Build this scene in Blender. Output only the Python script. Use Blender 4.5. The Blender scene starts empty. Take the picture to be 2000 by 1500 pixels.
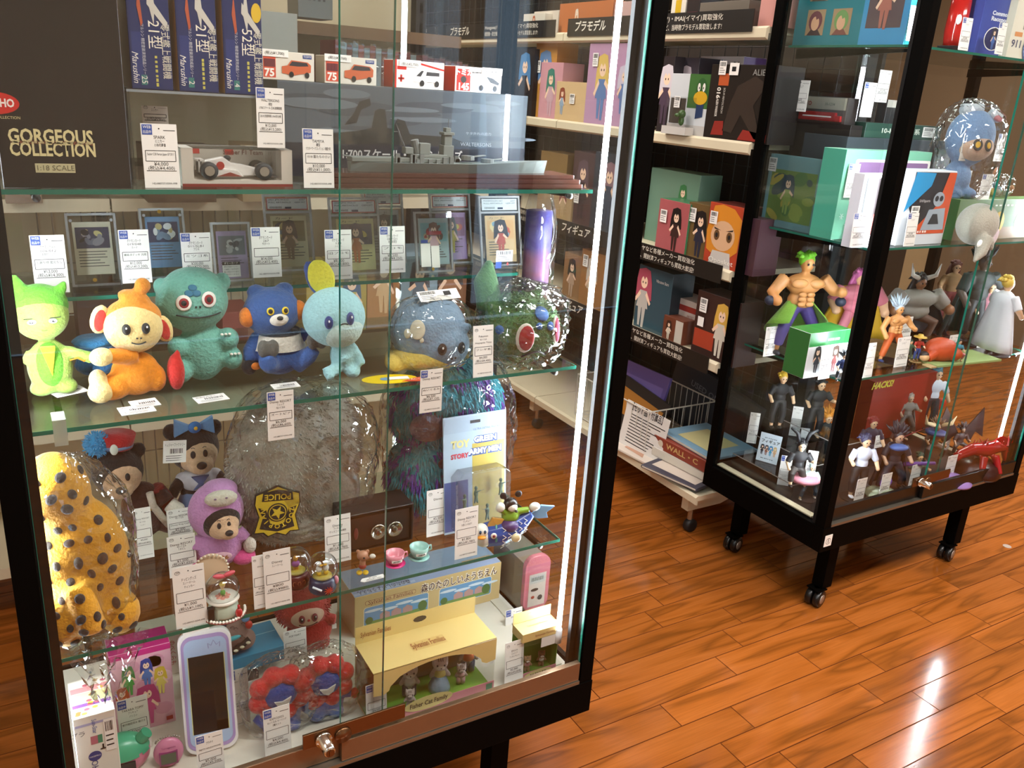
import bpy, bmesh, math, random
from mathutils import Vector, Matrix, noise

random.seed(7)
SC = bpy.context.scene
COL = SC.collection

# ---------------------------------------------------------------- camera (solved from the photograph's vanishing points)
F_PX, YAW, PITCH, ROLL, CAM_H = 1666.15, 0.549431, 0.333282, 0.0686012, 1.32
def cam_axes():
    cy, sy = math.cos(YAW), math.sin(YAW)
    fwd = Vector((sy*math.cos(PITCH), cy*math.cos(PITCH), -math.sin(PITCH)))
    up = Vector((sy*math.sin(PITCH), cy*math.sin(PITCH), math.cos(PITCH)))
    right = Vector((cy, -sy, 0))
    r = right*math.cos(ROLL)+up*math.sin(ROLL)
    u = up*math.cos(ROLL)-right*math.sin(ROLL)
    return r, u, fwd
CR, CU, CF = cam_axes()
CPOS = Vector((0, 0, CAM_H))
cam = bpy.data.cameras.new('camera')
cam.sensor_width = 36.0
cam.lens = F_PX/2000*36.0
cam.clip_start = 0.02
camo = bpy.data.objects.new('camera', cam)
COL.objects.link(camo)
m = Matrix((CR, CU, -CF)).transposed().to_4x4()
m.translation = CPOS
camo.matrix_world = m
SC.camera = camo

# ---------------------------------------------------------------- world, exposure, ceiling lamps
SC.view_settings.view_transform = 'Standard'
SC.view_settings.look = 'None'
SC.view_settings.gamma = 1.0
SC.view_settings.use_curve_mapping = False
SC.view_settings.exposure = 0.8
SC.cycles.max_bounces = 10
SC.cycles.transparent_max_bounces = 40
SC.cycles.caustics_reflective = False
SC.cycles.caustics_refractive = False
SC.cycles.sample_clamp_indirect = 4.0
W = bpy.data.worlds.new('daylight')
SC.world = W
W.use_nodes = True
bgn = W.node_tree.nodes['Background']
bgn.inputs[0].default_value = (0.55, 0.75, 1.0, 1)
bgn.inputs[1].default_value = 1.3

def area(name, loc, size, power, color, rot=(0, 0, 0)):
    l = bpy.data.lights.new(name, 'AREA')
    l.shape = 'RECTANGLE'
    l.size, l.size_y = size
    l.energy = power
    l.color = color
    o = bpy.data.objects.new(name, l)
    o.location = loc
    o.rotation_euler = rot
    COL.objects.link(o)
    return o
WARM = (1.0, 0.94, 0.89)
for lx, ly, pw in ((0.75, 0.1, 34), (2.6, 0.1, 40), (0.2, 3.1, 36), (2.9, 2.9, 34), (-1.6, 0.4, 22), (4.6, 1.2, 24), (1.25, 2.4, 12)):
    area('ceiling_lamp_light', (lx, ly, 2.62), (1.2, 0.35), pw, WARM)

# ---------------------------------------------------------------- picture point -> place in the room
def ray(x, y):
    return CR*((x-1000)/F_PX) - CU*((y-750)/F_PX) + CF
def onz(x, y, z):
    d = ray(x, y); return CPOS+d*((z-CAM_H)/d.z)
def onY(x, y, Y):
    d = ray(x, y); return CPOS+d*(Y/d.y)
def onX(x, y, X):
    d = ray(x, y); return CPOS+d*(X/d.x)
def depth(P):
    return (Vector(P)-CPOS).dot(CF)
def solve(P, axis, px, which):
    """slide P along a world axis until its picture x (which=0) or y (which=1) is px"""
    k = 'xyz'.index(axis); e = Vector((0, 0, 0)); e[k] = 1
    P = Vector(P)
    A = CR if which == 0 else -CU
    t = ((px-1000) if which == 0 else (px-750))/F_PX
    v = A - CF*t
    return P + e*(-(v.dot(P-CPOS))/v.dot(e))
def mpp(P):
    return depth(P)/F_PX

# ---------------------------------------------------------------- materials
def lin(h):
    h = h.lstrip('#'); out = []
    for i in (0, 2, 4):
        v = int(h[i:i+2], 16)/255
        out.append(v/12.92 if v <= 0.04045 else ((v+0.055)/1.055)**2.4)
    return tuple(out)
MATS = {}
def M(color, rough=0.5, kind='plain', metal=0.0, spec=0.5, emit=0.0):
    """procedural material of a colour and a kind (plain, print, plush, fabric, metal, lacquer)"""
    key = (color, rough, kind, metal, emit)
    if key in MATS: return MATS[key]
    m = bpy.data.materials.new('%s_%s' % (kind, color.lstrip('#')))
    m.use_nodes = True
    nt = m.node_tree; b = nt.nodes['Principled BSDF']
    N = nt.nodes.new; L = nt.links.new
    col = lin(color)
    b.inputs['Roughness'].default_value = rough
    b.inputs['Metallic'].default_value = metal
    b.inputs['Specular IOR Level'].default_value = spec
    tc = N('ShaderNodeTexCoord')
    nz = N('ShaderNodeTexNoise'); nz.inputs['Detail'].default_value = 3
    L(tc.outputs['Object'], nz.inputs['Vector'])
    mix = N('ShaderNodeMix'); mix.data_type = 'RGBA'
    amt = {'plain': .06, 'print': .05, 'plush': .22, 'fabric': .16, 'metal': .05, 'lacquer': .04}[kind]
    sc = {'plain': 9, 'print': 14, 'plush': 260, 'fabric': 160, 'metal': 30, 'lacquer': 6}[kind]
    nz.inputs['Scale'].default_value = sc
    mix.inputs['A'].default_value = tuple(max(0, c*(1-amt)) for c in col)+(1,)
    mix.inputs['B'].default_value = tuple(min(1, c*(1+amt)) for c in col)+(1,)
    L(nz.outputs['Fac'], mix.inputs['Factor'])
    L(mix.outputs['Result'], b.inputs['Base Color'])
    if kind in ('plush', 'fabric'):
        b.inputs['Sheen Weight'].default_value = .25 if kind == 'plush' else .1
        b.inputs['Sheen Roughness'].default_value = .5
        bp = N('ShaderNodeBump'); bp.inputs['Strength'].default_value = .7 if kind == 'plush' else .25
        bp.inputs['Distance'].default_value = .003
        L(nz.outputs['Fac'], bp.inputs['Height']); L(bp.outputs[0], b.inputs['Normal'])
    if emit:
        b.inputs['Emission Color'].default_value = col+(1,)
        b.inputs['Emission Strength'].default_value = emit
    MATS[key] = m
    return m
def clear(name, tint, boost=1.0, bump=None, haze=0.0, rough=0.0, ior=1.45):
    """thin clear sheet: see-through with a Fresnel reflection; bump=(scale, strength) crinkles it; haze adds a milky share"""
    if name in MATS: return MATS[name]
    m = bpy.data.materials.new(name); m.use_nodes = True
    nt = m.node_tree; nt.nodes.clear(); N = nt.nodes.new; L = nt.links.new
    out = N('ShaderNodeOutputMaterial'); tr = N('ShaderNodeBsdfTransparent'); gl = N('ShaderNodeBsdfGlossy')
    tr.inputs[0].default_value = lin(tint)+(1,)
    gl.inputs['Roughness'].default_value = rough
    # Schlick reflectance from either side of the sheet
    ge = N('ShaderNodeNewGeometry'); dt = N('ShaderNodeVectorMath'); dt.operation = 'DOT_PRODUCT'
    L(ge.outputs['Incoming'], dt.inputs[0]); L(ge.outputs['Normal'], dt.inputs[1])
    def mth(op, a, v=None):
        n = N('ShaderNodeMath'); n.operation = op
        L(a, n.inputs[0])
        if v is not None: n.inputs[1].default_value = v
        return n.outputs[0]
    r0 = ((ior-1)/(ior+1))**2
    ab = mth('ABSOLUTE', dt.outputs['Value'])
    on = N('ShaderNodeMath'); on.operation = 'SUBTRACT'; on.inputs[0].default_value = 1; on.use_clamp = True; L(ab, on.inputs[1])
    fac = mth('ADD', mth('MULTIPLY', mth('POWER', on.outputs[0], 5.0), 1-r0), r0)
    mx = N('ShaderNodeMixShader')
    if boost != 1.0:
        mu = N('ShaderNodeMath'); mu.operation = 'MULTIPLY'; mu.use_clamp = True; mu.inputs[1].default_value = boost
        L(fac, mu.inputs[0]); fac = mu.outputs[0]
    L(fac, mx.inputs[0])
    base = tr.outputs[0]
    if haze:
        df = N('ShaderNodeBsdfDiffuse'); df.inputs[0].default_value = (.8, .8, .8, 1)
        m2 = N('ShaderNodeMixShader'); m2.inputs[0].default_value = haze
        L(base, m2.inputs[1]); L(df.outputs[0], m2.inputs[2]); base = m2.outputs[0]
    L(base, mx.inputs[1]); L(gl.outputs[0], mx.inputs[2]); L(mx.outputs[0], out.inputs[0])
    if bump:
        tc = N('ShaderNodeTexCoord'); nz = N('ShaderNodeTexNoise'); nz.inputs['Scale'].default_value = bump[0]
        nz.noise_type = 'RIDGED_MULTIFRACTAL'; nz.inputs['Detail'].default_value = 1.5; nz.inputs['Distortion'].default_value = .8
        bp = N('ShaderNodeBump'); bp.inputs['Strength'].default_value = bump[1]; bp.inputs['Distance'].default_value = .01
        L(tc.outputs['Object'], nz.inputs['Vector']); L(nz.outputs['Fac'], bp.inputs['Height'])
        L(bp.outputs[0], gl.inputs['Normal']); L(bp.outputs[0], dt.inputs[1])
    MATS[name] = m
    return m
def emitter(name, color, strength):
    m = bpy.data.materials.new(name); m.use_nodes = True
    nt = m.node_tree; nt.nodes.clear()
    out = nt.nodes.new('ShaderNodeOutputMaterial'); e = nt.nodes.new('ShaderNodeEmission')
    e.inputs[0].default_value = color+(1,); e.inputs[1].default_value = strength
    nt.links.new(e.outputs[0], out.inputs[0])
    return m
GLASS = clear('pane_glass', '#f9fbfb')
GLASS_EDGE = M('#1d6a58', .15, 'lacquer')
SHELF_GLASS = clear('shelf_glass', '#eef6f3')
ACRYLIC = clear('clear_acrylic', '#f2f4f5', 1.3)
ACRYLIC_EDGE = M('#9aa0a4', .2, 'lacquer')
FILM = clear('crinkled_film', '#f8f8f6', 2.6, (26, .9), .008, .05)
FILM2 = clear('loose_film', '#f5f5f3', 3.2, (20, 1.0), .015, .05)
WINDOW_PLASTIC = clear('window_plastic', '#fafafa', 1.1, (6, .15))
BLACK = M('#060504', .5, 'lacquer', spec=.03)
BLACKMATT = M('#0c0a09', .7, spec=.2)
WHITE = M('#f2efe8', .45, 'print')
INK = M('#1a1a1c', .5, 'print')
STEEL = M('#b9b4aa', .25, 'metal', .9)
BRONZE = M('#7a5a3e', .28, 'metal', .9)
CHROME = M('#d8d6d0', .12, 'metal', 1.0)

# ---------------------------------------------------------------- mesh builder
def rotm(rx=0, ry=0, rz=0):
    return Matrix.Rotation(rz, 3, 'Z') @ Matrix.Rotation(ry, 3, 'Y') @ Matrix.Rotation(rx, 3, 'X')
class MB:
    def __init__(s): s.bm = bmesh.new(); s.mi = 0
    def _f(s, vs):
        try:
            f = s.bm.faces.new(vs); f.material_index = s.mi; return f
        except ValueError:
            return None
    def box(s, x0, x1, y0, y1, z0, z1, R=None, c=None):
        P = [Vector((x, y, z)) for z in (z0, z1) for y in (y0, y1) for x in (x0, x1)]
        if R is not None:
            c = Vector(c) if c else Vector(((x0+x1)/2, (y0+y1)/2, (z0+z1)/2))
            P = [R @ (p-c)+c for p in P]
        v = [s.bm.verts.new(p) for p in P]
        for q in ((0, 2, 3, 1), (4, 5, 7, 6), (0, 1, 5, 4), (2, 6, 7, 3), (0, 4, 6, 2), (1, 3, 7, 5)):
            s._f([v[i] for i in q])
        return s
    def poly(s, pts, mi=None):
        if mi is not None: s.mi = mi
        s._f([s.bm.verts.new(p) for p in pts]); return s
    def prism(s, pts, d, mi=None):
        """closed outline pts (3D, planar) pushed along vector d"""
        if mi is not None: s.mi = mi
        d = Vector(d)
        a = [s.bm.verts.new(p) for p in pts]; b = [s.bm.verts.new(Vector(p)+d) for p in pts]
        n = len(a)
        s._f(list(reversed(a))); s._f(b)
        for i in range(n): s._f([a[i], a[(i+1) % n], b[(i+1) % n], b[i]])
        return s
    def ring(s, c, u, v, r, n):
        return [s.bm.verts.new(c+u*(math.cos(2*math.pi*i/n)*r)+v*(math.sin(2*math.pi*i/n)*r)) for i in range(n)]
    def tube(s, pts, rad, n=10, cap=True):
        pts = [Vector(p) for p in pts]
        if not hasattr(rad, '__len__'): rad = [rad]*len(pts)
        rings = []; u = None
        for i, p in enumerate(pts):
            t = (pts[min(i+1, len(pts)-1)]-pts[max(i-1, 0)]).normalized()
            if u is None:
                u = t.orthogonal().normalized()
            else:
                u = (u-t*u.dot(t))
                u = u.normalized() if u.length > 1e-6 else t.orthogonal().normalized()
            v = t.cross(u)
            rings.append(s.ring(p, u, v, rad[i], n))
        for a, b in zip(rings, rings[1:]):
            for i in range(n): s._f([a[i], a[(i+1) % n], b[(i+1) % n], b[i]])
        if cap: s._f(list(reversed(rings[0]))); s._f(rings[-1])
        return s
    def lathe(s, prof, c=(0, 0, 0), n=24, R=None):
        c = Vector(c); rings = []
        for r, z in prof:
            ring = []
            for i in range(n):
                p = Vector((r*math.cos(2*math.pi*i/n), r*math.sin(2*math.pi*i/n), z))
                if R is not None: p = R @ p
                ring.append(s.bm.verts.new(p+c))
            rings.append(ring)
        for a, b in zip(rings, rings[1:]):
            for i in range(n): s._f([a[i], a[(i+1) % n], b[(i+1) % n], b[i]])
        s._f(list(reversed(rings[0]))); s._f(rings[-1])
        return s
    def ell(s, c, r, R=None, n=16, k=10, fn=None):
        c = Vector(c)
        if not hasattr(r, '__len__'): r = (r, r, r)
        rows = []
        for j in range(k+1):
            th = math.pi*j/k; row = []
            for i in range(1 if j in (0, k) else n):
                ph = 2*math.pi*i/n
                d = Vector((math.sin(th)*math.cos(ph), math.sin(th)*math.sin(ph), math.cos(th)))
                p = Vector((d.x*r[0], d.y*r[1], d.z*r[2]))
                if fn: p = p*fn(d)
                if R is not None: p = R @ p
                row.append(s.bm.verts.new(p+c))
            rows.append(row)
        for a, b in zip(rows, rows[1:]):
            for i in range(n):
                A = [a[i % len(a)], b[i % len(b)], b[(i+1) % len(b)], a[(i+1) % len(a)]]
                q = []
                for x in A:
                    if x not in q: q.append(x)
                s._f(q)
        return s
    def mesh(s, name, mats, smooth=False):
        bmesh.ops.recalc_face_normals(s.bm, faces=s.bm.faces)
        me = bpy.data.meshes.new(name); s.bm.to_mesh(me); s.bm.free()
        for m in (mats if isinstance(mats, (list, tuple)) else [mats]): me.materials.append(m)
        if smooth: me.polygons.foreach_set('use_smooth', [True]*len(me.polygons))
        return me
    def put(s, name, mats, parent=None, smooth=False, bevel=0.0, loc=None, rot=None, seg=2):
        if bevel:
            bmesh.ops.recalc_face_normals(s.bm, faces=s.bm.faces)
            es = [e for e in s.bm.edges if len(e.link_faces) == 2 and e.calc_face_angle(0) > .6]
            bmesh.ops.bevel(s.bm, geom=es, offset=bevel, segments=seg, profile=.7, affect='EDGES', clamp_overlap=True)
        return link(name, s.mesh(name, mats, smooth), parent, loc, rot)
def link(name, me, parent=None, loc=None, rot=None):
    o = bpy.data.objects.new(name, me); COL.objects.link(o)
    if parent is not None: o.parent = parent
    if loc is not None: o.location = loc
    if rot is not None: o.rotation_euler = rot
    return o
def tag(o, label, cat, group=None):
    o['label'] = label; o['category'] = cat
    if group: o['group'] = group
    return o
def thing(name, label, cat, loc=(0, 0, 0), rz=0.0, group=None, rx=0.0, ry=0.0):
    o = bpy.data.objects.new(name, None); COL.objects.link(o)
    o.empty_display_size = .02
    o.location = loc; o.rotation_euler = (rx, ry, rz)
    return tag(o, label, cat, group)
def struct(o):
    o['kind'] = 'structure'; return o
def box(name, mat, x0, x1, y0, y1, z0, z1, parent=None, bevel=0.0):
    return MB().box(x0, x1, y0, y1, z0, z1).put(name, mat, parent, bevel=bevel)

# ---------------------------------------------------------------- lettering (flat print on real surfaces)
TXT = {}
TMP = bpy.data.scenes.new('bench')
def baked(o):
    """evaluate a modifier stack or a text on a small empty scene of its own"""
    TMP.collection.objects.link(o)
    vl = TMP.view_layers[0]; vl.update()
    me = bpy.data.meshes.new_from_object(o.evaluated_get(vl.depsgraph), depsgraph=vl.depsgraph)
    bpy.data.objects.remove(o)
    return me
def text_mesh(s, size, mat, align='CENTER', slant=0.0, space=1.0, bold=0.0, extrude=0.0):
    k = (s, size, mat.name, align, slant, space, bold, extrude)
    if k in TXT: return TXT[k]
    cu = bpy.data.curves.new('lettering', 'FONT')
    cu.body = s; cu.size = size; cu.align_x = align; cu.align_y = 'CENTER'
    cu.resolution_u = 2; cu.shear = slant; cu.space_character = space; cu.offset = bold; cu.extrude = extrude
    o = bpy.data.objects.new('lettering', cu)
    me = baked(o)
    bpy.data.curves.remove(cu)
    me.materials.clear(); me.materials.append(mat)
    TXT[k] = me
    return me
def letter(s, size, mat, parent, loc, name='lettering', rot=(math.pi/2, 0, 0), width=None, **kw):
    """lettering facing -Y of its parent by default; width squeezes it to fit"""
    me = text_mesh(s, size, mat, **kw)
    o = link(name, me, parent, loc, rot)
    if width and len(me.vertices):
        xs = [v.co.x for v in me.vertices]; w = max(xs)-min(xs)
        if w > 0: o.scale = (width/w, 1, 1)
    return o

# ================================================================ THE ROOM
RX0, RX1, RY0, RY1, RZ = -2.6, 5.4, -2.3, 6.2, 2.7
def wood_mat():
    m = bpy.data.materials.new('orange_brown_plank'); m.use_nodes = True
    nt = m.node_tree; b = nt.nodes['Principled BSDF']; N = nt.nodes.new; L = nt.links.new
    geo = N('ShaderNodeNewGeometry'); oi = N('ShaderNodeObjectInfo')
    mp = N('ShaderNodeMapping'); mp.inputs['Scale'].default_value = (1.0, 8, 1)
    add = N('ShaderNodeVectorMath'); add.operation = 'ADD'
    mul = N('ShaderNodeVectorMath'); mul.operation = 'SCALE'; mul.inputs['Scale'].default_value = 37.0
    cmb = N('ShaderNodeCombineXYZ')
    L(oi.outputs['Random'], cmb.inputs[0]); L(oi.outputs['Random'], cmb.inputs[1]); L(cmb.outputs[0], mul.inputs[0])
    L(geo.outputs['Position'], add.inputs[0]); L(mul.outputs[0], add.inputs[1]); L(add.outputs[0], mp.inputs[0])
    wv = N('ShaderNodeTexNoise'); wv.inputs['Scale'].default_value = 1.9; wv.inputs['Detail'].default_value = 2; wv.inputs['Distortion'].default_value = .6
    L(mp.outputs[0], wv.inputs['Vector'])
    ml = N('ShaderNodeMath'); ml.operation = 'MULTIPLY'; ml.inputs[1].default_value = 7
    fr = N('ShaderNodeMath'); fr.operation = 'PINGPONG'; fr.inputs[1].default_value = 1.0
    L(wv.outputs['Fac'], ml.inputs[0]); L(ml.outputs[0], fr.inputs[0])
    r = N('ShaderNodeValToRGB')
    e = r.color_ramp.elements
    e[0].position = 0.0; e[0].color = lin('#7a4418')+(1,)
    e[1].position = .42; e[1].color = lin('#96541f')+(1,)
    e2 = e.new(1.0); e2.color = lin('#a05c26')+(1,)
    L(fr.outputs[0], r.inputs[0])
    mp2 = N('ShaderNodeMapping'); mp2.inputs['Scale'].default_value = (9, 260, 1)
    fg = N('ShaderNodeTexNoise'); fg.inputs['Scale'].default_value = 1; fg.inputs['Detail'].default_value = 3
    L(add.outputs[0], mp2.inputs[0]); L(mp2.outputs[0], fg.inputs['Vector'])
    hs = N('ShaderNodeHueSaturation')
    mr = N('ShaderNodeMapRange'); mr.inputs['To Min'].default_value = .74; mr.inputs['To Max'].default_value = 1.24
    L(fg.outputs['Fac'], mr.inputs['Value'])
    mr2 = N('ShaderNodeMapRange'); mr2.inputs['To Min'].default_value = .84; mr2.inputs['To Max'].default_value = 1.14
    L(oi.outputs['Random'], mr2.inputs['Value'])
    mm = N('ShaderNodeMath'); mm.operation = 'MULTIPLY'; L(mr.outputs[0], mm.inputs[0]); L(mr2.outputs[0], mm.inputs[1])
    L(mm.outputs[0], hs.inputs['Value']); L(r.outputs[0], hs.inputs['Color']); L(hs.outputs[0], b.inputs['Base Color'])
    # polished, faintly uneven
    big = N('ShaderNodeTexNoise'); big.inputs['Scale'].default_value = 9; big.inputs['Detail'].default_value = 4
    L(geo.outputs['Position'], big.inputs['Vector'])
    mr3 = N('ShaderNodeMapRange'); mr3.inputs['To Min'].default_value = .10; mr3.inputs['To Max'].default_value = .17
    L(big.outputs['Fac'], mr3.inputs['Value']); L(mr3.outputs[0], b.inputs['Roughness'])
    bp = N('ShaderNodeBump'); bp.inputs['Strength'].default_value = .05; bp.inputs['Distance'].default_value = .001
    L(fg.outputs['Fac'], bp.inputs['Height']); L(bp.outputs[0], b.inputs['Normal'])
    b.inputs['Specular IOR Level'].default_value = .6
    return m
WOOD = wood_mat()
floor = struct(box('floor', M('#3a1a0b', .7), RX0, RX1, RY0, RY1, -.05, -.008))
tag(floor, 'glossy orange-brown wood plank floor under the cases', 'floor')
del floor['category']
PW, PL = .0778, .455
ROWX = {0: 1.33, 1: 1.183, 2: 1.427, -1: 1.225, 5: 1.387, 6: 1.455, 7: 1.541, 8: 1.65, -2: .868, 3: 1.07, 4: 1.60}
cells = []
rr = random.Random(3)
for k in range(-42, 66):
    y0 = 1.028+k*PW
    ph = ROWX.get(k, rr.uniform(0, PL))
    x = RX0+((ph-RX0) % PL)-PL
    while x < RX1:
        cells.append((x, y0)); x += PL
def seen(x, y):
    P = Vector((x+PL/2, y+PW/2, 0)); d = depth(P)
    if d < .2: return 9e9
    v = P-CPOS; px = 1000+F_PX*v.dot(CR)/d; py = 750-F_PX*v.dot(CU)/d
    if -160 < px < 2160 and 150 < py < 1640:
        if px < 1150 and py > 1000 and py < 1500 and 90 < px: d += 1.2
        return d
    return 9e9
cells.sort(key=lambda c: seen(*c))
g = .0005; ch = .0008
pm = MB()
for (x0, x1, y0, y1) in ((g, PL-g, g, PW-g),):
    a = [(x0, y0, -.006), (x1, y0, -.006), (x1, y1, -.006), (x0, y1, -.006)]
    b_ = [(x0, y0, -.0008), (x1, y0, -.0008), (x1, y1, -.0008), (x0, y1, -.0008)]
    c_ = [(x0+ch, y0+ch, 0), (x1-ch, y0+ch, 0), (x1-ch, y1-ch, 0), (x0+ch, y1-ch, 0)]
    V = [[pm.bm.verts.new(p) for p in q] for q in (a, b_, c_)]
    pm._f(V[2]); pm.mi = 1
    for A, B in zip(V, V[1:]):
        for i in range(4): pm._f([A[i], A[(i+1) % 4], B[(i+1) % 4], B[i]])
pmesh = pm.mesh('plank', [WOOD, M('#6e3a17', .85, spec=.1)])
for x, y in cells[:296]:
    link('plank', pmesh, floor, (x, y, 0))
rest = MB()
for x, y in cells[296:]:
    xa, xb = max(x+g, RX0), min(x+PL-g, RX1)
    if xb-xa > .01 and RY0 < y < RY1-.08: rest.box(xa, xb, y+g, y+PW-g, -.006, 0)
o = rest.put('far_planks', WOOD, floor); o['kind'] = 'stuff'

WALLC = M('#cbbfa8', .8)
struct(box('ceiling', M('#d8d2c4', .9), RX0, RX1, RY0, RY1, RZ, RZ+.05))
struct(box('wall_left', WALLC, RX0-.1, RX0, RY0, RY1, 0, RZ))
struct(box('wall_right', M('#8a6f52', .8), RX1, RX1+.1, RY0, RY1, 0, RZ))
struct(box('wall_back', M('#b7a88c', .8), RX0, RX1, RY1, RY1+.1, 0, RZ))
# street side wall behind the photographer: a glazed door and a window let the daylight in
wf = MB()
DX0, DX1, DZ = 2.3, 2.75, 2.0
WX0, WX1, WZ0, WZ1 = -2.3, -1.3, 1.0, 2.2
for x0, x1, z0, z1 in ((RX0, WX0, 0, RZ), (WX0, WX1, 0, WZ0), (WX0, WX1, WZ1, RZ), (WX1, DX0, 0, RZ), (DX0, DX1, DZ, RZ), (DX1, RX1, 0, RZ)):
    wf.box(x0, x1, RY0-.12, RY0, z0, z1)
struct(wf.put('wall_front', WALLC))
def frame(name, x0, x1, z0, z1, t, mullion=None):
    f = MB()
    for a in ((x0, x1, z0, z0+t), (x0, x1, z1-t, z1), (x0, x0+t, z0+t, z1-t), (x1-t, x1, z0+t, z1-t)):
        f.box(a[0], a[1], RY0-.08, RY0-.03, a[2], a[3])
    if mullion: f.box(mullion-t/2, mullion+t/2, RY0-.08, RY0-.03, z0+t, z1-t)
    o = struct(f.put(name, M('#3a3733', .4)))
    p = box('pane', GLASS, x0+t, x1-t, RY0-.06, RY0-.055, z0+t, z1-t, o)
    return o
frame('door_1', DX0, DX1, 0, DZ, .07)
frame('window_1', WX0, WX1, WZ0, WZ1, .05, (WX0+WX1)/2)
for nm, x0, x1, z0, z1 in (('door_portal', DX0, DX1, 0, DZ), ('window_portal', WX0, WX1, WZ0, WZ1)):
    po = area(nm, ((x0+x1)/2, RY0+.01, (z0+z1)/2), (x1-x0, z1-z0), 0, (1, 1, 1), (math.pi/2, 0, 0))
    po.data.cycles.is_portal = True

# ================================================================ SHOWCASES
W_, D_ = .893, .45
ZB, ZT, ZTOP = .22, .289, 1.80
TUBE = emitter('led_tube_glow', (.86, .93, 1.0), 80.0)
CAPM = M('#e8e8ea', .4)
def caster(par, x, y, r=.0255, ang=0.25):
    R = rotm(0, 0, ang) @ rotm(math.pi/2, 0, 0)
    for s in (-1, 1):
        w = MB().lathe([(r*.55, -.009), (r*.92, -.009), (r, -.006), (r, .006), (r*.92, .009), (r*.55, .009)], R @ Vector((0, 0, s*.0115))+Vector((x, y, r)), 22, R).put('wheel', M('#0b0a0a', .3), par, True)
        MB().lathe([(r*.5, -.0012), (r*.56, 0), (r*.5, .0012)], R @ Vector((0, 0, s*.0208))+Vector((x, y, r)), 20, R).put('hub_cap', M('#b5aca2', .3, 'metal', .7), w, True)
    f = MB()
    f.tube([(x, y, r*1.15), (x, y, r*2.2)], .008, 10)
    f.box(x-.019, x+.019, y-.02, y+.02, r*2.05, r*2.2)
    f.put('caster_fork', BLACK, par)
def tube_light(par, x, y, z0, z1, r=.0045):
    t = MB().tube([(x, y, z0), (x, y, z1)], r, 12).put('led_tube', TUBE, par, True)
    for a, b in ((z0-.028, z0), (z1, z1+.028)): MB().tube([(x, y, a), (x, y, b)], r*1.6, 12).put('end_cap', CAPM, t, True)
def showcase(label, X0, Y0, holder, floor_mat, lip_mat, leds):
    t = thing('glass_showcase', label, 'showcase', (X0, Y0, 0))
    W, D = W_, D_
    b = MB()
    for a in ((0, W, 0, .028), (0, W, D-.028, D), (0, .028, .028, D-.028), (W-.028, W, .028, D-.028)):
        b.box(a[0], a[1], a[2], a[3], ZB, ZT)
    b.put('base_frame', BLACK, t, bevel=.0015)
    box('floor_panel', floor_mat, .02, W-.02, .02, D-.02, ZT-.03, ZT+.003, t)
    for sx in (0, 1):
        for sy in (0, 1):
            lx, ly = (.125 if not sx else W-.165), (.062 if not sy else D-.062)
            box('leg', BLACK, lx-.019, lx+.019, ly-.019, ly+.019, .056, ZB, t, .002)
            caster(t, lx-.022, ly-.004)
    pw = .030
    for sx in (0, 1):
        for sy in (0, 1):
            p = MB()
            x0 = 0 if not sx else W-pw
            y0 = 0 if not sy else D-pw
            p.box(x0+.0015, x0+pw-.0015, y0+.0015, y0+pw, ZT, ZTOP)
            if not sy:
                xa, xb = (0.0015, .042) if not sx else (W-.038, W-.0015)
                box('inner_channel', BLACKMATT, xa, xb, .032, .041, ZT+.003, ZTOP, t)
            p.put('post', BLACK, t, bevel=.001)
    hd = MB()
    for a in ((0, W, 0, pw), (0, W, D-pw, D), (0, pw, pw, D-pw), (W-pw, W, pw, D-pw)): hd.box(a[0], a[1], a[2], a[3], ZTOP, ZTOP+.06)
    hd.put('head_frame', BLACK, t)
    box('top_panel', BLACKMATT, pw, W-pw, pw, D-pw, ZTOP+.03, ZTOP+.04, t)
    for nm, x0, x1 in (('side_glass', .010, .015), ('side_glass', W-.015, W-.010)):
        box(nm, GLASS, x0, x1, pw+.03, D-pw, ZT, ZTOP, t)
    box('back_glass', GLASS, pw, W-pw, D-.016, D-.011, ZT, ZTOP, t)
    for sx in (0, 1):
        x0 = .0305 if not sx else W-.0405
        box('inner_lip', lip_mat, x0-.012, x0+.010, .06, D-.03, ZT+.003, ZT+.006, t)
    # sliding doors
    for nm, x0, x1, y0 in (('sliding_door', .407, W-.031, .006), ('sliding_door', .031, .481, .0175)):
        d = MB(); d.mi = 0; d.box(x0+.0002, x1-.0002, y0, y0+.005, .335, ZTOP)
        d.mi = 1
        d.box(x0-.0006, x0, y0-.0002, y0+.0052, .335, ZTOP).box(x1, x1+.0006, y0-.0002, y0+.0052, .335, ZTOP)
        g = d.put(nm, [GLASS, GLASS_EDGE], t)
        h = box('glass_holder', holder, x0, x1, y0-.003, y0+.0075, .2975, .335, g, .001)
    box('door_track', M('#8e8779', .3, 'metal', .8), .03, W-.03, .001, .031, ZT, ZT+.007, t)
    # lock bar and cylinder on the meeting stiles
    lk = MB()
    lk.box(.345, .513, .0005, .0045, .345, .372)
    lkp = lk.put('lock_bar', holder if holder is BRONZE else BRONZE, t, bevel=.0008)
    MB().lathe([(.013, 0), (.013, .006), (.0095, .006), (.0095, .032), (.0075, .034)], (.376, .0, .357), 20, rotm(math.pi/2)).put('lock_cylinder', CHROME, lkp, True)
    MB().lathe([(.0068, 0), (.0068, .0012), (.001, .0012)], (.376, -.034, .357), 18, rotm(math.pi/2)).box(.3745, .3775, -.0362, -.034, .3525, .3615).put('key_face', BRONZE, lkp)
    MB().lathe([(.0135, -.002), (.0135, .002)], (.408, -.0012, .352), 20, rotm(math.pi/2)).put('finger_plate', BRONZE, lkp, True)
    for (x, y) in leds: tube_light(t, x, y, .385, ZTOP-.05)
    return t
XA, YA = -.040, 1.033
XB, YB = 1.752, 1.262
FLOOR_A = M('#d9d2c2', .35, 'lacquer')
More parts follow.
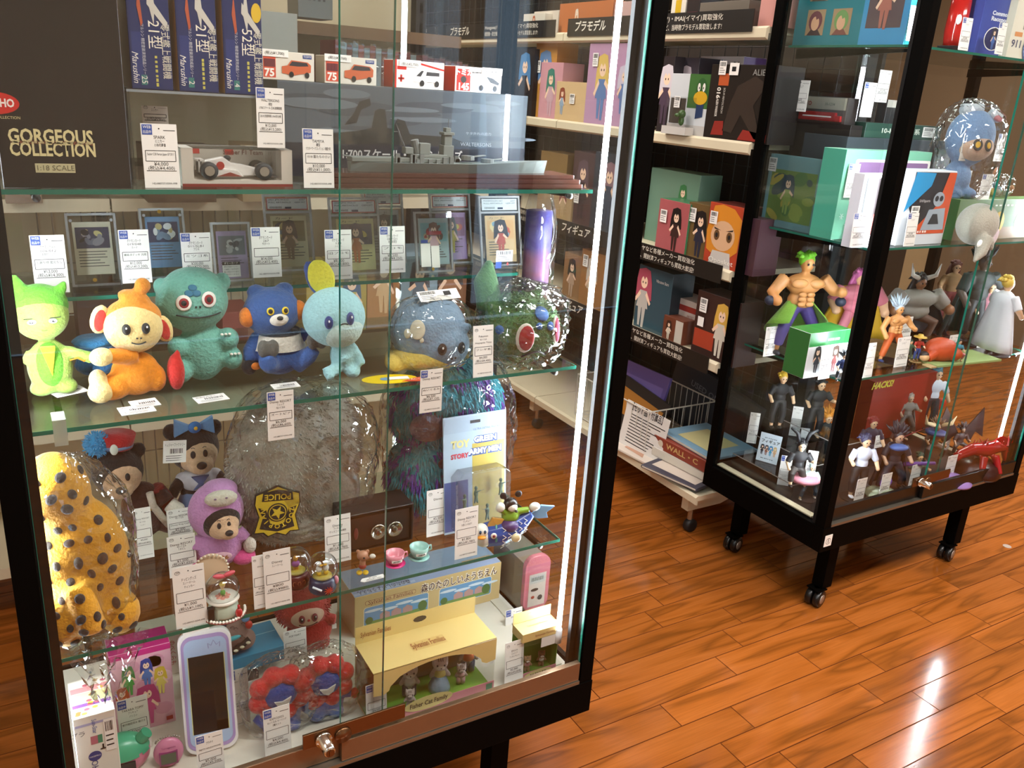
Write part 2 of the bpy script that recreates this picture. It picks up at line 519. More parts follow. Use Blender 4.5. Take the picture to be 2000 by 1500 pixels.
caseA = showcase('black glass showcase of plush toys and trading cards on the left', XA, YA, M('#8a7058', .38, 'metal', .75), FLOOR_A, M('#cfc8b6', .5), ((.840, .050), (.024, .074)))
caseB = showcase('black glass showcase of figurines with a numbered sticker on its base corner', XB, YB, M('#14100d', .3, 'lacquer'), M('#2a211c', .3, 'lacquer'), M('#cfc3a4', .5), ((W_-.058, .056), (.060, .064)))
# sticker on the corner of the right case
st = box('number_sticker', WHITE, .0, .028, -.0012, -.0002, .235, .268, caseB)
st.location = (.012, 0, 0)
rg_ = MB()
for i in range(24):
    p_ = [(.014+r_*math.cos(a_), -.0014, .250+r_*math.sin(a_)) for r_, a_ in ((.0092, i*.2618), (.0092, (i+1)*.2618), (.0081, (i+1)*.2618), (.0081, i*.2618))]
    rg_.poly(p_)
rg_.put('ring_print', INK, st)
letter('1', .017, INK, st, (.014, -.0016, .250), bold=.0002)

# shelves
SHELVES = {}
def shelf(key, label, X0, X1, Y0, Y1, z, case_x, case_w, arms=True):
    t = thing('glass_shelf', label, 'shelf', (X0, Y0, z))
    w, d = X1-X0, Y1-Y0
    m = MB(); m.box(0, w, .0006, d, -.0055, 0); m.mi = 1; m.box(0, w, 0, .0006, -.0055, 0); m.box(-.0006, 0, 0, d, -.0055, 0).box(w, w+.0006, 0, d, -.0055, 0)
    m.put('glass_pane', [SHELF_GLASS, GLASS_EDGE], t)
    for x in ((.035, w-.035) if arms else ()):
        a = MB(); a.prism([(x-.004, d, -.0065), (x-.004, d, -.030), (x-.004, .02, -.0125), (x-.004, .012, -.0065)], (.008, 0, 0))
        br = a.put('bracket', BLACK, t)
        MB().tube([(x, .006, -.0105), (x, .016, -.0105)], .0045, 10).put('bracket_tip', M('#3a3a3a', .4), br, True)
    SHELVES[key] = z
    return t
shelf('A1', 'top glass shelf holding the racing car box and battleship', .0, .785, 1.085, 1.46, 1.181, XA, W_)
shelf('A2', 'narrow glass shelf lined with trading cards', .0, .785, 1.285, 1.46, 1.010, XA, W_)
shelf('A3', 'glass shelf carrying the row of colourful plush toys', .0, .785, 1.085, 1.46, .897, XA, W_)
shelf('A4', 'glass shelf with snow globes and mouse plush toys', .0, .785, 1.085, 1.46, .575, XA, W_)
shelf('B1', 'uppermost glass shelf of the figurine case, with card set box', 1.80, 2.615, 1.325, 1.69, 1.470, XB, W_)
shelf('B2', 'glass shelf with mint box and hero figure box', 1.80, 2.615, 1.325, 1.69, 1.010, XB, W_)
shelf('B3', 'glass shelf with muscular figures in the figurine case', 1.80, 2.615, 1.325, 1.69, .672, XB, W_)

# ================================================================ SHELVING BEHIND THE CASES
CREAM = M('#d9cdb0', .5)
DARKGREY = M('#1d1b1a', .6)
SIGN = M('#1a1714', .45, 'print')
SIGNW = M('#e9e2d2', .5, 'print')
def wire_grid(par, name, P0, U, V, nu, nv, r, mat):
    g = MB(); P0 = Vector(P0); U = Vector(U); V = Vector(V)
    for i in range(nu+1): g.tube([P0+U*i/nu, P0+U*i/nu+V], r, 5, False)
    for j in range(nv+1): g.tube([P0+V*j/nv, P0+V*j/nv+U], r, 5, False)
    o = g.put(name, mat, par); o['kind'] = 'stuff'; return o
def gondola(label, origin, rz, length, depth_, decks, lip, back, signs=(), feet=True, H=2.05, uprights=()):
    """shelving run: local x along its face, local y into it"""
    t = thing('shelving_unit', label, 'shelving', origin, rz)
    for x in uprights:
        u = MB().box(x-.017, x+.017, depth_-.03, depth_, .05, H)
        up = u.put('upright', DARKGREY, t)
        s = MB()
        z = .2
        while z < H-.1:
            s.box(x-.004, x+.004, depth_-.0308, depth_-.0302, z, z+.025); z += .05
        s.put('slots', M('#050505', .9), up)['kind'] = 'stuff'
    if back:
        n = max(1, round(length/.9))
        for i in range(n):
            box('back_panel', back, length*i/n+.003, length*(i+1)/n-.003, depth_, depth_+.012, .12, H, t)
    for z, lipped, dep in decks:
        n = max(1, round(length/.9))
        for i in range(n):
            x0, x1 = length*i/n+.002, length*(i+1)/n-.002
            s = MB()
            s.box(x0, x1, depth_-dep, depth_-.001, z-.018, z)
            if lipped:
                s.prism([(x0, depth_-dep, z), (x0, depth_-dep-.012, z-.004), (x0, depth_-dep-.012, z-.030), (x0, depth_-dep, z-.034)], (x1-x0, 0, 0))
            s.put('shelf_deck', lip, t)
    return t
GX = 1.757
G1Y = 1.722
LEN1 = 4.2
# local x runs along +Y of the room (rz=+90deg), local y runs along -X ... so face it with rz=-90 instead
g1 = thing('shelving_unit', 'cream shelving run of boxed figures between the two showcases', 'shelving', (GX, G1Y, 0))
g1z = (.168, .600, .872, 1.222, 1.512)
for bay in range(4):
    y0, y1 = bay*.95+.002, (bay+1)*.95-.002
    for z in g1z:
        s = MB()
        dep = .40 if z < .3 else .34
        x0 = 0
        s.box(x0, x0+dep, y0, y1, z-.016, z)
        s.prism([(x0, y0, z+.002), (x0-.010, y0, z-.004), (x0-.010, y0, z-.026), (x0, y0, z-.032)], (0, y1-y0, 0))
        s.put('shelf_deck', CREAM, g1)
    for z in (.30, .68, .95, 1.30):
        pass
for y in (0.0, .95, 1.9, 2.85, 3.78):
    up = box('upright', DARKGREY, .40, .44, y, y+.03, .08, 2.1, g1)
wire_grid(g1, 'wire_back', (.395, .03, .2), (0, 3.75, 0), (0, 0, 1.85), 62, 30, .0016, M('#26231f', .5))
box('core_panel', M('#2c2117', .8), .46, .475, 0, 3.8, .1, 2.1, g1)
for y in (.06, 1.0, 2.8):
    f = MB().prism([(.02, y, .150), (.02, y, .085), (.16, y, .085), (.40, y, .150)], (0, .03, 0)).put('foot', CREAM, g1)
    MB().tube([(.05, y+.015, .085), (.05, y+.015, .045)], .009, 10).put('foot_peg', STEEL, f)
    MB().lathe([(.012, -.012), (.022, -.010), (.022, .010), (.012, .012)], (.055, y+.015, .022), 18, rotm(math.pi/2)).put('foot_wheel', M('#151313', .5), f, True)
def sign(y0, y1, zc, title, lines, hgt=.052):
    s = box('sign_strip', SIGN, -.0145, -.0115, y0, y1, zc-hgt/2, zc+hgt/2, g1)
    R = (math.pi/2, 0, -math.pi/2)
    w = y1-y0
    if title: letter(title, .036, SIGNW, s, (-.0152, y1-w*.15, zc), rot=R, slant=.2, bold=.0006)
    for i, l in enumerate(lines):
        letter(l, .0175, SIGNW, s, (-.0152, y0+w*.36, zc+.011-.024*i), rot=R, width=w*.46)
ALT = ('ALTER・コトブキヤなど各種メーカー買取強化', '一番くじやプライズ、開封済フィギュアも買取大歓迎!')
PLA = ('Hasegawa(ハセガワ)・IMAI(イマイ)買取強化', '戦闘機・航空機・戦車など、当時物プラモデル買取致します!')
for b_ in range(3):
    y0 = b_*.95
    sign(y0+.03, y0+.90, .586, 'フィギュア', ALT)
    sign(y0+.03, y0+.90, .858, 'フィギュア', ALT)
    sign(y0+.05, y0+.92, 1.497+.03, 'プラモデル' if b_ < 2 else 'ガンプラ', PLA, .056)

# shelving run that closes the view behind the left case
BEIGE = M('#cdbf9f', .7)
g2 = thing('shelving_unit', 'beige backed shelving run behind the plush toy showcase', 'shelving', (-1.55, 2.0, 0))
for i in range(3):
    x0, x1 = i*.88+.002, (i+1)*.88-.002
    box('back_panel', BEIGE, x0, x1, .40, .412, .12, 2.1, g2)
    for z, mt in ((.17, CREAM), (.50, CREAM), (.70, M('#6b5138', .5)), (1.03, CREAM), (1.285, M('#5a422c', .5)), (1.435, M('#7a5c3c', .45)), (1.80, CREAM)):
        s = MB(); dd = .30 if z < 1.4 else .24
        s.box(x0, x1, .40-dd, .399, z-.016, z); s.box(x0, x1, .388-dd, .40-dd, z-.026, z+.002)
        s.put('shelf_deck', mt, g2)
for x in (0, .88, 1.76, 2.62):
    u = box('upright', DARKGREY, x-.016, x+.016, .365, .40, .05, 2.1, g2)
    s = MB()
    for k in range(36): s.box(x-.004, x+.004, .3642, .3649, .2+k*.052, .226+k*.052)
    s.put('slots', M('#030303', .9), u)['kind'] = 'stuff'
for x0, x1, z0, z1 in ((1.62, 2.15, .72, .98), (1.75, 2.2, .19, .47), (.95, 1.5, .72, 1.0)):
    wire_grid(g2, 'wire_divider', (x0, .30, z0), (x1-x0, 0, 0), (0, 0, z1-z0), int((x1-x0)/.03), 2, .0018, M('#8d8473', .4))
lat = MB()
for k in range(42): lat.box(1.36+k*.03, 1.378+k*.03, .094, .098, 1.048, 1.064)
lat.box(1.35, 2.62, .09, .1, 1.064, 1.07)
lat.put('price_rail_lattice', M('#e6dfd0', .5), g2)['kind'] = 'stuff'

P_ = onz(1967, 1067, 0)
fs = thing('floor_spot', 'small grey round spot on the floor beyond the right case caster', 'sticker', P_)
MB().lathe([(.013, 0), (.013, .0008)], n=20).put('disc', M('#a3968a', .5), fs)

# ================================================================ KIT FOR THE GOODS
def solve_dir(P, e, px, which):
    P = Vector(P); e = Vector(e)
    A = CR if which == 0 else -CU
    t = ((px-1000) if which == 0 else (px-750))/F_PX
    v = A - CF*t
    return -(v.dot(P-CPOS))/v.dot(e)
def place(xl, yb, xr, yt, z=None, Y=None, X=None, rz=0.0):
    """bottom-left corner, width along the face and height, read off the photograph"""
    P = onz(xl, yb, z) if (z is not None and Y is None and X is None) else (onY(xl, yb, Y) if Y is not None else onX(xl, yb, X))
    if z is not None: P.z = z
    w = solve_dir(P, (math.cos(rz), math.sin(rz), 0), xr, 0)
    h = solve_dir(P, (0, 0, 1), yt, 1)
    return P, w, h
def add_text(mb, s, size, loc, mi=0, width=None, rot=None, align='CENTER', **kw):
    me = text_mesh(s, size, INK, align=align, **kw)
    n0 = len(mb.bm.verts); f0 = len(mb.bm.faces)
    mb.bm.from_mesh(me); mb.bm.verts.ensure_lookup_table(); mb.bm.faces.ensure_lookup_table()
    vs = mb.bm.verts[n0:]
    sx = 1.0
    if width and len(vs):
        xs = [v.co.x for v in vs]; w = max(xs)-min(xs)
        if w > 0: sx = width/w
    R = rot if rot is not None else rotm(math.pi/2)
    for v in vs:
        v.co = R @ Vector((v.co.x*sx, v.co.y, v.co.z)) + Vector(loc)
    for f in mb.bm.faces[f0:]: f.material_index = mi
def rect(mb, x0, x1, z0, z1, y, mi=None):
    mb.poly([(x0, y, z0), (x1, y, z0), (x1, y, z1), (x0, y, z1)], mi)
BLUE = M('#2c4fa3', .45, 'print')
CARD = M('#f3efe9', .5, 'print')
TAGS = 0
def tag_mesh(par, w, h, web, head, price, code=True):
    """a shelf price tag: printed rules and lettering, a punched hole, an optional blue stamp"""
    MB().box(0, w, 0, .0006, 0, h).put('card', CARD, par)
    p = MB(); y = -.0002; lw = .00035
    def hl(x0, x1, z): rect(p, x0, x1, z-lw, z+lw, y)
    zb, zm, zl = h*.585, h*.42, h*.27
    hl(w*.08, w*.92, zb); hl(w*.08, w*.92, zm); hl(w*.08, w*.92, zl)
    for x in (w*.08, w*.92): rect(p, x-lw, x+lw, zm, zb, y)
    MB_r = w*.022
    p.poly([(w*.5+MB_r*math.cos(a*.785), y, h*.925+MB_r*math.sin(a*.785)) for a in range(8)])
    rect(p, w*.62, w*.95, h*.895, h*.905, y)
    hs = [head] if isinstance(head, str) else list(head)
    for i, s in enumerate(hs[:3]):
        add_text(p, s, w*(.13 if i == 0 else .105), (w*.5, y, h*(.79-.062*i)), width=min(w*.8, w*.065*len(s)))
    if len(hs) > 3: add_text(p, hs[3], w*.1, (w*.5, y, h*.53), width=w*.74)
    if price:
        tax = '%d' % round(price*1.1)
        add_text(p, '¥{:,}'.format(price), w*.15, (w*.5, y, h*.375), width=w*.40)
        add_text(p, '(税込¥{:,})'.format(int(tax)), w*.14, (w*.5, y, h*.31), width=w*.74)
    if code: add_text(p, '142-080727-029A-098', w*.08, (w*.55, y, h*.07), width=w*.7)
    p.put('printed_text', INK, par)
    if web:
        s = MB(); rect(s, w*.03, w*.31, h*.83, h*.985, -.0003)
        b = s.put('blue_stamp', BLUE, par)
        t = MB(); add_text(t, 'WEB', w*.115, (w*.17, -.0005, h*.945), width=w*.22); add_text(t, '出品中', w*.1, (w*.17, -.0005, h*.87), width=w*.22)
        t.put('stamp_lettering', CARD, b)
    else:
        r = w*.085; c = (w*.16, y, h*.915)
        s = MB()
        pts = [(c[0]+r*math.cos(i*.3927), c[2]+r*.8*math.sin(i*.3927)) for i in range(16)]
        for i in range(16):
            a, b = pts[i], pts[(i+1) % 16]; k = .86
            ai = (c[0]+(a[0]-c[0])*k, c[2]+(a[1]-c[2])*k); bi = (c[0]+(b[0]-c[0])*k, c[2]+(b[1]-c[2])*k)
            s.poly([(a[0], y, a[1]), (b[0], y, b[1]), (bi[0], y, bi[1]), (ai[0], y, ai[1])])
        add_text(s, 'TF', w*.1, (c[0], y, c[2]), width=w*.11)
        s.put('ring_logo', INK, par)
def price_tag(label, xl, yb, xr, yt, z=None, Y=None, X=None, web=True, head=('', '', ''), price=1000, rz=0.0, rx=-.10):
    P, w, h = place(xl, yb, xr, yt, z, Y, X, rz)
    t = thing('price_tag', label, 'price tag', P, rz, 'price tags in the showcases', rx)
    tag_mesh(t, w, h/math.cos(rx), web, head, price)
    return t
FLAT = math.pi/2
def carton(name, label, cat, xl, yb, xr, yt, z=None, Y=None, X=None, d=.06, front='#888888', side=None, top=None, rz=0.0, rx=0.0, group=None, bevel=.0006, wmax=None, hmax=None):
    """a product box; local x runs along its face, y into it"""
    P, w, h = place(xl, yb, xr, yt, z, Y, X, rz)
    if wmax: w = wmax
    if hmax: h = hmax
    t = thing(name, label, cat, P, rz, group, rx)
    m = MB(); bm = m.bm
    v = [bm.verts.new(q) for q in ((0, 0, 0), (w, 0, 0), (w, d, 0), (0, d, 0), (0, 0, h), (w, 0, h), (w, d, h), (0, d, h))]
    for k, q in ((0, (0, 1, 5, 4)), (1, (1, 2, 6, 5)), (1, (3, 0, 4, 7)), (1, (2, 3, 7, 6)), (2, (4, 5, 6, 7)), (1, (3, 2, 1, 0))):
        f = bm.faces.new([v[i] for i in q]); f.material_index = k
    mm = [M(front, .35, 'print'), M(side or front, .4, 'print'), M(top or side or front, .4, 'print')]
    m.put('carton', mm, t, bevel=bevel, seg=1)
    t['w'] = w; t['h'] = h; t['d'] = d
    return t, w, h, d
def panel(par, x0, x1, z0, z1, color, name='print_panel', y=-.0003, rough=.35):
    m = MB(); rect(m, x0, x1, z0, z1, y); return m.put(name, M(color, rough, 'print'), par)
def spanel(par, w, y0, y1, z0, z1, color, name='side_print', off=.0003):
    m = MB(); m.poly([(w+off, y0, z0), (w+off, y1, z0), (w+off, y1, z1), (w+off, y0, z1)]); return m.put(name, M(color, .4, 'print'), par)
def ztext(par, s, size, x, z, color='#1a1a1c', width=None, y=-.0006, **kw):
    return letter(s, size, M(color, .45, 'print'), par, (x, y, z), width=width, **kw)
def dashes(par, x, z, w, hh, color='#1a1a1c', y=-.0007, n=7, vertical=False):
    """print too fine to read in the photograph: a run of little marks"""
    m = MB(); r = random.Random(int(abs(x*9e4+z*7e4))); k = 0
    while k < w:
        q = w/n*r.uniform(.45, .85); a, b = k-w/2, min(k+q, w)-w/2
        rect(m, *((x-hh/2, x+hh/2, z+a, z+b) if vertical else (x+a, x+b, z-hh/2, z+hh/2)), y); k += w/n
    return m.put('fine_print', M(color, .45, 'print'), par)
def oval(cx, cz, rx, rz, y, n=14, a0=0.0, tilt=0.0):
    out = []
    for i in range(n):
        a = a0+2*math.pi*i/n; X, Z = rx*math.cos(a), rz*math.sin(a)
        out.append((cx+X*math.cos(tilt)-Z*math.sin(tilt), y, cz+X*math.sin(tilt)+Z*math.cos(tilt)))
    return out
def art(par, cx, zb, h, hair, cloth, skin='#f1cdb0', legs=None, y=-.0005, name='figure_print', seed=0, lean=0.0):
    """flat printed picture of a made-up doll-like figure: hair, face, clothes, limbs"""
    r = random.Random(seed)
    m = MB(); s = h
    pal = [M(hair, .4, 'print'), M(skin, .4, 'print'), M(cloth, .4, 'print'), M(legs or cloth, .4, 'print'), INK]
    X = lambda u, v: cx+s*(u+lean*v)
    def pg(pts, mi, k): m.poly([(X(u, v), y-.00004*k, zb+s*v) for u, v in pts], mi)
    hw = .13+.05*r.random()
    pg([(-hw, .95), (-hw*1.25, .72), (-hw*1.3, .45+.1*r.random()), (-hw*.6, .55), (hw*.6, .52), (hw*1.35, .42+.12*r.random()), (hw*1.2, .75), (hw*.8, .97), (0, 1.0)], 0, 0)
    pg([(-.07, .02), (-.02, .02), (-.005, .36), (-.1, .36)], 3, 1); pg([(.02, .0), (.075, .0), (.1, .36), (.005, .36)], 3, 1)
    pg([(-.09, .62), (.09, .62), (.15, .33), (-.15, .33)], 2, 2)
    a = r.uniform(-.06, .1)
    pg([(-.09, .61), (-.06, .55), (-.17, .38+a), (-.21, .42+a)], 1, 3); pg([(.09, .61), (.21, .46-a), (.18, .42-a), (.06, .55)], 1, 3)
    m.poly(oval(X(0, .76), zb+s*.76, s*.085, s*.105, y-.00016), 1)
    pg([(-.095, .80), (-.06, .88), (.0, .80), (.04, .87), (.095, .79), (.09, .90), (.0, .95), (-.09, .9)], 0, 5)
    for u in (-.035, .035): m.poly(oval(X(u, .755), zb+s*.755, s*.013, s*.02, y-.00026, 8), 4)
    return m.put(name, pal, par)
def barcode_label(par, x, z, w=.028, h=.034, y=-.0008, red=False):
    m = MB(); rect(m, x, x+w, z, z+h, y); o = m.put('price_sticker', CARD, par)
    b = MB(); k = x+w*.12; r = random.Random(int(x*9999) % 97)
    while k < x+w*.85:
        q = r.uniform(.0006, .0016); rect(b, k, min(k+q, x+w*.88), z+h*.62, z+h*.92, y-.0002); k += q+r.uniform(.0005, .0012)
    for i in range(3): rect(b, x+w*.1, x+w*r.uniform(.6, .9), z+h*(.46-.15*i), z+h*(.50-.15*i), y-.0002)
    b.put('bar_print', INK, o)
    return o
# ---- soft shapes
def remesh(mb, voxel, name, mats, smooth_it=4):
    me = mb.mesh('soft', mats)
    o = bpy.data.objects.new('soft', me)
    md = o.modifiers.new('r', 'REMESH'); md.mode = 'VOXEL'; md.voxel_size = voxel; md.use_smooth_shade = True
    if smooth_it:
        s = o.modifiers.new('s', 'SMOOTH'); s.factor = .5; s.iterations = smooth_it
    out = baked(o); bpy.data.meshes.remove(me)
    out.name = name
    out.materials.clear()
    for m in (mats if isinstance(mats, (list, tuple)) else [mats]): out.materials.append(m)
    return out
def soft(name, shapes, mat, par, voxel=.004, it=4, loc=None, rot=None):
    """one continuous stuffed body: ellipsoids (c, r[, R]) and limbs ('t', points, radii) fused together"""
    m = MB()
    for s in shapes:
        if s[0] == 't': m.tube(s[1], s[2], 12)
        elif s[0] == 'c': m.tube(s[1], s[2], 14)
        else: m.ell(s[0], s[1], s[2] if len(s) > 2 else None, 20, 14)
    return link(name, remesh(m, voxel, name, mat, it), par, loc, rot)
def spot(name, par, c, r, d, size, mat, thick=.0022, roll=0.0, lift=0.0):
    """a sewn patch (eye, cheek, nose) lying on the ellipsoid c, r in direction d"""
    d = Vector(d); d = Vector((d.x/r[0], d.y/r[1], d.z/r[2])).normalized() if False else d.normalized()
    t = 1/math.sqrt((d.x/r[0])**2+(d.y/r[1])**2+(d.z/r[2])**2)
    p = Vector(c)+d*(t+lift)
    n = Vector((d.x/r[0]**2, d.y/r[1]**2, d.z/r[2]**2)).normalized()
    up = Vector((0, 0, 1)); u = up.cross(n).normalized(); v = n.cross(u)
    R = Matrix((u, v, n)).transposed() @ Matrix.Rotation(roll, 3, 'Z')
    m = MB().ell((0, 0, 0), (size[0], size[1], thick), None, 16, 8)
    o = m.put(name, mat, par, True)
    o.location = p; o.rotation_euler = R.to_euler()
    return o
def sub(name, par, size, mat, off=(0, 0, .0016), thick=.0016, roll=0):
    """a smaller patch on a patch"""
    return MB().ell(off, (size[0], size[1], thick), rotm(0, 0, roll), 14, 8).put(name, mat, par, True)
def eye(par, c, r, d, w, h, white='#f6f4ee', iris='#1c1a1a', roll=0.0, k=.6, spark=True, name='eye'):
    e = spot(name, par, c, r, d, (w, h), M(white, .6, 'fabric'), roll=roll)
    p = sub('pupil', e, (w*k, h*k), M(iris, .45, 'plain'), (0, 0, .0016))
    if spark: sub('glint', e, (w*.2, h*.2), M('#ffffff', .5), (w*.12, h*.25, .0032), .001)
    return e
def seam(name, par, pts, r, mat):
    return MB().tube(pts, r, 6).put(name, mat, par, True)
def arc_on(c, r, a0, a1, el, bend, n=9, lift=.0006):
    """curve over an ellipsoid: azimuth a0..a1 (0 = facing -y), elevation el with a bend"""
    out = []
    for i in range(n):
        t = i/(n-1); az = a0+(a1-a0)*t; e = el+bend*math.sin(math.pi*t)
        d = Vector((math.sin(az)*math.cos(e), -math.cos(az)*math.cos(e), math.sin(e)))
        k = 1/math.sqrt((d.x/r[0])**2+(d.y/r[1])**2+(d.z/r[2])**2)
        out.append(Vector(c)+d*(k+lift))
    return out
def bag(par, c, r, amp=.012, mat=None, seed=0, top=None, n=44, k=30, fy=1.0, name='clear_bag', flat=.35):
    """crumpled clear bag hull round something, pinched and creased"""
    off = Vector((seed*3.1, seed*1.7, seed*.9))
    def fn(d):
        a = noise.noise(d*2.1+off); b = abs(noise.noise(d*5.0+off*2)); e = abs(noise.noise(d*11+off))
        box_ = (abs(d.x)**4+abs(d.y)**4+abs(d.z)**4)**-.25
        s = 1+(box_-1)*flat
        return s*(1+amp*8*a*.5-amp*9*b+amp*4*(.5-e))
    m = MB().ell(c, r, None, n, k, fn)
    if top:
        for v in m.bm.verts:
            z = (v.co.z-c[2])/r[2]
            if top > 0 and z > .55: f = 1-(z-.55)*top; v.co.x = c[0]+(v.co.x-c[0])*f; v.co.y = c[1]+(v.co.y-c[1])*f
            if top < 0 and z < -.45: f = 1+(z+.45)*-top; v.co.x = c[0]+(v.co.x-c[0])*f; v.co.y = c[1]+(v.co.y-c[1])*f
    return m.put(name, mat or FILM, par, False)
def tufts(name, par, c, r, n, length, mat, seed=1, rad=.003, droop=.3, zmin=-1.0, pick=None, kind='stuff'):
    """shaggy pile: many small locks standing on an ellipsoid"""
    rg = random.Random(seed); m = MB()
    for i in range(n):
        z = rg.uniform(zmin, 1); a = rg.uniform(0, 6.283); q = math.sqrt(1-z*z)
        d = Vector((q*math.cos(a), q*math.sin(a), z))
        if pick and not pick(d): continue
        p = Vector(c)+Vector((d.x*r[0], d.y*r[1], d.z*r[2]))
        nn = Vector((d.x/r[0], d.y/r[1], d.z/r[2])).normalized()
        t = (nn+Vector((rg.uniform(-.5, .5), rg.uniform(-.5, .5), rg.uniform(-.3, .3)-droop))).normalized()
        L_ = length*rg.uniform(.6, 1.2)
        m.tube([p-nn*.002, p+t*L_*.5, p+t*L_+Vector((0, 0, -droop*L_*.5))], [rad, rad*.8, rad*.1], 4, False)
    o = m.put(name, mat, par, True); o['kind'] = kind
    return o
def hang_tag(label, P, w, d, rz, style='white', z=.0005, title='トレジャーファクトリー', tilt=0.0, group='paper hang tags lying on the plush shelf'):
    t = thing('hang_tag', label, 'tag', P, rz, group, tilt)
    t.location.z += z
    MB().box(0, w, 0, d, 0, .0006).put('card', CARD, t)
    p = MB(); R = rotm(0, 0, 0)
    add_text(p, title, d*.17, (w*.5, d*.8, .0008), rot=R, width=w*.86)
    k = w*.3; r = random.Random(int(P[0]*1000))
    while k < w*.85:
        q = r.uniform(.0006, .0016); p.poly([(k, d*.42, .0008), (k+q, d*.42, .0008), (k+q, d*.64, .0008), (k, d*.64, .0008)]); k += q+r.uniform(.0006, .0014)
    for i in range(3): p.poly([(w*.12, d*(.30-.1*i), .0008), (w*r.uniform(.55, .9), d*(.30-.1*i), .0008), (w*.85, d*(.325-.1*i), .0008), (w*.12, d*(.325-.1*i), .0008)])
    p.put('printed_text', INK, t)
    return t

# ================================================================ LEFT CASE, TOP SHELF
def Lf(t, px, py):
    """picture point -> (x, z) on the front face of an item that faces -Y"""
    p = onY(px, py, t.location.y); return p.x-t.location.x, p.z-t.location.z
Z1 = .181+1.0
t, w, h, d = carton('collection_box', 'large black box lettered GORGEOUS COLLECTION at the left end of the top shelf', 'box', 8, 372, 258, 0, Y=1.096, d=.10, front='#1b1512', side='#120e0c', hmax=.33)
t.location.z = Z1
gold = '#d9cd98'
x, z = Lf(t, 100, 268); ztext(t, 'GORGEOUS', .0205, x, z, gold, width=.083, bold=.0006)
x, z = Lf(t, 105, 293); ztext(t, 'COLLECTION', .0205, x, z, gold, width=.084, bold=.0006)
x, z = Lf(t, 102, 279); ztext(t, '1:18 SCALE KYOSHO ORIGINAL DIE-CAST MODEL CAR SERIES', .005, x, z, '#b06a50', width=.08)
x0, z0 = Lf(t, 70, 337); x1, z1 = Lf(t, 146, 320); panel(t, x0, x1, z0, z1, '#bdb68e', 'scale_plate'); ztext(t, '1:18 SCALE', .008, (x0+x1)/2, (z0+z1)/2, '#6b6750')
x1, z1 = Lf(t, 38, 203)
m = MB(); m.poly(oval(x1-.024, z1, .024, .0115, -.0004, 24)); o = m.put('logo_oval', M('#c8241e', .4, 'print'), t)
ztext(t, 'KYOSHO', .0115, x1-.023, z1, '#f0e4dc', width=.036, bold=.0004); ztext(t, 'DIE-CAST COLLECTION', .004, x1-.022, z1-.0145, gold)
# clear riser with the three blue boxes
P, w, h = place(262, 373, 540, 182, Y=1.118); P.z = Z1; h = 1.2905-Z1
t = thing('acrylic_riser', 'clear acrylic riser carrying the three blue model boxes', 'riser', P)
for nm, a in (('riser_top', (0, w, 0, .10, h-.003, h)), ('riser_side', (0, .003, 0, .10, 0, h-.003)), ('riser_side', (w-.003, w, 0, .10, 0, h-.003))):
    b = MB().box(*a); b.put(nm, ACRYLIC, t)
MB().box(0, w, -.0004, 0, h-.003, h).put('riser_edge', M('#8d9396', .2, 'lacquer'), t)
for i, (xa, xb, num, ttl, lab) in enumerate(((258, 339, '25', '21型', 'dark blue model aircraft box numbered 25, leftmost of three'), (351, 428, '2', '21型', 'dark blue model aircraft box numbered 2, middle of three'), (440, 515, '4', '52型', 'dark blue model aircraft box with 52 title and yellow label'))):
    t, w, h, d = carton('aircraft_model_box', lab, 'box', xa, 172+i*7, xb, 0, Y=1.121, d=.08, front='#202a55', side='#b08d5c', top='#2a3563', hmax=.18, group='blue aircraft model boxes')
    t.location.z = 1.2908
    panel(t, .0015, w-.0015, .0015, .1785, '#232f5e'); panel(t, .003, w*.3, .01, .062, '#2c3a72', y=-.0004)
    R = (math.pi/2, math.pi/2, 0)
    ztext(t, '零式艦上戦闘機', .0105, w*.86, .043, '#e4dfcb', rot=R, width=.060)
    ztext(t, ttl, .017, w*.60, .060, '#efe9d8', rot=R, width=.030)
    dashes(t, w*.62, .022, .036, .0026, '#c2ba58', vertical=True)
    ztext(t, 'マルシン 精密塗装済完成品シリーズ', .0042, w*.33, .042, '#d6d6dc', rot=R, width=.058)
    ztext(t, 'Marushin', .0095, w*.12, .024, '#e9e6dd', rot=R, width=.034, slant=.3)
    panel(t, w*.24, w*.38, .005, .016, '#3c7a74', 'number_patch', y=-.0006); ztext(t, num, .009, w*.31, .0105, '#e9e6dd', y=-.0009, rot=R)
    m = MB(); zc = .092
    m.poly([(w*.6, -.0008, zc+.03), (w*.66, -.0008, zc+.0), (w*.62, -.0008, zc-.022), (w*.52, -.0008, zc)], 0)
    m.poly([(w*.5, -.0009, zc+.012), (w*.95, -.0009, zc-.018), (w*.9, -.0009, zc-.024), (w*.48, -.0009, zc)], 0)
    m.poly([(w*.3, -.0010, zc+.02), (w*.36, -.0010, zc-.02), (w*.31, -.0010, zc-.024), (w*.24, -.0010, zc-.002)], 1)
    m.put('aircraft_print', [M('#c9c4ba', .4, 'print'), M('#b5583c', .4, 'print')], t)
    MB().box(-.001, w+.001, -.0016, -.001, .118, .170).put('price_card', CARD, t)
    if i == 2: m = MB(); m.poly(oval(w*.86, .094, .006, .011, -.0011, 14)); m.put('yellow_label', M('#d9b334', .4, 'print'), t)

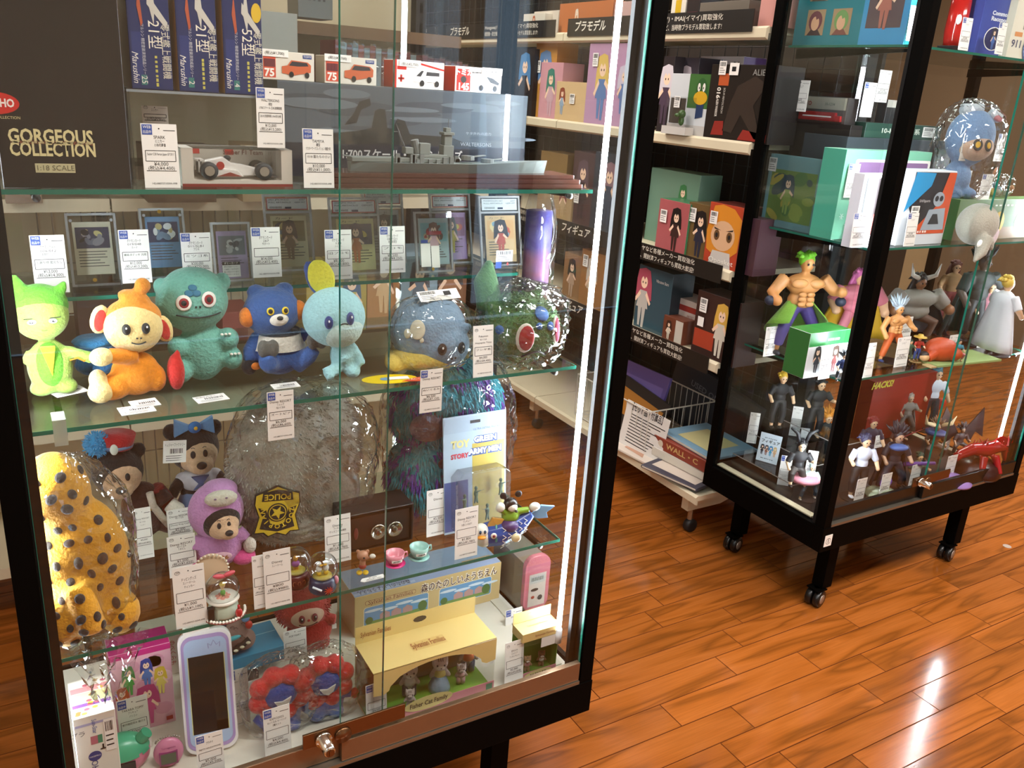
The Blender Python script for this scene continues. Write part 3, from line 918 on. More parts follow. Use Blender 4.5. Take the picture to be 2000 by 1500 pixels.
# racing car in its clear box
t, w, h, d = carton('racing_car_box', 'white window box holding a racing car, on the top shelf', 'box', 357, 364, 572, 288, Y=1.112, d=.055, front='#e8e2d8', side='#e2dcd2')
t.location.z = Z1
for o in list(t.children): bpy.data.objects.remove(o)
m = MB(); m.box(0, w, .045, .055, 0, h).box(0, w, .001, .045, 0, .008).box(0, .014, .001, .045, .008, h).box(w-.014, w, .001, .045, .008, h); m.put('carton', M('#e6dfd2', .4, 'print'), t)
MB().box(.014, w-.014, .0438, .0444, .008, h-.003).put('backdrop_print', M('#b9b1a4', .4, 'print'), t)
MB().box(0, w, 0, .0008, 0, h).box(0, w, 0, .055, h-.0008, h).put('window', WINDOW_PLASTIC, t)
panel(t, 0, w, .0, .0035, '#7e2a22', 'red_band', y=-.0004)
ztext(t, 'Sauber F1 Team', .0085, w*.62, h*.83, '#6d2f2a', width=.05, y=.043)
panel(t, w*.45, w*.53, h*.76, h*.92, '#c02a22', 'logo_print', y=.0434); panel(t, .016, .03, h*.78, h*.95, '#b8352c', 'logo_print', y=.0434)
rcx = thing('model_racing_car', 'white and grey open-wheel racing car model inside the window box', 'model car', Vector(t.location)+Vector((.02, .02, .0085)))
L_ = w-.04; R90 = rotm(math.pi/2)
b = MB()
b.prism([(L_*.05, -.007, .006), (L_*.10, -.007, .021), (L_*.34, -.007, .026), (L_*.44, -.007, .019), (L_*.6, -.007, .017), (L_*.93, -.007, .010), (L_*.98, -.007, .006), (L_*.9, -.007, .004), (L_*.1, -.007, .003)], (0, .014, 0))
b.prism([(L_*.22, -.014, .003), (L_*.25, -.014, .013), (L_*.5, -.014, .011), (L_*.58, -.014, .003)], (0, .028, 0))
b.put('body', M('#e9e5df', .25, 'lacquer'), rcx, bevel=.0015)
MB().prism([(L_*.24, -.0146, .0035), (L_*.40, -.0146, .0085), (L_*.56, -.0146, .0035)], (0, .0292, 0)).put('side_stripe', M('#8a241d', .3, 'lacquer'), rcx)
MB().box(0, L_*.09, -.013, .013, .021, .023).box(L_*.01, L_*.03, -.013, -.012, .008, .023).box(L_*.01, L_*.03, .012, .013, .008, .023).put('rear_wing', M('#d9d4cc', .3, 'lacquer'), rcx)
MB().box(L_*.9, L_*1.02, -.017, .017, .003, .0045).put('front_wing', M('#4a4a4c', .3, 'lacquer'), rcx)
MB().ell((L_*.40, 0, .024), (.005, .004, .004)).put('helmet', M('#2b2b2d', .3), rcx, True)
MB().poly(oval(L_*.28, .0165, .005, .005, -.0146, 14)).put('roundel', M('#b3251f', .4, 'print'), rcx)
for fx in (.13, .83):
    for y in (-.0165, .0165):
        wl = MB().lathe([(.006, -.005), (.0105, -.004), (.0105, .004), (.006, .005)], (L_*fx, y, .0105), 18, R90).put('wheel', M('#171615', .6), rcx, True)
        MB().lathe([(.006, -.0056), (.006, .0056)], (L_*fx, y, .0105), 12, R90).put('rim', M('#a8a59d', .3, 'metal', .8), wl)
t, w, h, d = carton('limited_edition_box', 'black limited edition model box with a red car picture behind the racing car', 'box', 312, 276, 455, 215, Y=1.19, d=.05, front='#231c18', side='#171210')
t.location.z = Z1; 
for o in t.children: o.location.z = 0
ztext(t, 'LIMITED EDITION 1,000pcs', .0045, w*.66, h*.12, gold)
MB().poly([(w*.12, -.0004, h*.3), (w*.5, -.0004, h*.34), (w*.52, -.0004, h*.62), (w*.2, -.0004, h*.56)]).put('car_print', M('#8e4038', .4, 'print'), t)
MB().prism([(-.002, -.002, 0), (w+.002, -.002, 0), (w+.002, d+.002, 0), (-.002, d+.002, 0)], (0, 0, h+.003)).put('clear_sleeve', WINDOW_PLASTIC, t)

price_tag('white price tag with blue stamp marked ¥4,000 beside the racing car box', 284, 367, 353, 241, Y=1.097, head=('SPARK', 'ミニカー', '小林可夢偉', 'Sauber C30 Ferrari Japan GP 2011'), price=4000, rx=-.06)
price_tag('white price tag marked ¥12,000 hanging between blue boxes and battleship box', 503, 288, 557, 170, Y=1.110, head=('WALTERSONS', '模型', '1/700スケール 日本海軍戦艦', '2018 武蔵再現 1944年仕様'), price=12000, rx=0)
price_tag('white price tag marked ¥10,000 on the shelf edge right of the racing car', 594, 367, 653, 251, Y=1.093, head=('TAMIYA', '模型', 'マスターワークコレクション 戦艦大和', '1018 雲たちのさい'), price=10000, rx=-.06)
o = price_tag('smoky grey price tag standing behind the ¥4,000 tag', 279, 245, 330, 206, Y=1.16, web=False, head=('ミニカー', '', ''), price=3000)
# the long grey box under the toy car boxes
BY = 1.236
t, w, h, d = carton('warship_box', 'long dark blue-grey battleship model box printed 1:700 behind the toy ship', 'box', 545, 320, 1022, 170, Y=BY, d=.11, front='#5d6872', side='#394049', top='#565f68')
t.location.z = Z1; h = 1.3092-Z1
for o in list(t.children): bpy.data.objects.remove(o)
m = MB(); m.box(0, w, 0, d, 0, h); m.put('carton', M('#5d6872', .3, 'print'), t, bevel=.001)
panel(t, 0, w, 0, Lf(t, 800, 284)[1], '#232838', 'navy_band', y=-.0012)
m = MB(); y = -.0004
for i in range(16):
    r_ = random.Random(i); cx, cz = r_.uniform(.02, w-.03), r_.uniform(.06, h-.01); m.poly(oval(cx, cz, r_.uniform(.03, .075), r_.uniform(.003, .008), y-.00003*i, 14), i % 2)
m.put('cloud_print', [M('#76818a', .35, 'print'), M('#4d5761', .35, 'print')], t)
m = MB(); y = -.0011
def sil(pts): m.poly([(a, y, b) for a, b in (tuple(Lf(t, *q)) for q in pts)])
sil([(600, 300), (630, 262), (700, 255), (725, 250), (732, 216), (742, 212), (752, 214), (756, 250), (766, 252), (775, 232), (790, 236), (800, 262), (880, 268), (960, 300)])
m.put('warship_print', M('#2a2f30', .35, 'print'), t)
m = MB(); y = -.0009
sil([(672, 244), (690, 222), (702, 198), (722, 192), (724, 206), (705, 214), (696, 240)]); m.put('smoke_print', M('#272b2f', .35, 'print'), t)
m = MB(); y = -.0010
sil([(560, 306), (640, 290), (760, 286), (900, 290), (1005, 305), (1005, 318), (560, 318)]); m.put('sea_print', M('#565f5e', .35, 'print'), t)
x, z = Lf(t, 788, 304); ztext(t, '1:700スケール・艦船シリーズ', .0165, x, z, '#e6e4df', width=onY(905, 304, BY).x-onY(672, 304, BY).x, y=-.0015, bold=.0003)
x, z = Lf(t, 1002, 317); ztext(t, 'WALTERSONS', .0062, x-.006, z, '#dfe2e6', width=.034, y=-.0013, bold=.0002)
x, z = Lf(t, 940, 283); ztext(t, 'WALTERSONS', .008, x-.01, z, '#c9d2da', width=.055, y=-.0013)
x, z = Lf(t, 945, 262); ztext(t, 'ケタ外れの迫力', .005, x-.01, z, '#c9d2da', width=.045, y=-.0013)
MB().box(-.001, w+.001, -.0024, -.0020, 0, h+.001).put('shrink_film', clear('shrink_wrap', '#f8f8f8', 1.4, (5, .05)), t)
# toy car boxes
def tomica(label, xl, yb, xr, yt, kind, num):
    t, w, h, d = carton('toy_car_box', label, 'box', xl, yb, xr, yt, Y=BY+.004, d=.04, front='#ded6c8' if kind < 2 else '#f1ede8', side='#c9442f' if kind >= 2 else '#c8bba6', group='toy car boxes on the battleship box')
    t.location.z = 1.3095
    if kind in (0, 1):
        panel(t, .002, w*.26, .003, h*.82, '#d2553f', 'red_corner'); panel(t, .003, w*.25, h*.45, h*.72, '#6b2f36', 'photo_print', y=-.0006)
        ztext(t, num, .014, w*.14, h*.24, '#efe9e0', bold=.0005); panel(t, w*.78, w*.95, h*.80, h*.93, '#2d4a8c', 'logo_block'); ztext(t, 'TOMY', .004, w*.865, h*.865, '#f0ece4', y=-.0009)
        MB().box(-.0002, w*.5, -.0012, -.0008, h*.80, h*1.05).put('price_sticker', CARD, t); ztext(t, '(税込¥1,700)', .005, w*.24, h*.92, y=-.0016)
        body, glassc = '#c9633f', '#34343a'
    elif kind == 2:
        panel(t, 0, .004, 0, h, '#c8281f', 'red_edge'); panel(t, w*.06, w*.24, h*.66, h*.78, '#c8281f', 'red_flash')
        m = MB(); rect(m, w*.08, w*.20, h*.31, h*.38, -.0005); rect(m, w*.122, w*.158, h*.22, h*.48, -.0005); m.put('cross_print', M('#c8281f', .4, 'print'), t)
        MB().poly([(w*.5, -.0004, h*.88), (w, -.0004, h*.70), (w, -.0004, h*.76), (w*.5, -.0004, h*.95)]).put('red_flash', M('#c8281f', .4, 'print'), t)
        MB().box(w*.1, w*.52, -.0012, -.0008, h*.78, h*1.02).put('price_sticker', CARD, t); ztext(t, '(税込¥2,750)', .005, w*.3, h*.86, y=-.0016)
        body, glassc = '#e8e4e0', '#3a3a3e'
    else:
        panel(t, w*.03, w*.32, h*.05, h*.90, '#c8281f', 'red_corner'); ztext(t, num, .0135, w*.175, h*.20, '#f4efe8', bold=.0006); ztext(t, 'トミカ', .0105, w*.175, h*.76, '#f4efe8', bold=.0005)
        m = MB().poly(oval(w*.175, h*.49, .005, .005, -.0006, 16)); m.put('emblem', M('#2a2a2a', .4, 'print'), t)
        panel(t, w*.34, w*.97, h*.05, h*.62, '#aeb9d6', 'sky_print'); dashes(t, w*.45, h*.79, w*.2, .002, '#333333')
        MB().box(w*.56, w*1.0, -.0012, -.0008, h*.74, h*1.02).put('price_sticker', CARD, t); ztext(t, '(税込¥1,400)', .005, w*.78, h*.86, y=-.0016)
        body, glassc = '#e6e6e6', '#2b2b30'
    m = MB(); cx, cz, s = w*.66, h*.40, w*.30
    P_ = lambda a, b, k=0: (cx+s*a, -.0007-.0001*k, cz+s*b)
    if kind == 2: m.poly([P_(-.9, -.25), P_(.85, -.2), P_(.9, .45), (P_(.3, .5)), P_(-.4, .5), P_(-.85, .1)], 0); m.poly([P_(-.75, .1, 1), P_(-.4, .42, 1), P_(-.25, .42, 1), P_(-.45, .08, 1)], 1); m.poly([P_(-.1, .15, 1), P_(-.05, .38, 1), P_(.8, .36, 1), P_(.8, .16, 1)], 1)
    elif kind == 3: m.poly([P_(-.95, -.1), P_(.6, -.35), P_(.95, -.1), P_(.9, .15), P_(.45, .35), P_(-.2, .45), P_(-.6, .3), P_(-.95, .2)], 0); m.poly([P_(.0, .4, 1), P_(.5, .3, 1), P_(.95, .05, 1), P_(.9, -.1, 1), P_(.3, .05, 1)], 1)
    else: m.poly([P_(-.95, -.25), P_(-.2, -.35), P_(.9, -.12), P_(.92, .3), P_(.7, .48), P_(-.35, .55), P_(-.6, .22), P_(-.95, .15)], 0); m.poly([P_(-.5, .22, 1), P_(-.3, .48, 1), P_(.65, .44, 1), P_(.75, .25, 1), P_(.1, .2, 1)], 1)
    for a in (-.35, .65): m.poly(oval(cx+s*a, cz-s*.3, s*.15, s*.18, -.0010, 12), 2)
    m.put('car_print', [M(body, .35, 'print'), M(glassc, .35, 'print'), M('#222120', .4, 'print')], t)
tomica('small toy car box numbered 75 with orange car, leftmost behind blue boxes', 512, 158, 614, 101, 0, '75')
tomica('small toy car box numbered 75 with orange car, behind the door edge', 634, 162, 735, 107, 1, '75')
tomica('small white toy car box with red cross and ambulance picture', 769, 172, 866, 117, 2, '')
tomica('small red and blue toy car box numbered 145', 888, 179, 978, 129, 3, '145')
# battleship model on its stepped stand
P = onY(700, 372, 1.10); P.z = Z1
Wb = onY(1137, 372, 1.10).x-P.x
t = thing('model_battleship', 'grey toy battleship on a stepped dark brown display base', 'model ship', P)
WOODB = M('#4a2a22', .18, 'lacquer')
for i, (ins, z0, z1_) in enumerate(((0, 0, .006), (.003, .006, .0125), (.010, .0125, .0185))):
    box('base_step', WOODB, -.04+ins, Wb-ins, ins, .085-ins, z0, z1_, t, .0012)
hull = M('#7b8582', .5); deck = M('#9b8d6e', .7); gun = M('#6d716e', .5)
H0 = .0185; hl = onY(1068, 330, 1.135).x-P.x; x0h = .0
cy = .036
m = MB()
sec = []
for i in range(15):
    a = i/14; x = x0h+(hl-x0h)*a
    bw = .0175*min(1, (1-a)**.55*1.7, (a+.05)**.5*2)
    zt = H0+.013+.006*max(0, a-.6)/.4
    sec.append([m.bm.verts.new(q) for q in ((x-.004*a, cy-bw*.6, H0), (x, cy-bw, zt), (x, cy+bw, zt), (x-.004*a, cy+bw*.6, H0))])
for a, b in zip(sec, sec[1:]):
    for i in range(4): m._f([a[i], a[(i+1) % 4], b[(i+1) % 4], b[i]])
m._f(sec[0]); m._f(sec[-1]); m.put('hull', hull, t)
D0 = H0+.0135
cx = onY(872, 300, 1.135).x-P.x
m = MB()
for (dx, wx, wy, z0, z1_) in ((-.075, .14, .011, 0, .006), (-.03, .055, .009, .006, .011), (.0, .016, .008, .006, .024), (.0, .012, .006, .024, .038), (.0, .017, .008, .038, .042), (.0, .008, .005, .042, .048), (-.036, .016, .007, .011, .026), (-.06, .012, .007, .011, .020)):
    m.box(cx+dx-wx/2, cx+dx+wx/2, cy-wy, cy+wy, D0+z0, D0+z1_)
m.put('superstructure', M('#737872', .55), t, bevel=.0006, seg=1)
MB().tube([(cx-.045, cy, D0+.01), (cx-.050, cy, D0+.030)], .0055, 10).put('funnel', gun, t)
m = MB()
for a, b in (((cx-.062, cy-.004, D0+.012), (cx-.078, cy, D0+.05)), ((cx-.062, cy+.004, D0+.012), (cx-.078, cy, D0+.05)), ((cx-.086, cy-.006, D0+.04), (cx-.07, cy+.006, D0+.04)), ((cx+.002, cy, D0+.046), (cx+.002, cy, D0+.06))): m.tube([a, b], .0006, 5)
m.put('mast', M('#4c4d4a', .5), t)
for dx, s_ in ((-.125, -1), (.035, 1), (.068, 1)):
    g_ = MB().lathe([(.010, 0), (.0095, .006), (.004, .0065)], (cx+dx, cy, D0+(.004 if dx == .035 else 0)), 12).put('gun_turret', gun, t)
    m = MB()
    for k in (-.004, 0, .004): m.tube([(cx+dx+s_*.006, cy+k, D0+.0045+(.004 if dx == .035 else 0)), (cx+dx+s_*.028, cy+k, D0+.007+(.004 if dx == .035 else 0))], .0008, 5)
    m.put('gun_barrels', gun, g_)
m = MB(); rg = random.Random(4)
for i in range(26):
    a = rg.uniform(-.085, .03); s_ = rg.choice((-1, 1)); m.box(cx+a-.003, cx+a+.003, cy+s_*.012-.002, cy+s_*.012+.002, D0-.001, D0+rg.uniform(.004, .013))
m.put('deck_guns', gun, t)['kind'] = 'stuff'

# ================================================================ LEFT CASE, CARD SHELF
ZC = 1.0103
def card_face(par, w, h, x0, z0, cw, ch, y, border, pic, text_col, dummy=False, name_='', seed=0, hair=None, cloth=None):
    """a made-up trading card: frame, picture field with soft shapes, rules text"""
    r = random.Random(seed)
    m = MB(); rect(m, x0, x0+cw, z0, z0+ch, y); c = m.put('card', M(border, .25, 'print'), par)
    m = MB(); rect(m, x0+cw*.06, x0+cw*.94, z0+ch*.50, z0+ch*.90, y-.0002)
    pal = [M(p, .3, 'print') for p in pic]
    for i in range(9):
        cx, cz = x0+cw*r.uniform(.25, .75), z0+ch*r.uniform(.58, .82)
        m.poly(oval(cx, cz, cw*r.uniform(.06, .18), ch*r.uniform(.03, .08), y-.0003-.00002*i, 10, 0, r.uniform(-1, 1)), 1+i % (len(pal)-1))
    m.put('picture_print', pal, c)
    if hair: art(c, x0+cw*.5, z0+ch*.14, ch*.78, hair, cloth, y=y-.0006, seed=seed)
    m = MB()
    if name_: add_text(m, name_, ch*.05, (x0+cw*.38, y-.0003, z0+ch*.945), width=cw*.5)
    for i in range(6):
        zz = z0+ch*(.43-.055*i)
        rect(m, x0+cw*.1, x0+cw*r.uniform(.6, .92), zz, zz+ch*.016, y-.0003)
    m.put('rules_print', M(text_col, .4, 'print'), c)
    if dummy:
        q = MB(); rect(q, x0+cw*.12, x0+cw*.72, z0+ch*.04, z0+ch*.36, y-.0006); s = q.put('dummy_label', CARD, par)
        q = MB(); rect(q, x0+cw*.12, x0+cw*.72, z0+ch*.29, z0+ch*.36, y-.0008); q.put('label_band', INK, s)
        q = MB(); add_text(q, 'ダミーカード', ch*.055, (x0+cw*.42, y-.001, z0+ch*.325), width=cw*.46); q.put('band_lettering', CARD, s)
        q = MB()
        for i, tt in enumerate(('実物は商品カウンター', 'で保管しております', '購入の際はスタッフまで', 'お声がけください')): add_text(q, tt, ch*.035, (x0+cw*.41, y-.0009, z0+ch*(.255-.055*i)), width=cw*.48)
        q.put('label_lettering', INK, s)
    return c
def slab_thing(label, xl, yb, xr, yt, Y=None, lean=-.22, cat='graded card', ft=None, graded=True, thick=.006, z=ZC):
    P, w, h = place(xl, yb, xr, yt, z if Y is None else None, Y)
    P.z = z
    h = h/math.cos(lean) if not graded else min(h/math.cos(lean), w*1.7)
    t = thing('graded_card_slab' if graded else 'card_holder', label, cat, P, 0, 'trading cards on the narrow shelf', lean)
    b = MB()
    e = .0035
    b.box(0, w, 0, .0012, 0, h).box(0, w, thick-.0012, thick, 0, h)
    b.put('clear_case', ACRYLIC, t, bevel=.0005, seg=1)
    r = MB()
    for a in ((0, e, .0, h), (w-e, w, .0, h), (e, w-e, 0, e), (e, w-e, h-e, h)): r.box(a[0], a[1], .0012, thick-.0012, a[2], a[3])
    r.put('case_rim', clear('rim_acrylic', '#dfe4e8', 1.6, None, .55), t)
    st_ = MB().box(w*.12, w*.88, -.018, .022, -.0006, .0025)
    return t, w, h
def psa(label, xl, yb, xr, yt, pic, seed, hair, cloth, Y=None, border='#e3d7ae', line='2021 JPN HOLO', red=True, lean=-.22):
    t, w, h = slab_thing(label, xl, yb, xr, yt, Y, lean)
    y = .0020
    zl = h*.80
    m = MB(); rect(m, w*.07, w*.93, zl, h*.96, y); l = m.put('grade_label', M('#e7ebea', .4, 'print'), t)
    if red:
        m = MB(); q = .0016
        rect(m, w*.07, w*.93, zl, zl+q, y-.0002); rect(m, w*.07, w*.93, h*.96-q, h*.96, y-.0002); rect(m, w*.07, w*.07+q, zl, h*.96, y-.0002); rect(m, w*.93-q, w*.93, zl, h*.96, y-.0002)
        m.put('red_border', M('#b3242a', .4, 'print'), l)
    m = MB()
    add_text(m, line+'             #267', h*.028, (w*.5, y-.0003, h*.93), width=w*.76); add_text(m, 'FULL ART/HOLO    GEM MT', h*.028, (w*.5, y-.0003, h*.895), width=w*.76)
    for i in range(9): rect(m, w*(.14+.028*i), w*(.152+.028*i), zl+h*.02, zl+h*.045, y-.0003)
    m.put('label_lettering', INK, l)
    m = MB(); rect(m, w*.45, w*.58, zl+h*.015, zl+h*.04, y-.0003); m.put('hologram', M('#33405e', .3, 'metal', .6), l)
    MB().box(e_, w-e_, .002, .004, h*.755, h*.785).put('divider_bar', clear('rim_acrylic', '#dfe4e8', 1.6, None, .55), t)
    cw = w*.74; card_face(t, w, h, (w-cw)/2, h*.06, cw, h*.665, .0022, border, pic, '#4a463c', name_='カード', seed=seed, hair=hair, cloth=cloth)
    # small acrylic easel under it
    return t
e_ = .0035
psa('graded card with red label, girl in yellow hat, leftmost slab', 525, 532, 618, 384, ('#8a7a4e', '#3a3540', '#b6a463', '#5e7d8c'), 11, '#4a3a36', '#8a6a4a')
psa('graded card with red label, girl in orange top, left of the door edge', 652, 539, 749, 390, ('#4d4a58', '#33323c', '#8c6b3e', '#c9b254'), 12, '#3c3148', '#c06a35', border='#d3c68e')
psa('graded card with red label, standing behind its neighbour between the door edges', 716, 526, 795, 381, ('#6a6a70', '#4a4e5c', '#908c80'), 13, '#55504e', '#6a6d80', Y=1.40, border='#c2c1bc')
psa('graded card with red label and colourful mosaic picture, right of the door overlap', 846, 517, 925, 381, ('#7a4f6e', '#c2b23e', '#3f6f6a', '#b0523f', '#30303a'), 14, '#35505a', '#b8a83a', border='#a98aae')
t = psa('graded card with pale label and flame-orange picture, rightmost slab', 942, 522, 1021, 387, ('#d8a56a', '#c2553a', '#e3c98f', '#a63c33', '#7fa0b0'), 15, '#2c2a30', '#b04a36', border='#dcb988', red=False, line='POKEMON JPN ART')
P, w, h = place(976, 527, 1024, 497, ZC); P.z = ZC
st_ = thing('acrylic_easel', 'small clear acrylic stand under the rightmost slab', 'stand', P+Vector((0, -.004, 0)))
MB().box(0, w, 0, .002, 0, h).box(0, w, .002, .03, 0, .002).put('easel_plate', ACRYLIC, st_)
MB().poly(oval(w*.25, h*.4, .002, .003, -.0004, 8)).put('red_mark', M('#c23b33', .4), st_)
for lab, px, bd, pic, nm, dummy, seed in (
    ('pale trading card in a thick clear holder with gold dot, leftmost card', (142, 561, 240, 421), '#e3dcc0', ('#3a3f57', '#8f9299', '#d9cf8a', '#20222e', '#6f7584'), 'カード', False, 21),
    ('blue trading card in a screwed clear holder, behind the ¥12,000 tag', (284, 546, 371, 411), '#6f9cc2', ('#2f3f63', '#c7b87c', '#6f8da6', '#dfe4e2'), 'カード', False, 22),
    ('purple trading card with a dummy card label in a clear sleeve case', (421, 552, 497, 438), '#a897b8', ('#6d747c', '#a9b0b4', '#464d57', '#c4c8ca'), 'カード', True, 23)):
    t, w, h = slab_thing(lab, *px, graded=False, thick=.008, lean=-.2)
    card_face(t, w, h, w*.12, h*.16 if not dummy else h*.05, w*.76, h*.72 if not dummy else h*.8, .0018, bd, pic, '#5a5550' if not dummy else '#4c4258', dummy, '', seed)
    if not dummy:
        for sx in (.1, .9):
            for sz in (.9,): MB().lathe([(.0022, 0), (.0022, .0012)], (w*sx, -.0012, h*sz), 10, rotm(math.pi/2)).put('corner_screw', ACRYLIC_EDGE, t)
        MB().lathe([(.0028, 0), (.0028, .001)], (w*.45, -.0008, h*.085 if seed == 21 else h*.95), 12, rotm(math.pi/2)).put('magnet', M('#b99b4a', .3, 'metal', .9), t)
        MB().box(w*.1, w*.95, -.012, .0, -.0002, .008).put('easel_foot', ACRYLIC, t)
t, w, h = slab_thing('bright trading card with striped red hat picture in a one-touch holder', 815, 534, 887, 417, graded=False, lean=-.2)
card_face(t, w, h, w*.1, h*.13, w*.8, h*.76, .0018, '#b8cfd0', ('#8cc3c8', '#e0c9a0', '#b4484a', '#d9e6e4', '#6f5a4c'), '#5a5550', False, '', 31, '#6e4a3c', '#d9b0b4')
m = MB(); rect(m, w*.3, w*.70, h*.62, h*.68, .0004); m.put('red_stripe_print', M('#b8363c', .4, 'print'), t)
MB().box(w*.12, w*.38, -.0006, -.0002, h*.10, h*.48).box(w*.40, w*.62, -.0006, -.0002, h*.08, h*.44).put('price_sticker', CARD, t)
panel(t, w*.14, w*.32, h*.49, h*.54, '#2c4fa3', 'blue_stamp'); MB().lathe([(.0028, 0), (.0028, .001)], (w*.42, -.0008, h*.06), 12, rotm(math.pi/2)).put('magnet', M('#b99b4a', .3, 'metal', .9), t)
for o_, xx in ((st_, 0),):
    panel(o_, -.012, .0, .004, .02, '#2c4fa3', 'blue_stamp', y=-.001); 
barcode_label(st_, -.012+.0, .016, .034, .02, y=-.0012)

T = price_tag
T('white price tag with blue stamp marked ¥13,000, leftmost on the card shelf', 70, 574, 137, 462, Y=1.283, head=('ポケモンカード', '006/012', '未開封パック', '旧裏仕様 鑑定なし'), price=13000)
T('white price tag with blue stamp marked ¥12,000 between the pale and blue cards', 240, 554, 298, 451, Y=1.283, head=('ポケモンカード', '019/048', 'カード', '構築済デッキ 汎用'), price=12000)
T('white price tag with blue stamp marked ¥200,000 beside the purple dummy card', 359, 552, 417, 457, Y=1.283, head=('ポケモンカード', '011/SLB1', 'プロモ', 'ミツゴ系'), price=200000)
T('white price tag with blue stamp marked ¥14,000 before the leftmost graded slab', 495, 543, 551, 446, Y=1.283, head=('ポケモンカード', '267', 'サポート', ''), price=14000)
T('white price tag with blue stamp marked ¥8,000 just left of the bright door edge', 637, 547, 689, 451, Y=1.283, head=('ポケモンカード', '123', 'ハイパー', '旧プロモ'), price=8000)
T('white price tag with blue stamp marked ¥7,500 between the two door edges', 743, 534, 792, 444, Y=1.283, head=('ポケモンカード', '087/21', '新道具軍団', 'プロモ'), price=7500)
# rolled poster standing at the right
P = onz(1052, 700, .898); u = mpp(P)
t = thing('rolled_poster', 'purple and orange rolled poster in a clear sleeve at the right', 'poster', (P.x-.0, P.y+.03, .8975))
r_ = 36*u; hh = .24
def sunset():
    m = bpy.data.materials.new('sunset_print'); m.use_nodes = True; nt = m.node_tree; b = nt.nodes['Principled BSDF']; N = nt.nodes.new; L = nt.links.new
    tc = N('ShaderNodeTexCoord'); sp = N('ShaderNodeSeparateXYZ'); nz = N('ShaderNodeTexNoise'); nz.inputs['Scale'].default_value = 16
    ad = N('ShaderNodeMath'); ad.operation = 'MULTIPLY_ADD'; ad.inputs[1].default_value = .5
    rp = N('ShaderNodeValToRGB'); e = rp.color_ramp.elements
    L(tc.outputs['Generated'], sp.inputs[0]); L(tc.outputs['Object'], nz.inputs['Vector']); L(nz.outputs['Fac'], ad.inputs[0]); L(sp.outputs['Z'], ad.inputs[2]); L(ad.outputs[0], rp.inputs[0])
    e[0].position = .2; e[0].color = lin('#7f8f68')+(1,); e[1].position = 1.25 if False else 1.0; e[1].color = lin('#5a55a8')+(1,)
    for p, c in ((.42, '#b8603a'), (.6, '#c07a5a'), (.75, '#6d5a9a'), (.88, '#a06a8c')):
        q = e.new(p); q.color = lin(c)+(1,)
    L(rp.outputs[0], b.inputs['Base Color']); b.inputs['Roughness'].default_value = .3
    return m
SUNSET = sunset()
MB().tube([(0, 0, .003), (0, 0, hh)], r_*.72, 22).put('paper_roll', SUNSET, t, True)
MB().tube([(0, 0, 0), (0, 0, .02), (0, 0, hh-.02), (0, 0, hh+.03)], [r_*.7, r_*.98, r_*.98, r_*.6], 9).put('clear_sleeve', FILM, t)
# two dark hooked pouches behind it
P, w, h = place(1003, 470, 1050, 382, Y=1.445)
t = thing('card_sleeve_pack', 'dark sleeve pack with a hang hook behind the rightmost slab', 'pack', P)
h += t.location.z-.8975; t.location.z = .8975; t.location.x -= .045
MB().box(0, w, 0, .004, 0, h).put('backing_card', M('#25232a', .4, 'print'), t); MB().box(-.002, w+.002, -.001, .0, -.0, h+.002).put('clear_pouch', FILM, t); ztext(t, 'Side', .008, w*.5, h*.55, '#d8d8e0', y=-.0004)

# ================================================================ LEFT CASE, PLUSH SHELF
ZP = .8972
def toy(name, label, cx, yb, z=ZP, face=.6, group='plush toys', cat='plush toy', back=0.0):
    P = onz(cx, yb, z); u = mpp(P)
    P.z = z
    rz = -math.atan2(P.x, P.y)*face
    t = thing(name, label, cat, P, rz, group)
    return t, u, u/.94
PL = lambda c: M(c, .85, 'plush')
SM = lambda c: M(c, .7, 'fabric')
def sc_(pts, u, v): return [(a*u, b*u, c*v) for a, b, c in pts]
def E(c, r, u, v, R=None): return ((c[0]*u, c[1]*u, c[2]*v), (r[0]*u, r[1]*u, r[2]*v)) + ((R,) if R is not None else ())
def T_(pts, rad, u, v): return ('t', sc_(pts, u, v), [q*u for q in rad])

# 1 light green doll with a leafy cap
t, u, v = toy('plush_doll', 'light green plush doll with leafy green cap and yellow scarf, leftmost on its shelf', 104, 766)
hc, hr = (-6*u, -4*u, 148*v), (49*u, 40*u, 46*v)
soft('body', [(hc, hr), E((0, 0, 50), (40, 30, 52), u, v), E((-18, -6, 12), (22, 24, 14), u, v), E((24, -6, 12), (21, 23, 13), u, v), T_([(30, -5, 82), (52, -14, 72), (76, -20, 64)], (9, 11, 12), u, v), T_([(-30, -5, 82), (-40, -8, 60)], (9, 10), u, v)], PL('#9dbd52'), t, .0028)
soft('leaf_cap', [E((-6, 4, 164), (50.5, 42, 38), u, v), T_([(-34, 2, 188), (-40, 0, 208), (-42, 0, 222)], (17, 11, 4), u, v), T_([(26, 2, 182), (36, 0, 196), (41, 0, 206)], (13, 9, 4), u, v)], PL('#5fae26'), t, .0028)
soft('apron', [E((0, -7, 54), (30, 27, 46), u, v)], PL('#66b82a'), t, .003)
MB().prism(sc_([(-14, -36, 96), (12, -36, 96), (2, -38, 42)], u, v), (0, 10*u, 0)).put('scarf', PL('#e3b51e'), t, bevel=.001)
for s, dx in ((-1, -.42), (1, .52)):
    e = eye(t, hc, hr, (dx, -1, -.10), 8*u, 4.5*v, roll=-.15*s, k=.45)
    seam('brow', t, [(hc[0]+u*(dx*44-10), hc[1]-37*u, hc[2]+2*v), (hc[0]+u*(dx*44+10), hc[1]-37*u, hc[2]+3*v)], .0006, INK)
seam('mouth', t, arc_on(hc, hr, -.05, .22, -.5, -.03), .0005, SM('#6f7a3c'))
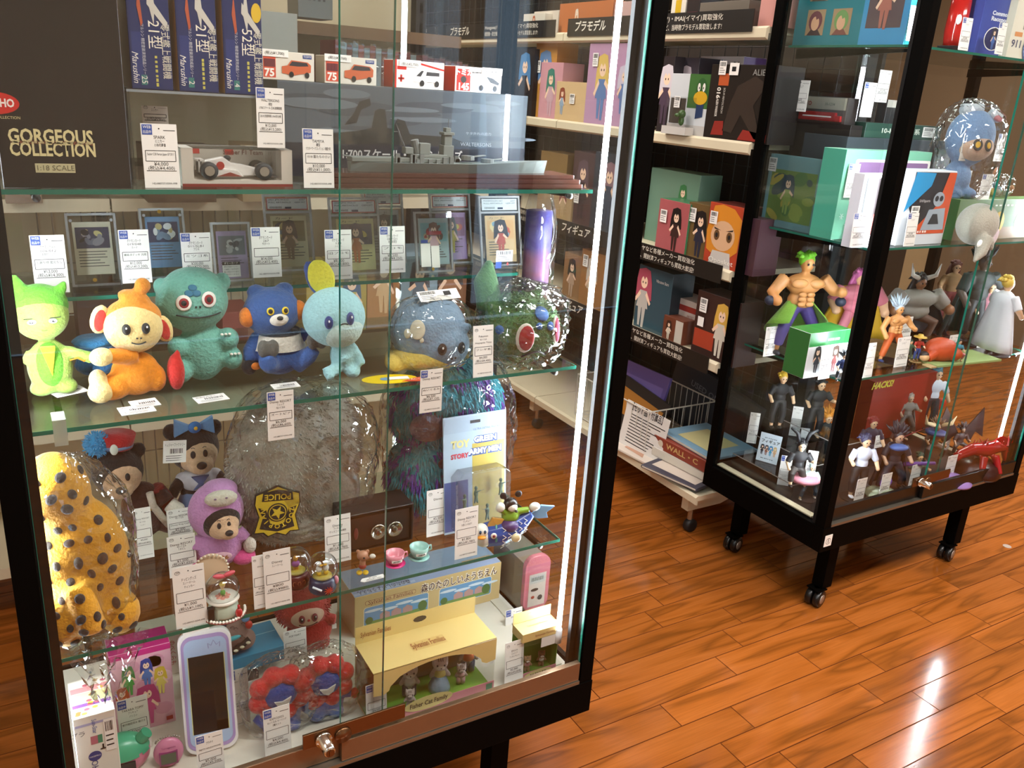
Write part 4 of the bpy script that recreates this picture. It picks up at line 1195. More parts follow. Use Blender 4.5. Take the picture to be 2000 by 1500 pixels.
seam('hang_cord', t, sc_([(34, -26, 66), (48, -28, 70), (58, -26, 62), (70, -24, 70), (84, -22, 68), (96, -20, 64)], u, v), .0012, M('#d98a22', .5))
# 2 orange monkey
t, u, v = toy('plush_monkey', 'orange plush monkey with cream face, pompom cap and red cushion, seated', 258, 772, face=.3)
hc, hr = (12*u, -8*u, 130*v), (53*u, 42*u, 46*v)
BO = PL('#e58a12'); CRM = PL('#ecd08a')
soft('body', [E((10, 2, 42), (45, 36, 42), u, v), E((-26, -12, 26), (38, 25, 25), u, v, rotm(0, -.3, .4)), T_([(10, -18, 82), (-20, -34, 86), (-38, -40, 92)], (17, 16, 14), u, v), E((45, 0, 30), (20, 26, 26), u, v)], BO, t, .003)
soft('head', [(hc, hr)], CRM, t, .003)
soft('hair_tuft', [E((14, 4, 147), (51, 42, 34), u, v), E((18, 2, 182), (30, 24, 14), u, v, rotm(0, .3, 0)), E((34, -2, 204), (15, 15, 15), u, v)], PL('#d9861c'), t, .003)
soft('paw', [E((-49, -42, 90), (22, 18, 17), u, v)], CRM, t, .003)
soft('paw', [E((-58, -24, 44), (17, 16, 19), u, v), E((-56, -30, 22), (23, 20, 21), u, v)], CRM, t, .003)
for s, cx, cz in ((-1, -44, 146), (1, 66, 122)):
    e = soft('ear', [E((cx, 2, cz), (18, 8, 28), u, v, rotm(0, -.25*s, 0))], CRM, t, .0028)
    MB().ell((cx*u, -6*u, cz*v), (10*u, 2.5*u, 20*v), rotm(0, -.25*s, 0)).put('ear_lining', PL('#c02a20'), e, True)
for dx in (-.40, .46): eye(t, hc, hr, (dx, -1, .2), 8*u, 10*v, white='#17120f', iris='#0b0908', k=.7)
spot('nose', t, hc, hr, (.03, -1, -.24), (2*u, 1.5*v), INK, .001); spot('nose', t, hc, hr, (.2, -1, -.25), (2*u, 1.5*v), INK, .001)
seam('mouth', t, arc_on(hc, hr, -.22, .42, -.42, -.10), .0009, INK)
tl = soft('tail', [E((82, -8, 40), (17, 20, 36), u, v), T_([(84, -8, 60), (88, -8, 84)], (12, 3), u, v)], PL('#c4231b'), t, .003)
# blue cushion toy seen between them
t, u, v = toy('plush_cushion', 'blue plush bowl-shaped toy peeking out between green and orange plush', 192, 742, back=1)
soft('body', [E((0, 30, 22), (40, 30, 22), u, v), E((-2, 26, 58), (36, 26, 16), u, v)], PL('#2a6d9e'), t, .004)
MB().lathe([(34*u, 0), (38*u, 6*v), (30*u, 12*v)], (-2*u, 28*u, 62*v), 20).put('rim', PL('#2f7fb4'), t, True)
# 3 teal frog creature
t, u, v = toy('plush_frog', 'teal plush frog with round dark red eyes and long stitched smile', 392, 738, face=.15)
TEAL = PL('#72b5a5')
hc, hr = (-8*u, -6*u, 146*v), (66*u, 46*u, 54*v)
soft('body', [(hc, hr), E((6, 0, 52), (46, 36, 56), u, v), E((-60, 10, 172), (14, 12, 16), u, v), E((50, 6, 176), (16, 14, 18), u, v), E((-40, -14, 66), (19, 22, 20), u, v), E((52, -16, 76), (21, 24, 20), u, v), E((-36, -14, 22), (20, 24, 23), u, v), E((58, -16, 38), (20, 24, 21), u, v), E((-6, 0, 180), (48, 36, 26), u, v)], TEAL, t, .0032)
for dx, dz in ((-.5, .2), (.55, .3)):
    spot('eye_white', t, hc, hr, (dx, -1, dz), (14*u, 14*v), SM('#efece4'), .0014)
    e = spot('eye', t, hc, hr, (dx*.97, -1, dz-.01), (10*u, 10*v), SM('#8f1f26'), .0024)
    sub('pupil', e, (5*u, 5*v), INK, (0, 0, .0018))
seam('mouth', t, arc_on(hc, hr, -.75, .95, -.28, -.16, 15), .0010, INK)
for dx in (-.02, .14): spot('nose', t, hc, hr, (dx, -1, .0), (1.8*u, 2.2*v), INK, .001)
for dx, dz in ((-.28, .62), (.05, .60), (-.1, .95)): spot('forehead_patch', t, hc, hr, (dx, -1, dz), (8*u, 6*v), SM('#2d6f8e'), .0014, roll=dx)
for cx, cz in ((44, 84), (60, 46)):
    for k in (-7, 0, 7): MB().ell(((cx+k)*u, -38*u, (cz+6)*v), (3*u, 4*u, 2.2*v)).put('claw', SM('#e7e4da'), t, True)
# 4 blue frog with bandage belt
t, u, v = toy('plush_bear', 'royal blue plush bear with orange ear muffs and a white belly band', 546, 728, face=.2)
RB = PL('#2e5796'); GREY = PL('#5a5a54')
hc, hr = (-12*u, -4*u, 118*v), (54*u, 42*u, 44*v)
soft('body', [(hc, hr), E((0, 0, 40), (50, 38, 42), u, v), E((-38, 6, 152), (18, 14, 14), u, v), E((14, 6, 154), (18, 14, 14), u, v), T_([(-40, 0, 72), (-58, -8, 50), (-60, -14, 30)], (13, 12, 11), u, v), T_([(36, 0, 78), (52, -6, 62)], (12, 12), u, v), T_([(-20, -22, 22), (-30, -42, 34), (-34, -46, 50)], (18, 18, 14), u, v), T_([(26, -22, 18), (48, -38, 40), (58, -44, 54)], (18, 17, 13), u, v)], RB, t, .0032)
for cx, cz, R in ((-30, 62, .0), (62, 70, .35)): soft('foot', [E((cx-9, -48, cz), (12, 9, 17), u, v), E((cx+9, -48, cz), (12, 9, 17), u, v)], GREY, t, .003)
for cx, cz in ((-60, 112), (36, 120)): MB().ell((cx*u, -14*u, cz*v), (15*u, 17*u, 18*v), None, 18, 12).put('ear_muff', PL('#dd7a1e'), t, True)
MB().tube(sc_([(0, 0, 50), (0, 0, 78)], u, v), [52*u, 42*u], 26, False).put('belly_band', PL('#d9d4c8'), t, True).scale = (1.0, .80, 1)
MB().tube(sc_([(0, 0, 78), (0, 0, 84)], u, v), [43*u, 40*u], 26, False).put('chest_band', PL('#25262a'), t, True).scale = (1.0, .82, 1)
for dx in (-.28, .42): eye(t, hc, hr, (dx, -1, .26), 7*u, 7*v, white='#e3c41f', iris='#121010', k=.62, spark=False)
mz = soft('muzzle', [((-8*u, -38*u, 112*v), (20*u, 14*u, 13*v))], PL('#e4dfd4'), t, .0028)
spot('nose', mz, (-8*u, -38*u, 112*v), (20*u, 14*u, 13*v), (.05, -1, .35), (6*u, 4*v), INK, .0015)
e = soft('wrist_cuff', [E((-60, -16, 22), (15, 14, 16), u, v)], PL('#1d1d20'), t, .003)
MB().ell((-50*u, -30*u, 26*v), (9*u, 4*u, 7*v)).put('cuff_patch', PL('#dd7a1e'), e, True)
# 5 pale blue lizard with a tall fin
t, u, v = toy('plush_lizard', 'pale blue plush lizard with a yellow and blue feather on its head, sitting', 668, 732, face=.5)
PB = PL('#9ccbd0'); PB2 = PL('#b9d0c8')
hc, hr = (-16*u, -6*u, 112*v), (60*u, 46*u, 54*v)
soft('body', [(hc, hr), E((2, 0, 40), (26, 22, 34), u, v), T_([(16, -4, 58), (30, -10, 38), (36, -16, 22)], (10, 9, 9), u, v), T_([(-12, -6, 52), (-2, -18, 40), (6, -22, 34)], (9, 8, 9), u, v), T_([(-12, -10, 14), (-32, -24, 14), (-26, -34, 4)], (13, 12, 9), u, v), E((18, -12, 10), (16, 18, 12), u, v)], PB, t, .0032)
soft('face_patch', [((-8*u, -14*u, 98*v), (46*u, 40*u, 40*v))], PB2, t, .0032)
soft('fin', [E((-38, 2, 182), (26, 8, 34), u, v, rotm(0, -.35, 0)), E((-24, 2, 152), (14, 8, 12), u, v)], PL('#cfc936'), t, .0028)
soft('fin_back', [E((-52, 6, 180), (15, 7, 34), u, v, rotm(0, -.32, 0))], PL('#2c4a8e'), t, .0028)
for dx, dz in ((-.38, .02), (.56, .16)): eye(t, hc, hr, (dx, -1, dz), 8*u, 12*v, white='#26387e', iris='#1a2660', k=.7)
seam('mouth', t, arc_on(hc, hr, .08, .40, -.08, .06), .0009, INK)
# 6 grey-blue seal in a bag
t, u, v = toy('plush_seal', 'grey-blue plush seal with cream spots and yellow belly inside clear bag', 838, 716, face=.2)
SB = PL('#7d99b4')
hc, hr = (0, 12*u, 68*v), (76*u, 58*u, 68*v)
soft('body', [(hc, hr), E((22, -14, 44), (54, 42, 42), u, v), E((-20, -36, 70), (16, 8, 10), u, v), E((62, -30, 80), (13, 8, 9), u, v)], SB, t, .004)
soft('belly', [E((-6, 6, 20), (82, 56, 24), u, v), E((-72, -12, 18), (22, 26, 18), u, v)], PL('#cfb456'), t, .004)
for dx, dz, s in ((-.8, .3, 18), (-1.4, .15, 9), (-.6, -.1, 5)): spot('cream_spot', t, hc, hr, (dx, -1, dz), (s*.8*u, s*v), SM('#d6d0ba'), .002)
h2, r2 = (22*u, -14*u, 44*v), (54*u, 42*u, 42*v)
for dx in (-.42, .62): eye(t, h2, r2, (dx, -1, .1), 9*u, 11*v, white='#1b1816', iris='#0e0c0b', k=.7)
spot('nose', t, h2, r2, (.1, -1, -.42), (2*u, 2*v), INK, .001); spot('nose', t, h2, r2, (.3, -1, -.4), (2*u, 2*v), INK, .001)
bag(t, (2*u, 0, 64*v), (84*u, 70*u, 72*v), .010, FILM, 3)
b = barcode_label(t, 0, 0, 46*u, 22*v); b.location = (-30*u, -26*u, 128*v); b.rotation_euler = (-.85, 0, .25)
for o in list(b.children): pass
MB().poly([(-.002, -.0002, 0), (46*u, -.0002, 0), (46*u, -.0002, 22*v), (-.002, -.0002, 22*v)]).put('sticker_card', CARD, b).location = (46*u, 0, 0)
MB().box(58*u, 74*u, -.0006, -.0003, 9*v, 18*v).put('bag_icon', INK, b)
# 7 round green fluffy plush in a crinkled bag
t, u, v = toy('plush_ball', 'round mossy green fluffy plush with red eyes in shiny crinkled bag', 1012, 708, face=.15)
GR = M('#4f7a44', .9, 'plush')
hc, hr = (0, 4*u, 66*v), (80*u, 66*u, 64*v)
soft('body', [(hc, hr), T_([(-58, 20, 100), (-66, 30, 150), (-60, 30, 186)], (26, 24, 6), u, v), T_([(38, 20, 116), (46, 20, 140)], (16, 5), u, v)], GR, t, .004)
tufts('fleece', t, hc, (hr[0]*.995, hr[1]*.995, hr[2]*.995), 2600, .0034, GR, 5, .0011, .1)
for dx, dz, w_, col in ((-.28, -.02, 16, '#b31d2a'), (.98, .12, 11, '#d2386f')):
    spot('eye_white', t, hc, hr, (dx-.03, -1, dz), (w_*1.15*u, 27*v), SM('#e6e0d4'), .003, lift=.0015); spot('eye', t, hc, hr, (dx, -1, dz), (w_*u, 24*v), SM(col), .004, lift=.002)
for dx, dz, s in ((.12, .3, 7), (.58, .28, 9), (.32, .75, 16), (-1.5, .25, 9)): spot('blue_patch', t, hc, hr, (dx, -1, dz), (s*u, s*.9*v), SM('#2a62a8'), .003, lift=.0015)
seam('mouth', t, arc_on(hc, hr, -.35, .55, -.62, .16, 13, .003), .0018, INK); seam('mouth', t, arc_on(hc, hr, .52, .85, -.62, .2, 9, .003), .0018, INK)
bag(t, (4*u, 0, 76*v), (94*u, 78*u, 82*v), .020, FILM2, 8, top=1.0, n=52, k=36)
bag(t, (10*u, -6*u, 128*v), (62*u, 46*u, 22*v), .05, FILM2, 12, n=40, k=20, name='bag_fold', flat=.6)
# flat hang tags
S_ = lambda x, y: onz(x, y, ZP)
hang_tag('printed hang tag half hidden under the light green doll', S_(112, 778), .042, .030, .35)
hang_tag('printed hang tag on a folded card in front of the orange monkey', S_(262, 800), .034, .030, .12)
t = hang_tag('pale pink folded hang card under the tag before the orange monkey', S_(238, 813), .042, .030, .08, title='ぬいぐるみ', z=.0001)
hang_tag('curled white hang tag in front of the teal frog', S_(388, 790), .042, .026, .12, title='製造年月日シール')
hang_tag('printed hang tag in front of the royal blue frog', S_(536, 762), .038, .022, .02)
P = S_(720, 752); u = mpp(P)
t = thing('hang_tag', 'large yellow oval hang tag with red lettering before the seal', 'tag', P+Vector((0, 0, .0014)), -.16)
m = MB(); m.prism([(.035+.042*math.cos(a*.2618)*(1.0), .016+.020*math.sin(a*.2618), 0) for a in range(24)], (0, 0, .0006), 0)
m.prism([(.050, .001, .0007), (.085, -.004, .0007), (.105, .004, .0007), (.098, .018, .0007), (.072, .014, .0007)], (0, 0, .0004), 1)
m.put('card', [M('#e9c91c', .4, 'print'), M('#cf4a2f', .4, 'print')], t)
p = MB(); p.poly([(.03+.010*math.cos(a*.52), .016+.007*math.sin(a*.52), .0008) for a in range(12)]); p.put('blue_print', M('#6f9fc6', .4, 'print'), t)
MB().box(.034, .064, .010, .022, .0012, .0015).put('price_sticker', CARD, t); 
p = MB(); add_text(p, 'FACTORY', .009, (.078, .006, .0016), rot=rotm(0, 0, 0), width=.034); p.put('lettering', M('#f0e2c8', .4, 'print'), t)
T('white price tag marked ¥4,000 standing between the seal and mossy ball plush', 924, 738, 963, 640, ZP, web=False, head=('Pokemon', 'ぬいぐるみ', 'Hopepita Time', 'フシギ系'), price=4000)

# ================================================================ LEFT CASE, SHELF OF GLOBES AND PLUSH
ZG = .5752
FACE = PL('#dcb592'); BLK = PL('#15110f')
# spotted toy in a tall bag at the left end
t, u, v = toy('plush_leopard', 'tall yellow plush leopard with black spots inside a clear bag, left end', 172, 1236, ZG, face=.35)
YL = M('#d99a1c', .85, 'plush')
hc, hr = (6*u, 6*u, 205*v), (92*u, 62*u, 190*v)
lb_ = soft('body', [((2*u, 8*u, 140*v), (88*u, 60*u, 135*v)), ((-28*u, 6*u, 285*v), (62*u, 50*u, 78*v)), E((-36, -34, 60), (40, 34, 56), u, v), E((58, -26, 46), (38, 34, 44), u, v), T_([(-10, -46, 130), (0, -60, 90), (6, -62, 40)], (30, 26, 24), u, v)], YL, t, .0055)
rg = random.Random(9)
b1, r1 = (2*u, 8*u, 140*v), (88*u, 60*u, 135*v); b2, r2 = (-28*u, 6*u, 285*v), (62*u, 50*u, 78*v)
def stick(par, ob, x, z, size, mat, roll=0, th=.003):
    """a patch sewn where a needle pushed in from the front meets the body"""
    hit, p, n, _ = ob.ray_cast(Vector((x, -.5, z)), Vector((0, 1, 0)))
    if not hit: return
    U = Vector((0, 0, 1)).cross(n).normalized(); V = n.cross(U)
    o = MB().ell((0, 0, 0), (size[0], size[1], th), None, 14, 8).put('black_spot', mat, par, True)
    o.location = p; o.rotation_euler = (Matrix((U, V, n)).transposed() @ Matrix.Rotation(roll, 3, 'Z')).to_euler()
bpy.context.view_layer.update()
for j in range(11):
    for i in range(6):
        stick(t, lb_, (-84+33*i+(16 if j % 2 else 0)+rg.uniform(-7, 7))*u, (22+31*j+rg.uniform(-7, 7))*v, (rg.uniform(6, 10)*u, rg.uniform(7, 12)*v), M('#2a2119', .9, 'plush'), rg.uniform(-1, 1))
bag(t, (2*u, 2*u, 170*v), (100*u, 72*u, 190*v), .012, FILM2, 21, top=.9, n=56, k=48, flat=.5)
tail = MB()
nx_, nz_ = 12, 14
vs = [[tail.bm.verts.new(((-50+i*14*(1-.055*j)+j*4)*u, -60*u-(.006*math.sin(i*1.7+j*.8)+.004*math.sin(i*3.1-j)), (18-j*10.5)*v)) for i in range(nx_)] for j in range(nz_)]
for a, b in zip(vs, vs[1:]):
    for i in range(nx_-1): tail._f([a[i], a[i+1], b[i+1], b[i]])
tail.put('bag_tail', FILM2, t)
P = onY(118, 846, 1.072); t = thing('clear_clip', 'clear plastic strip clipped over the shelf edge above the leopard toy', 'clip', P)
u = mpp(P); MB().box(-12*u, 12*u, 0, .0012, -27*u, 27*u).box(-12*u, 12*u, .0012, .03, 25*u, 27*u).put('clip_strip', clear('clip_plastic', '#d8e0c4', 1.6, None, .35), t)

def bear(name, label, cx, yb, s, face, body_fn, z=ZG, ear=13, tilt=0, group='dressed plush bears', hood=None):
    t, u, v = toy(name, label, cx, yb, z, face, group); u *= s; v *= s
    return t, u, v
def bear_head(t, u, v, hx, hz, r, er=13, snout=(.1, -.3), ears=True, hy=0, lash=False):
    hc, hr = (hx*u, hy*u, hz*v), (r*u, r*.85*u, r*.95*v)
    soft('head', [(hc, hr)]+([E((hx-r*.82, hy+4, hz+r*.72), (er, er*.6, er), u, v), E((hx+r*.82, hy+4, hz+r*.72), (er, er*.5, er), u, v)] if ears else []), BLK, t, .0028)
    fc, fr = ((hx+r*.06)*u, (hy-r*.22)*u, (hz-r*.12)*v), (r*.84*u, r*.72*u, r*.82*v)
    f = soft('face', [(fc, fr), E((hx+snout[0]*r, hy-r*.8, hz+snout[1]*r), (r*.52, r*.42, r*.38), u, v)], FACE, t, .0028)
    for dx in (-.34, .36):
        spot('eye', f, fc, fr, (dx, -1, .28), (r*.10*u, r*.15*v), INK, .0016)
        if lash: seam('brow', f, arc_on(fc, fr, dx-.12, dx+.12, .58, .05, 5), .0005, INK)
    MB().ell(((hx+snout[0]*r)*u, (hy-r*1.20)*u, (hz+(snout[1]+.12)*r)*v), (r*.2*u, r*.14*u, r*.15*v)).put('nose', INK, f, True)
    return hc, hr
t, u, v = bear('plush_bear', 'black plush bear in red cap with blue pompom and fur-trimmed red cloak', 292, 1040, 1, .3, None)
hc, hr = bear_head(t, u, v, -46, 132, 46, 15, (.0, -.45))
soft('body', [E((-8, 0, 48), (40, 30, 56), u, v), T_([(20, -8, 84), (34, -20, 66)], (14, 15), u, v), E((34, -6, 14), (18, 20, 16), u, v), E((-14, -6, 8), (17, 18, 13), u, v)], PL('#3a1a16'), t, .0032)
soft('cloak', [T_([(16, -6, 92), (34, 4, 50), (40, 6, 26)], (16, 22, 20), u, v)], PL('#7c1518'), t, .003)
MB().tube(sc_([(4, -26, 92), (8, -28, 66), (22, -26, 40), (34, -22, 20)], u, v), 7*u, 10).put('fur_trim', PL('#cfc2b2'), t, True)
soft('hand', [T_([(36, -22, 62), (50, -28, 50), (56, -30, 34)], (14, 17, 13), u, v)], PL('#d9cfc2'), t, .003)
MB().tube(sc_([(-22, -31, 66), (-10, -34, 54), (4, -33, 62)], u, v), 2*u, 6).put('gold_braid', M('#b08a3a', .4), t, True)
c = MB().tube(sc_([(-42, -2, 178), (-40, -2, 202)], u, v), [26*u, 31*u], 20).put('cap', PL('#b3141c'), t, True)
MB().tube(sc_([(-42, -2, 180), (-42, -2, 186)], u, v), [27.5*u, 28*u], 20).put('cap_band', SM('#7d8fb5'), c, True)
MB().ell((-50*u, -30*u, 184*v), (7*u, 3*u, 10*v)).put('badge', M('#dfe6dc', .5), c, True)
p = MB().ell((-76*u, -8*u, 190*v), (20*u, 18*u, 20*v)).put('pompom', PL('#2d8fc4'), t, True)
tufts('pompom_pile', p, (-76*u, -8*u, 190*v), (20*u, 18*u, 20*v), 260, .006, PL('#3a9fd2'), 3, .0012, 0)
P = onY(318, 905, 1.30); ht = hang_tag('white hang tag with barcode between the two dressed bears', P, .034, .036, 0.12, z=0); ht.rotation_euler = (math.pi/2-.1, .1, 0)
t, u, v = bear('plush_bear', 'black plush bear with blue patterned bow and pale blue sailor dress', 392, 1012, 1, .25, None)
hc, hr = bear_head(t, u, v, -4, 142, 46, 16, (.1, -.42), lash=True)
soft('body', [E((0, 0, 60), (34, 28, 46), u, v), T_([(-28, -6, 88), (-44, -14, 74), (-52, -18, 58)], (12, 11, 10), u, v), T_([(30, -6, 88), (44, -14, 74)], (13, 12), u, v), E((-14, -10, 10), (15, 18, 12), u, v), E((18, -10, 10), (15, 18, 12), u, v)], BLK, t, .003)
soft('blouse', [E((0, -3, 80), (35, 28, 24), u, v), E((-28, -6, 86), (15, 14, 13), u, v), E((30, -6, 86), (15, 14, 13), u, v)], SM('#cfcbd2'), t, .003)
MB().tube(sc_([(0, -2, 22), (0, -2, 62)], u, v), [48*u, 30*u], 22).put('skirt', SM('#5d7296'), t, True)
soft('hand', [E((-54, -24, 44), (15, 13, 21), u, v)], PL('#d9cfc2'), t, .003)
MB().prism(sc_([(-16, -32, 98), (16, -32, 98), (4, -34, 84), (14, -34, 72), (0, -35, 80), (-14, -34, 72), (-4, -34, 84)], u, v), (0, 5*u, 0)).put('collar', SM('#4b608e'), t, bevel=.0006)
bw = MB()
for s in (-1, 1): bw.prism(sc_([(-4+s*2, -22, 188), (-4+s*34, -20, 204), (-4+s*36, -20, 172)], u, v), (0, 12*u, 0))
bw = bw.put('bow', SM('#5f88b4'), t, bevel=.0015)
MB().ell((-4*u, -26*u, 190*v), (12*u, 5*u, 11*v)).put('bow_flower', SM('#2769a8'), bw, True); MB().ell((-3*u, -32*u, 190*v), (3.5*u, 2*u, 3.5*v)).put('flower_heart', M('#d9a52a', .5), bw, True)
# pink hooded one
t, u, v = bear('plush_bear', 'plush bear in a pink hooded suit with an embroidered oval patch', 428, 1098, 1, .35, None)
PK = PL('#c48abf')
soft('hood', [E((0, 4, 104), (52, 42, 54), u, v), E((8, 2, 146), (34, 30, 18), u, v)], PK, t, .0034)
soft('body', [E((0, 0, 36), (46, 36, 42), u, v), T_([(-36, -6, 62), (-46, -14, 42)], (14, 13), u, v), T_([(36, -6, 62), (50, -14, 46)], (14, 13), u, v)], PK, t, .0034)
bear_head(t, u, v, 4, 96, 38, 10, (.25, -.35), ears=False, hy=-14, lash=True)
MB().ell((6*u, -28*u, 142*v), (30*u, 16*u, 15*v)).put('hood_muzzle', PL('#d6cabb'), t, True)
for dx in (-6, 14): MB().ell((dx*u, -42*u, 148*v), (2.5*u, 2*u, 1.5*v)).put('nostril', PL('#8f6f8e'), t, True)
soft('foot', [E((-40, -18, 8), (20, 20, 14), u, v)], PL('#c43f7c'), t, .003); soft('foot', [E((44, -14, 12), (24, 22, 15), u, v)], PL('#d04a86'), t, .003)
soft('hand', [E((56, -20, 36), (13, 13, 17), u, v)], PL('#d9cfc2'), t, .003)
pt = MB().ell((0, 0, 0), (22*u, 3*u, 10*v)).put('patch', SM('#d9aebc'), t, True); pt.location = (-2*u, -37*u, 30*v)
letter('2026', 12*u, M('#b0703a', .6), pt, (0, -3.4*u, 0), width=30*u, bold=.0002)
# grey vest backpack in bag
t, u, v = toy('plush_backpack', 'big grey furry plush backpack with upside-down yellow police badge, in clear bag', 590, 1046, ZG, .1)
GY = M('#b5b1a8', .95, 'plush')
g1c, g1r = (-38*u, -6*u, 138*v), (98*u, 52*u, 140*v)
soft('body', [(g1c, g1r), E((46, 24, 160), (80, 46, 118), u, v), E((-6, 0, 32), (98, 56, 34), u, v), E((60, 10, 80), (60, 46, 60), u, v)], GY, t, .005)
tufts('pile', t, g1c, g1r, 2200, .006, GY, 31, .0014, .4, pick=lambda d: d.y < .25)
tufts('pile', t, (46*u, 24*u, 160*v), (80*u, 46*u, 118*v), 1400, .006, GY, 32, .0014, .4, pick=lambda d: d.y < .25 and d.x > -.2)
bd = bpy.data.objects.new('police_badge', None)
m = MB(); out = [(-.46, -.30), (-.5, -.42), (-.30, -.42), (-.20, -.5), (0, -.44), (.20, -.5), (.30, -.42), (.5, -.42), (.46, -.30), (.40, -.1), (.5, .15), (.48, .34), (.26, .40), (0, .50), (-.26, .40), (-.48, .34), (-.5, .15), (-.40, -.1)]
bw_, bh_ = 78*u, 88*v
m.prism([(x*bw_*1.06, 0, z*bh_*1.06) for x, z in out], (0, .004, 0)); bdg = m.put('police_badge', SM('#17140f'), t)
bdg.location = (-62*u, -66*u, 92*v); bdg.rotation_euler = (-.08, .06, -.08)
m = MB(); m.prism([(x*bw_, -.0008, z*bh_) for x, z in out], (0, .001, 0)); yl = m.put('badge_face', SM('#d6b32a'), bdg)
m = MB()
m.poly(oval(0, -.02*bh_, bw_*.23, bw_*.23, -.0014, 26)); m.poly([(-bw_*.36, -.0013, bh_*.22), (bw_*.36, -.0013, bh_*.22), (bw_*.33, -.0013, bh_*.40), (0, -.0013, bh_*.45), (-bw_*.33, -.0013, bh_*.40)])
m.poly([(-bw_*.44, -.00125, bh_*.10), (-bw_*.26, -.00125, bh_*.05), (-bw_*.16, -.00125, -bh_*.24), (0, -.00125, -bh_*.29), (bw_*.16, -.00125, -bh_*.24), (bw_*.26, -.00125, bh_*.05), (bw_*.44, -.00125, bh_*.10), (bw_*.33, -.00125, -bh_*.12), (bw_*.40, -.00125, -bh_*.34), (0, -.00125, -bh_*.42), (-bw_*.40, -.00125, -bh_*.34), (-bw_*.33, -.00125, -bh_*.12)])
bk = m.put('badge_black', SM('#17140f'), bdg)
m = MB(); m.poly([((.17 if i % 2 == 0 else .072)*bw_*math.sin(i*math.pi/5+.2), -.0022, -.02*bh_-(.17 if i % 2 == 0 else .072)*bw_*math.cos(i*math.pi/5+.2)) for i in range(10)])
ri = [(.20*bw_*math.cos(i*.2618), .20*bw_*math.sin(i*.2618)) for i in range(24)]
for i in range(24):
    a, b = ri[i], ri[(i+1) % 24]; m.poly([(a[0], -.0021, a[1]-.02*bh_), (b[0], -.0021, b[1]-.02*bh_), (b[0]*.9, -.0021, b[1]*.9-.02*bh_), (a[0]*.9, -.0021, a[1]*.9-.02*bh_)])
UP = rotm(math.pi/2, math.pi)
add_text(m, 'POLICE', 15*u, (0, -.0022, bh_*.31), width=bw_*.60, rot=UP, bold=.0003)
for i, c_ in enumerate('ZOOTOPIAN'):
    a = .16-i*(math.pi+.32)/8
    add_text(m, c_, 12.5*u, (bw_*.325*math.cos(a), -.0022, -.02*bh_+bw_*.335*math.sin(a)), rot=rotm(0, -(a-math.pi/2), 0) @ rotm(math.pi/2), bold=.0003)
m.put('badge_lettering', SM('#d6b32a'), bdg)
bpy.data.objects.remove(bd)
bag(t, (8*u, 6*u, 146*v), (146*u, 80*u, 156*v), .011, FILM, 44, n=56, k=44, flat=.4)
bag(t, (60*u, -44*u, 120*v), (72*u, 26*u, 90*v), .03, FILM, 47, n=40, k=30, name='bag_fold', flat=.2)
# teal and purple shaggy toy in a bag
t, u, v = toy('plush_monster', 'shaggy teal plush beast with purple patches in a clear bag', 862, 985, ZG, .1)
TQ = M('#38a6b8', .9, 'plush'); PU = M('#6a45a8', .9, 'plush')
c1, r1 = (4*u, 4*u, 196*v), (108*u, 62*u, 84*v); c2, r2 = (-36*u, -10*u, 82*v), (78*u, 58*u, 70*v)
soft('body', [(c1, r1), (c2, r2), E((50, 8, 70), (60, 48, 66), u, v)], TQ, t, .006)
def patch(d): return noise.noise(Vector(d)*2.6+Vector((3, 7, 1))) > .18
for c, r, n, sd in ((c1, r1, 2400, 51), (c2, r2, 1900, 52), ((50*u, 8*u, 70*v), (60*u, 48*u, 66*v), 900, 53)):
    tufts('teal_pile', t, c, r, n, .013, TQ, sd, .0026, 1.0, pick=lambda d: d.y < .35 and not patch(d))
    tufts('purple_pile', t, c, r, n, .014, PU, sd, .0026, 1.0, pick=lambda d: d.y < .35 and patch(d))
MB().ell((-52*u, -50*u, 178*v), (38*u, 22*u, 26*v)).put('snout', PL('#7a5a66'), t, True)
MB().ell((-28*u, -66*u, 112*v), (11*u, 8*u, 9*v)).put('claw_patch', PL('#6e3a30'), t, True); MB().ell((-20*u, -66*u, 44*v), (12*u, 8*u, 9*v)).put('claw_patch', PL('#b0563a'), t, True)
bag(t, (8*u, 0, 146*v), (134*u, 84*u, 160*v), .012, FILM, 61, n=54, k=44, flat=.4)
# black display box with two coins
t, w, h, d = carton('coin_display_box', 'open black box showing two silver character coins, behind the teacups', 'box', 672, 1083, 806, 1010, z=ZG, d=.06, front='#14110f', side='#171412', top='#24211f')
m = MB()
for a in ((.004, w-.004, .003, .006), (.004, w-.004, h-.006, h-.003), (.004, .007, .006, h-.006), (w-.007, w-.004, .006, h-.006)): m.box(a[0], a[1], -.002, 0, a[2], a[3])
m.put('front_frame', BLACK, t)
for px, py in ((738, 1038), (770, 1032)):
    x, z = Lf(t, px, py)
    cn = MB().lathe([(.0128, 0), (.0138, .001), (.0138, .003), (.0118, .0032), (.0115, .0026)], (x, 0, z), 26, rotm(math.pi/2)).put('coin', M('#b5b2a6', .22, 'metal', 1.0), t, True)
    MB().ell((x, -.003, z-.001), (.005, .0012, .006)).ell((x-.004, -.003, z+.006), (.0028, .001, .0028)).ell((x+.004, -.003, z+.006), (.0028, .001, .0028)).put('coin_relief', M('#8d8a80', .25, 'metal', 1.0), cn, True)
MB().ell((w*.16, -.002, h*.5), (.004, .001, .011)).put('red_print', M('#5e1f22', .4), t, True)
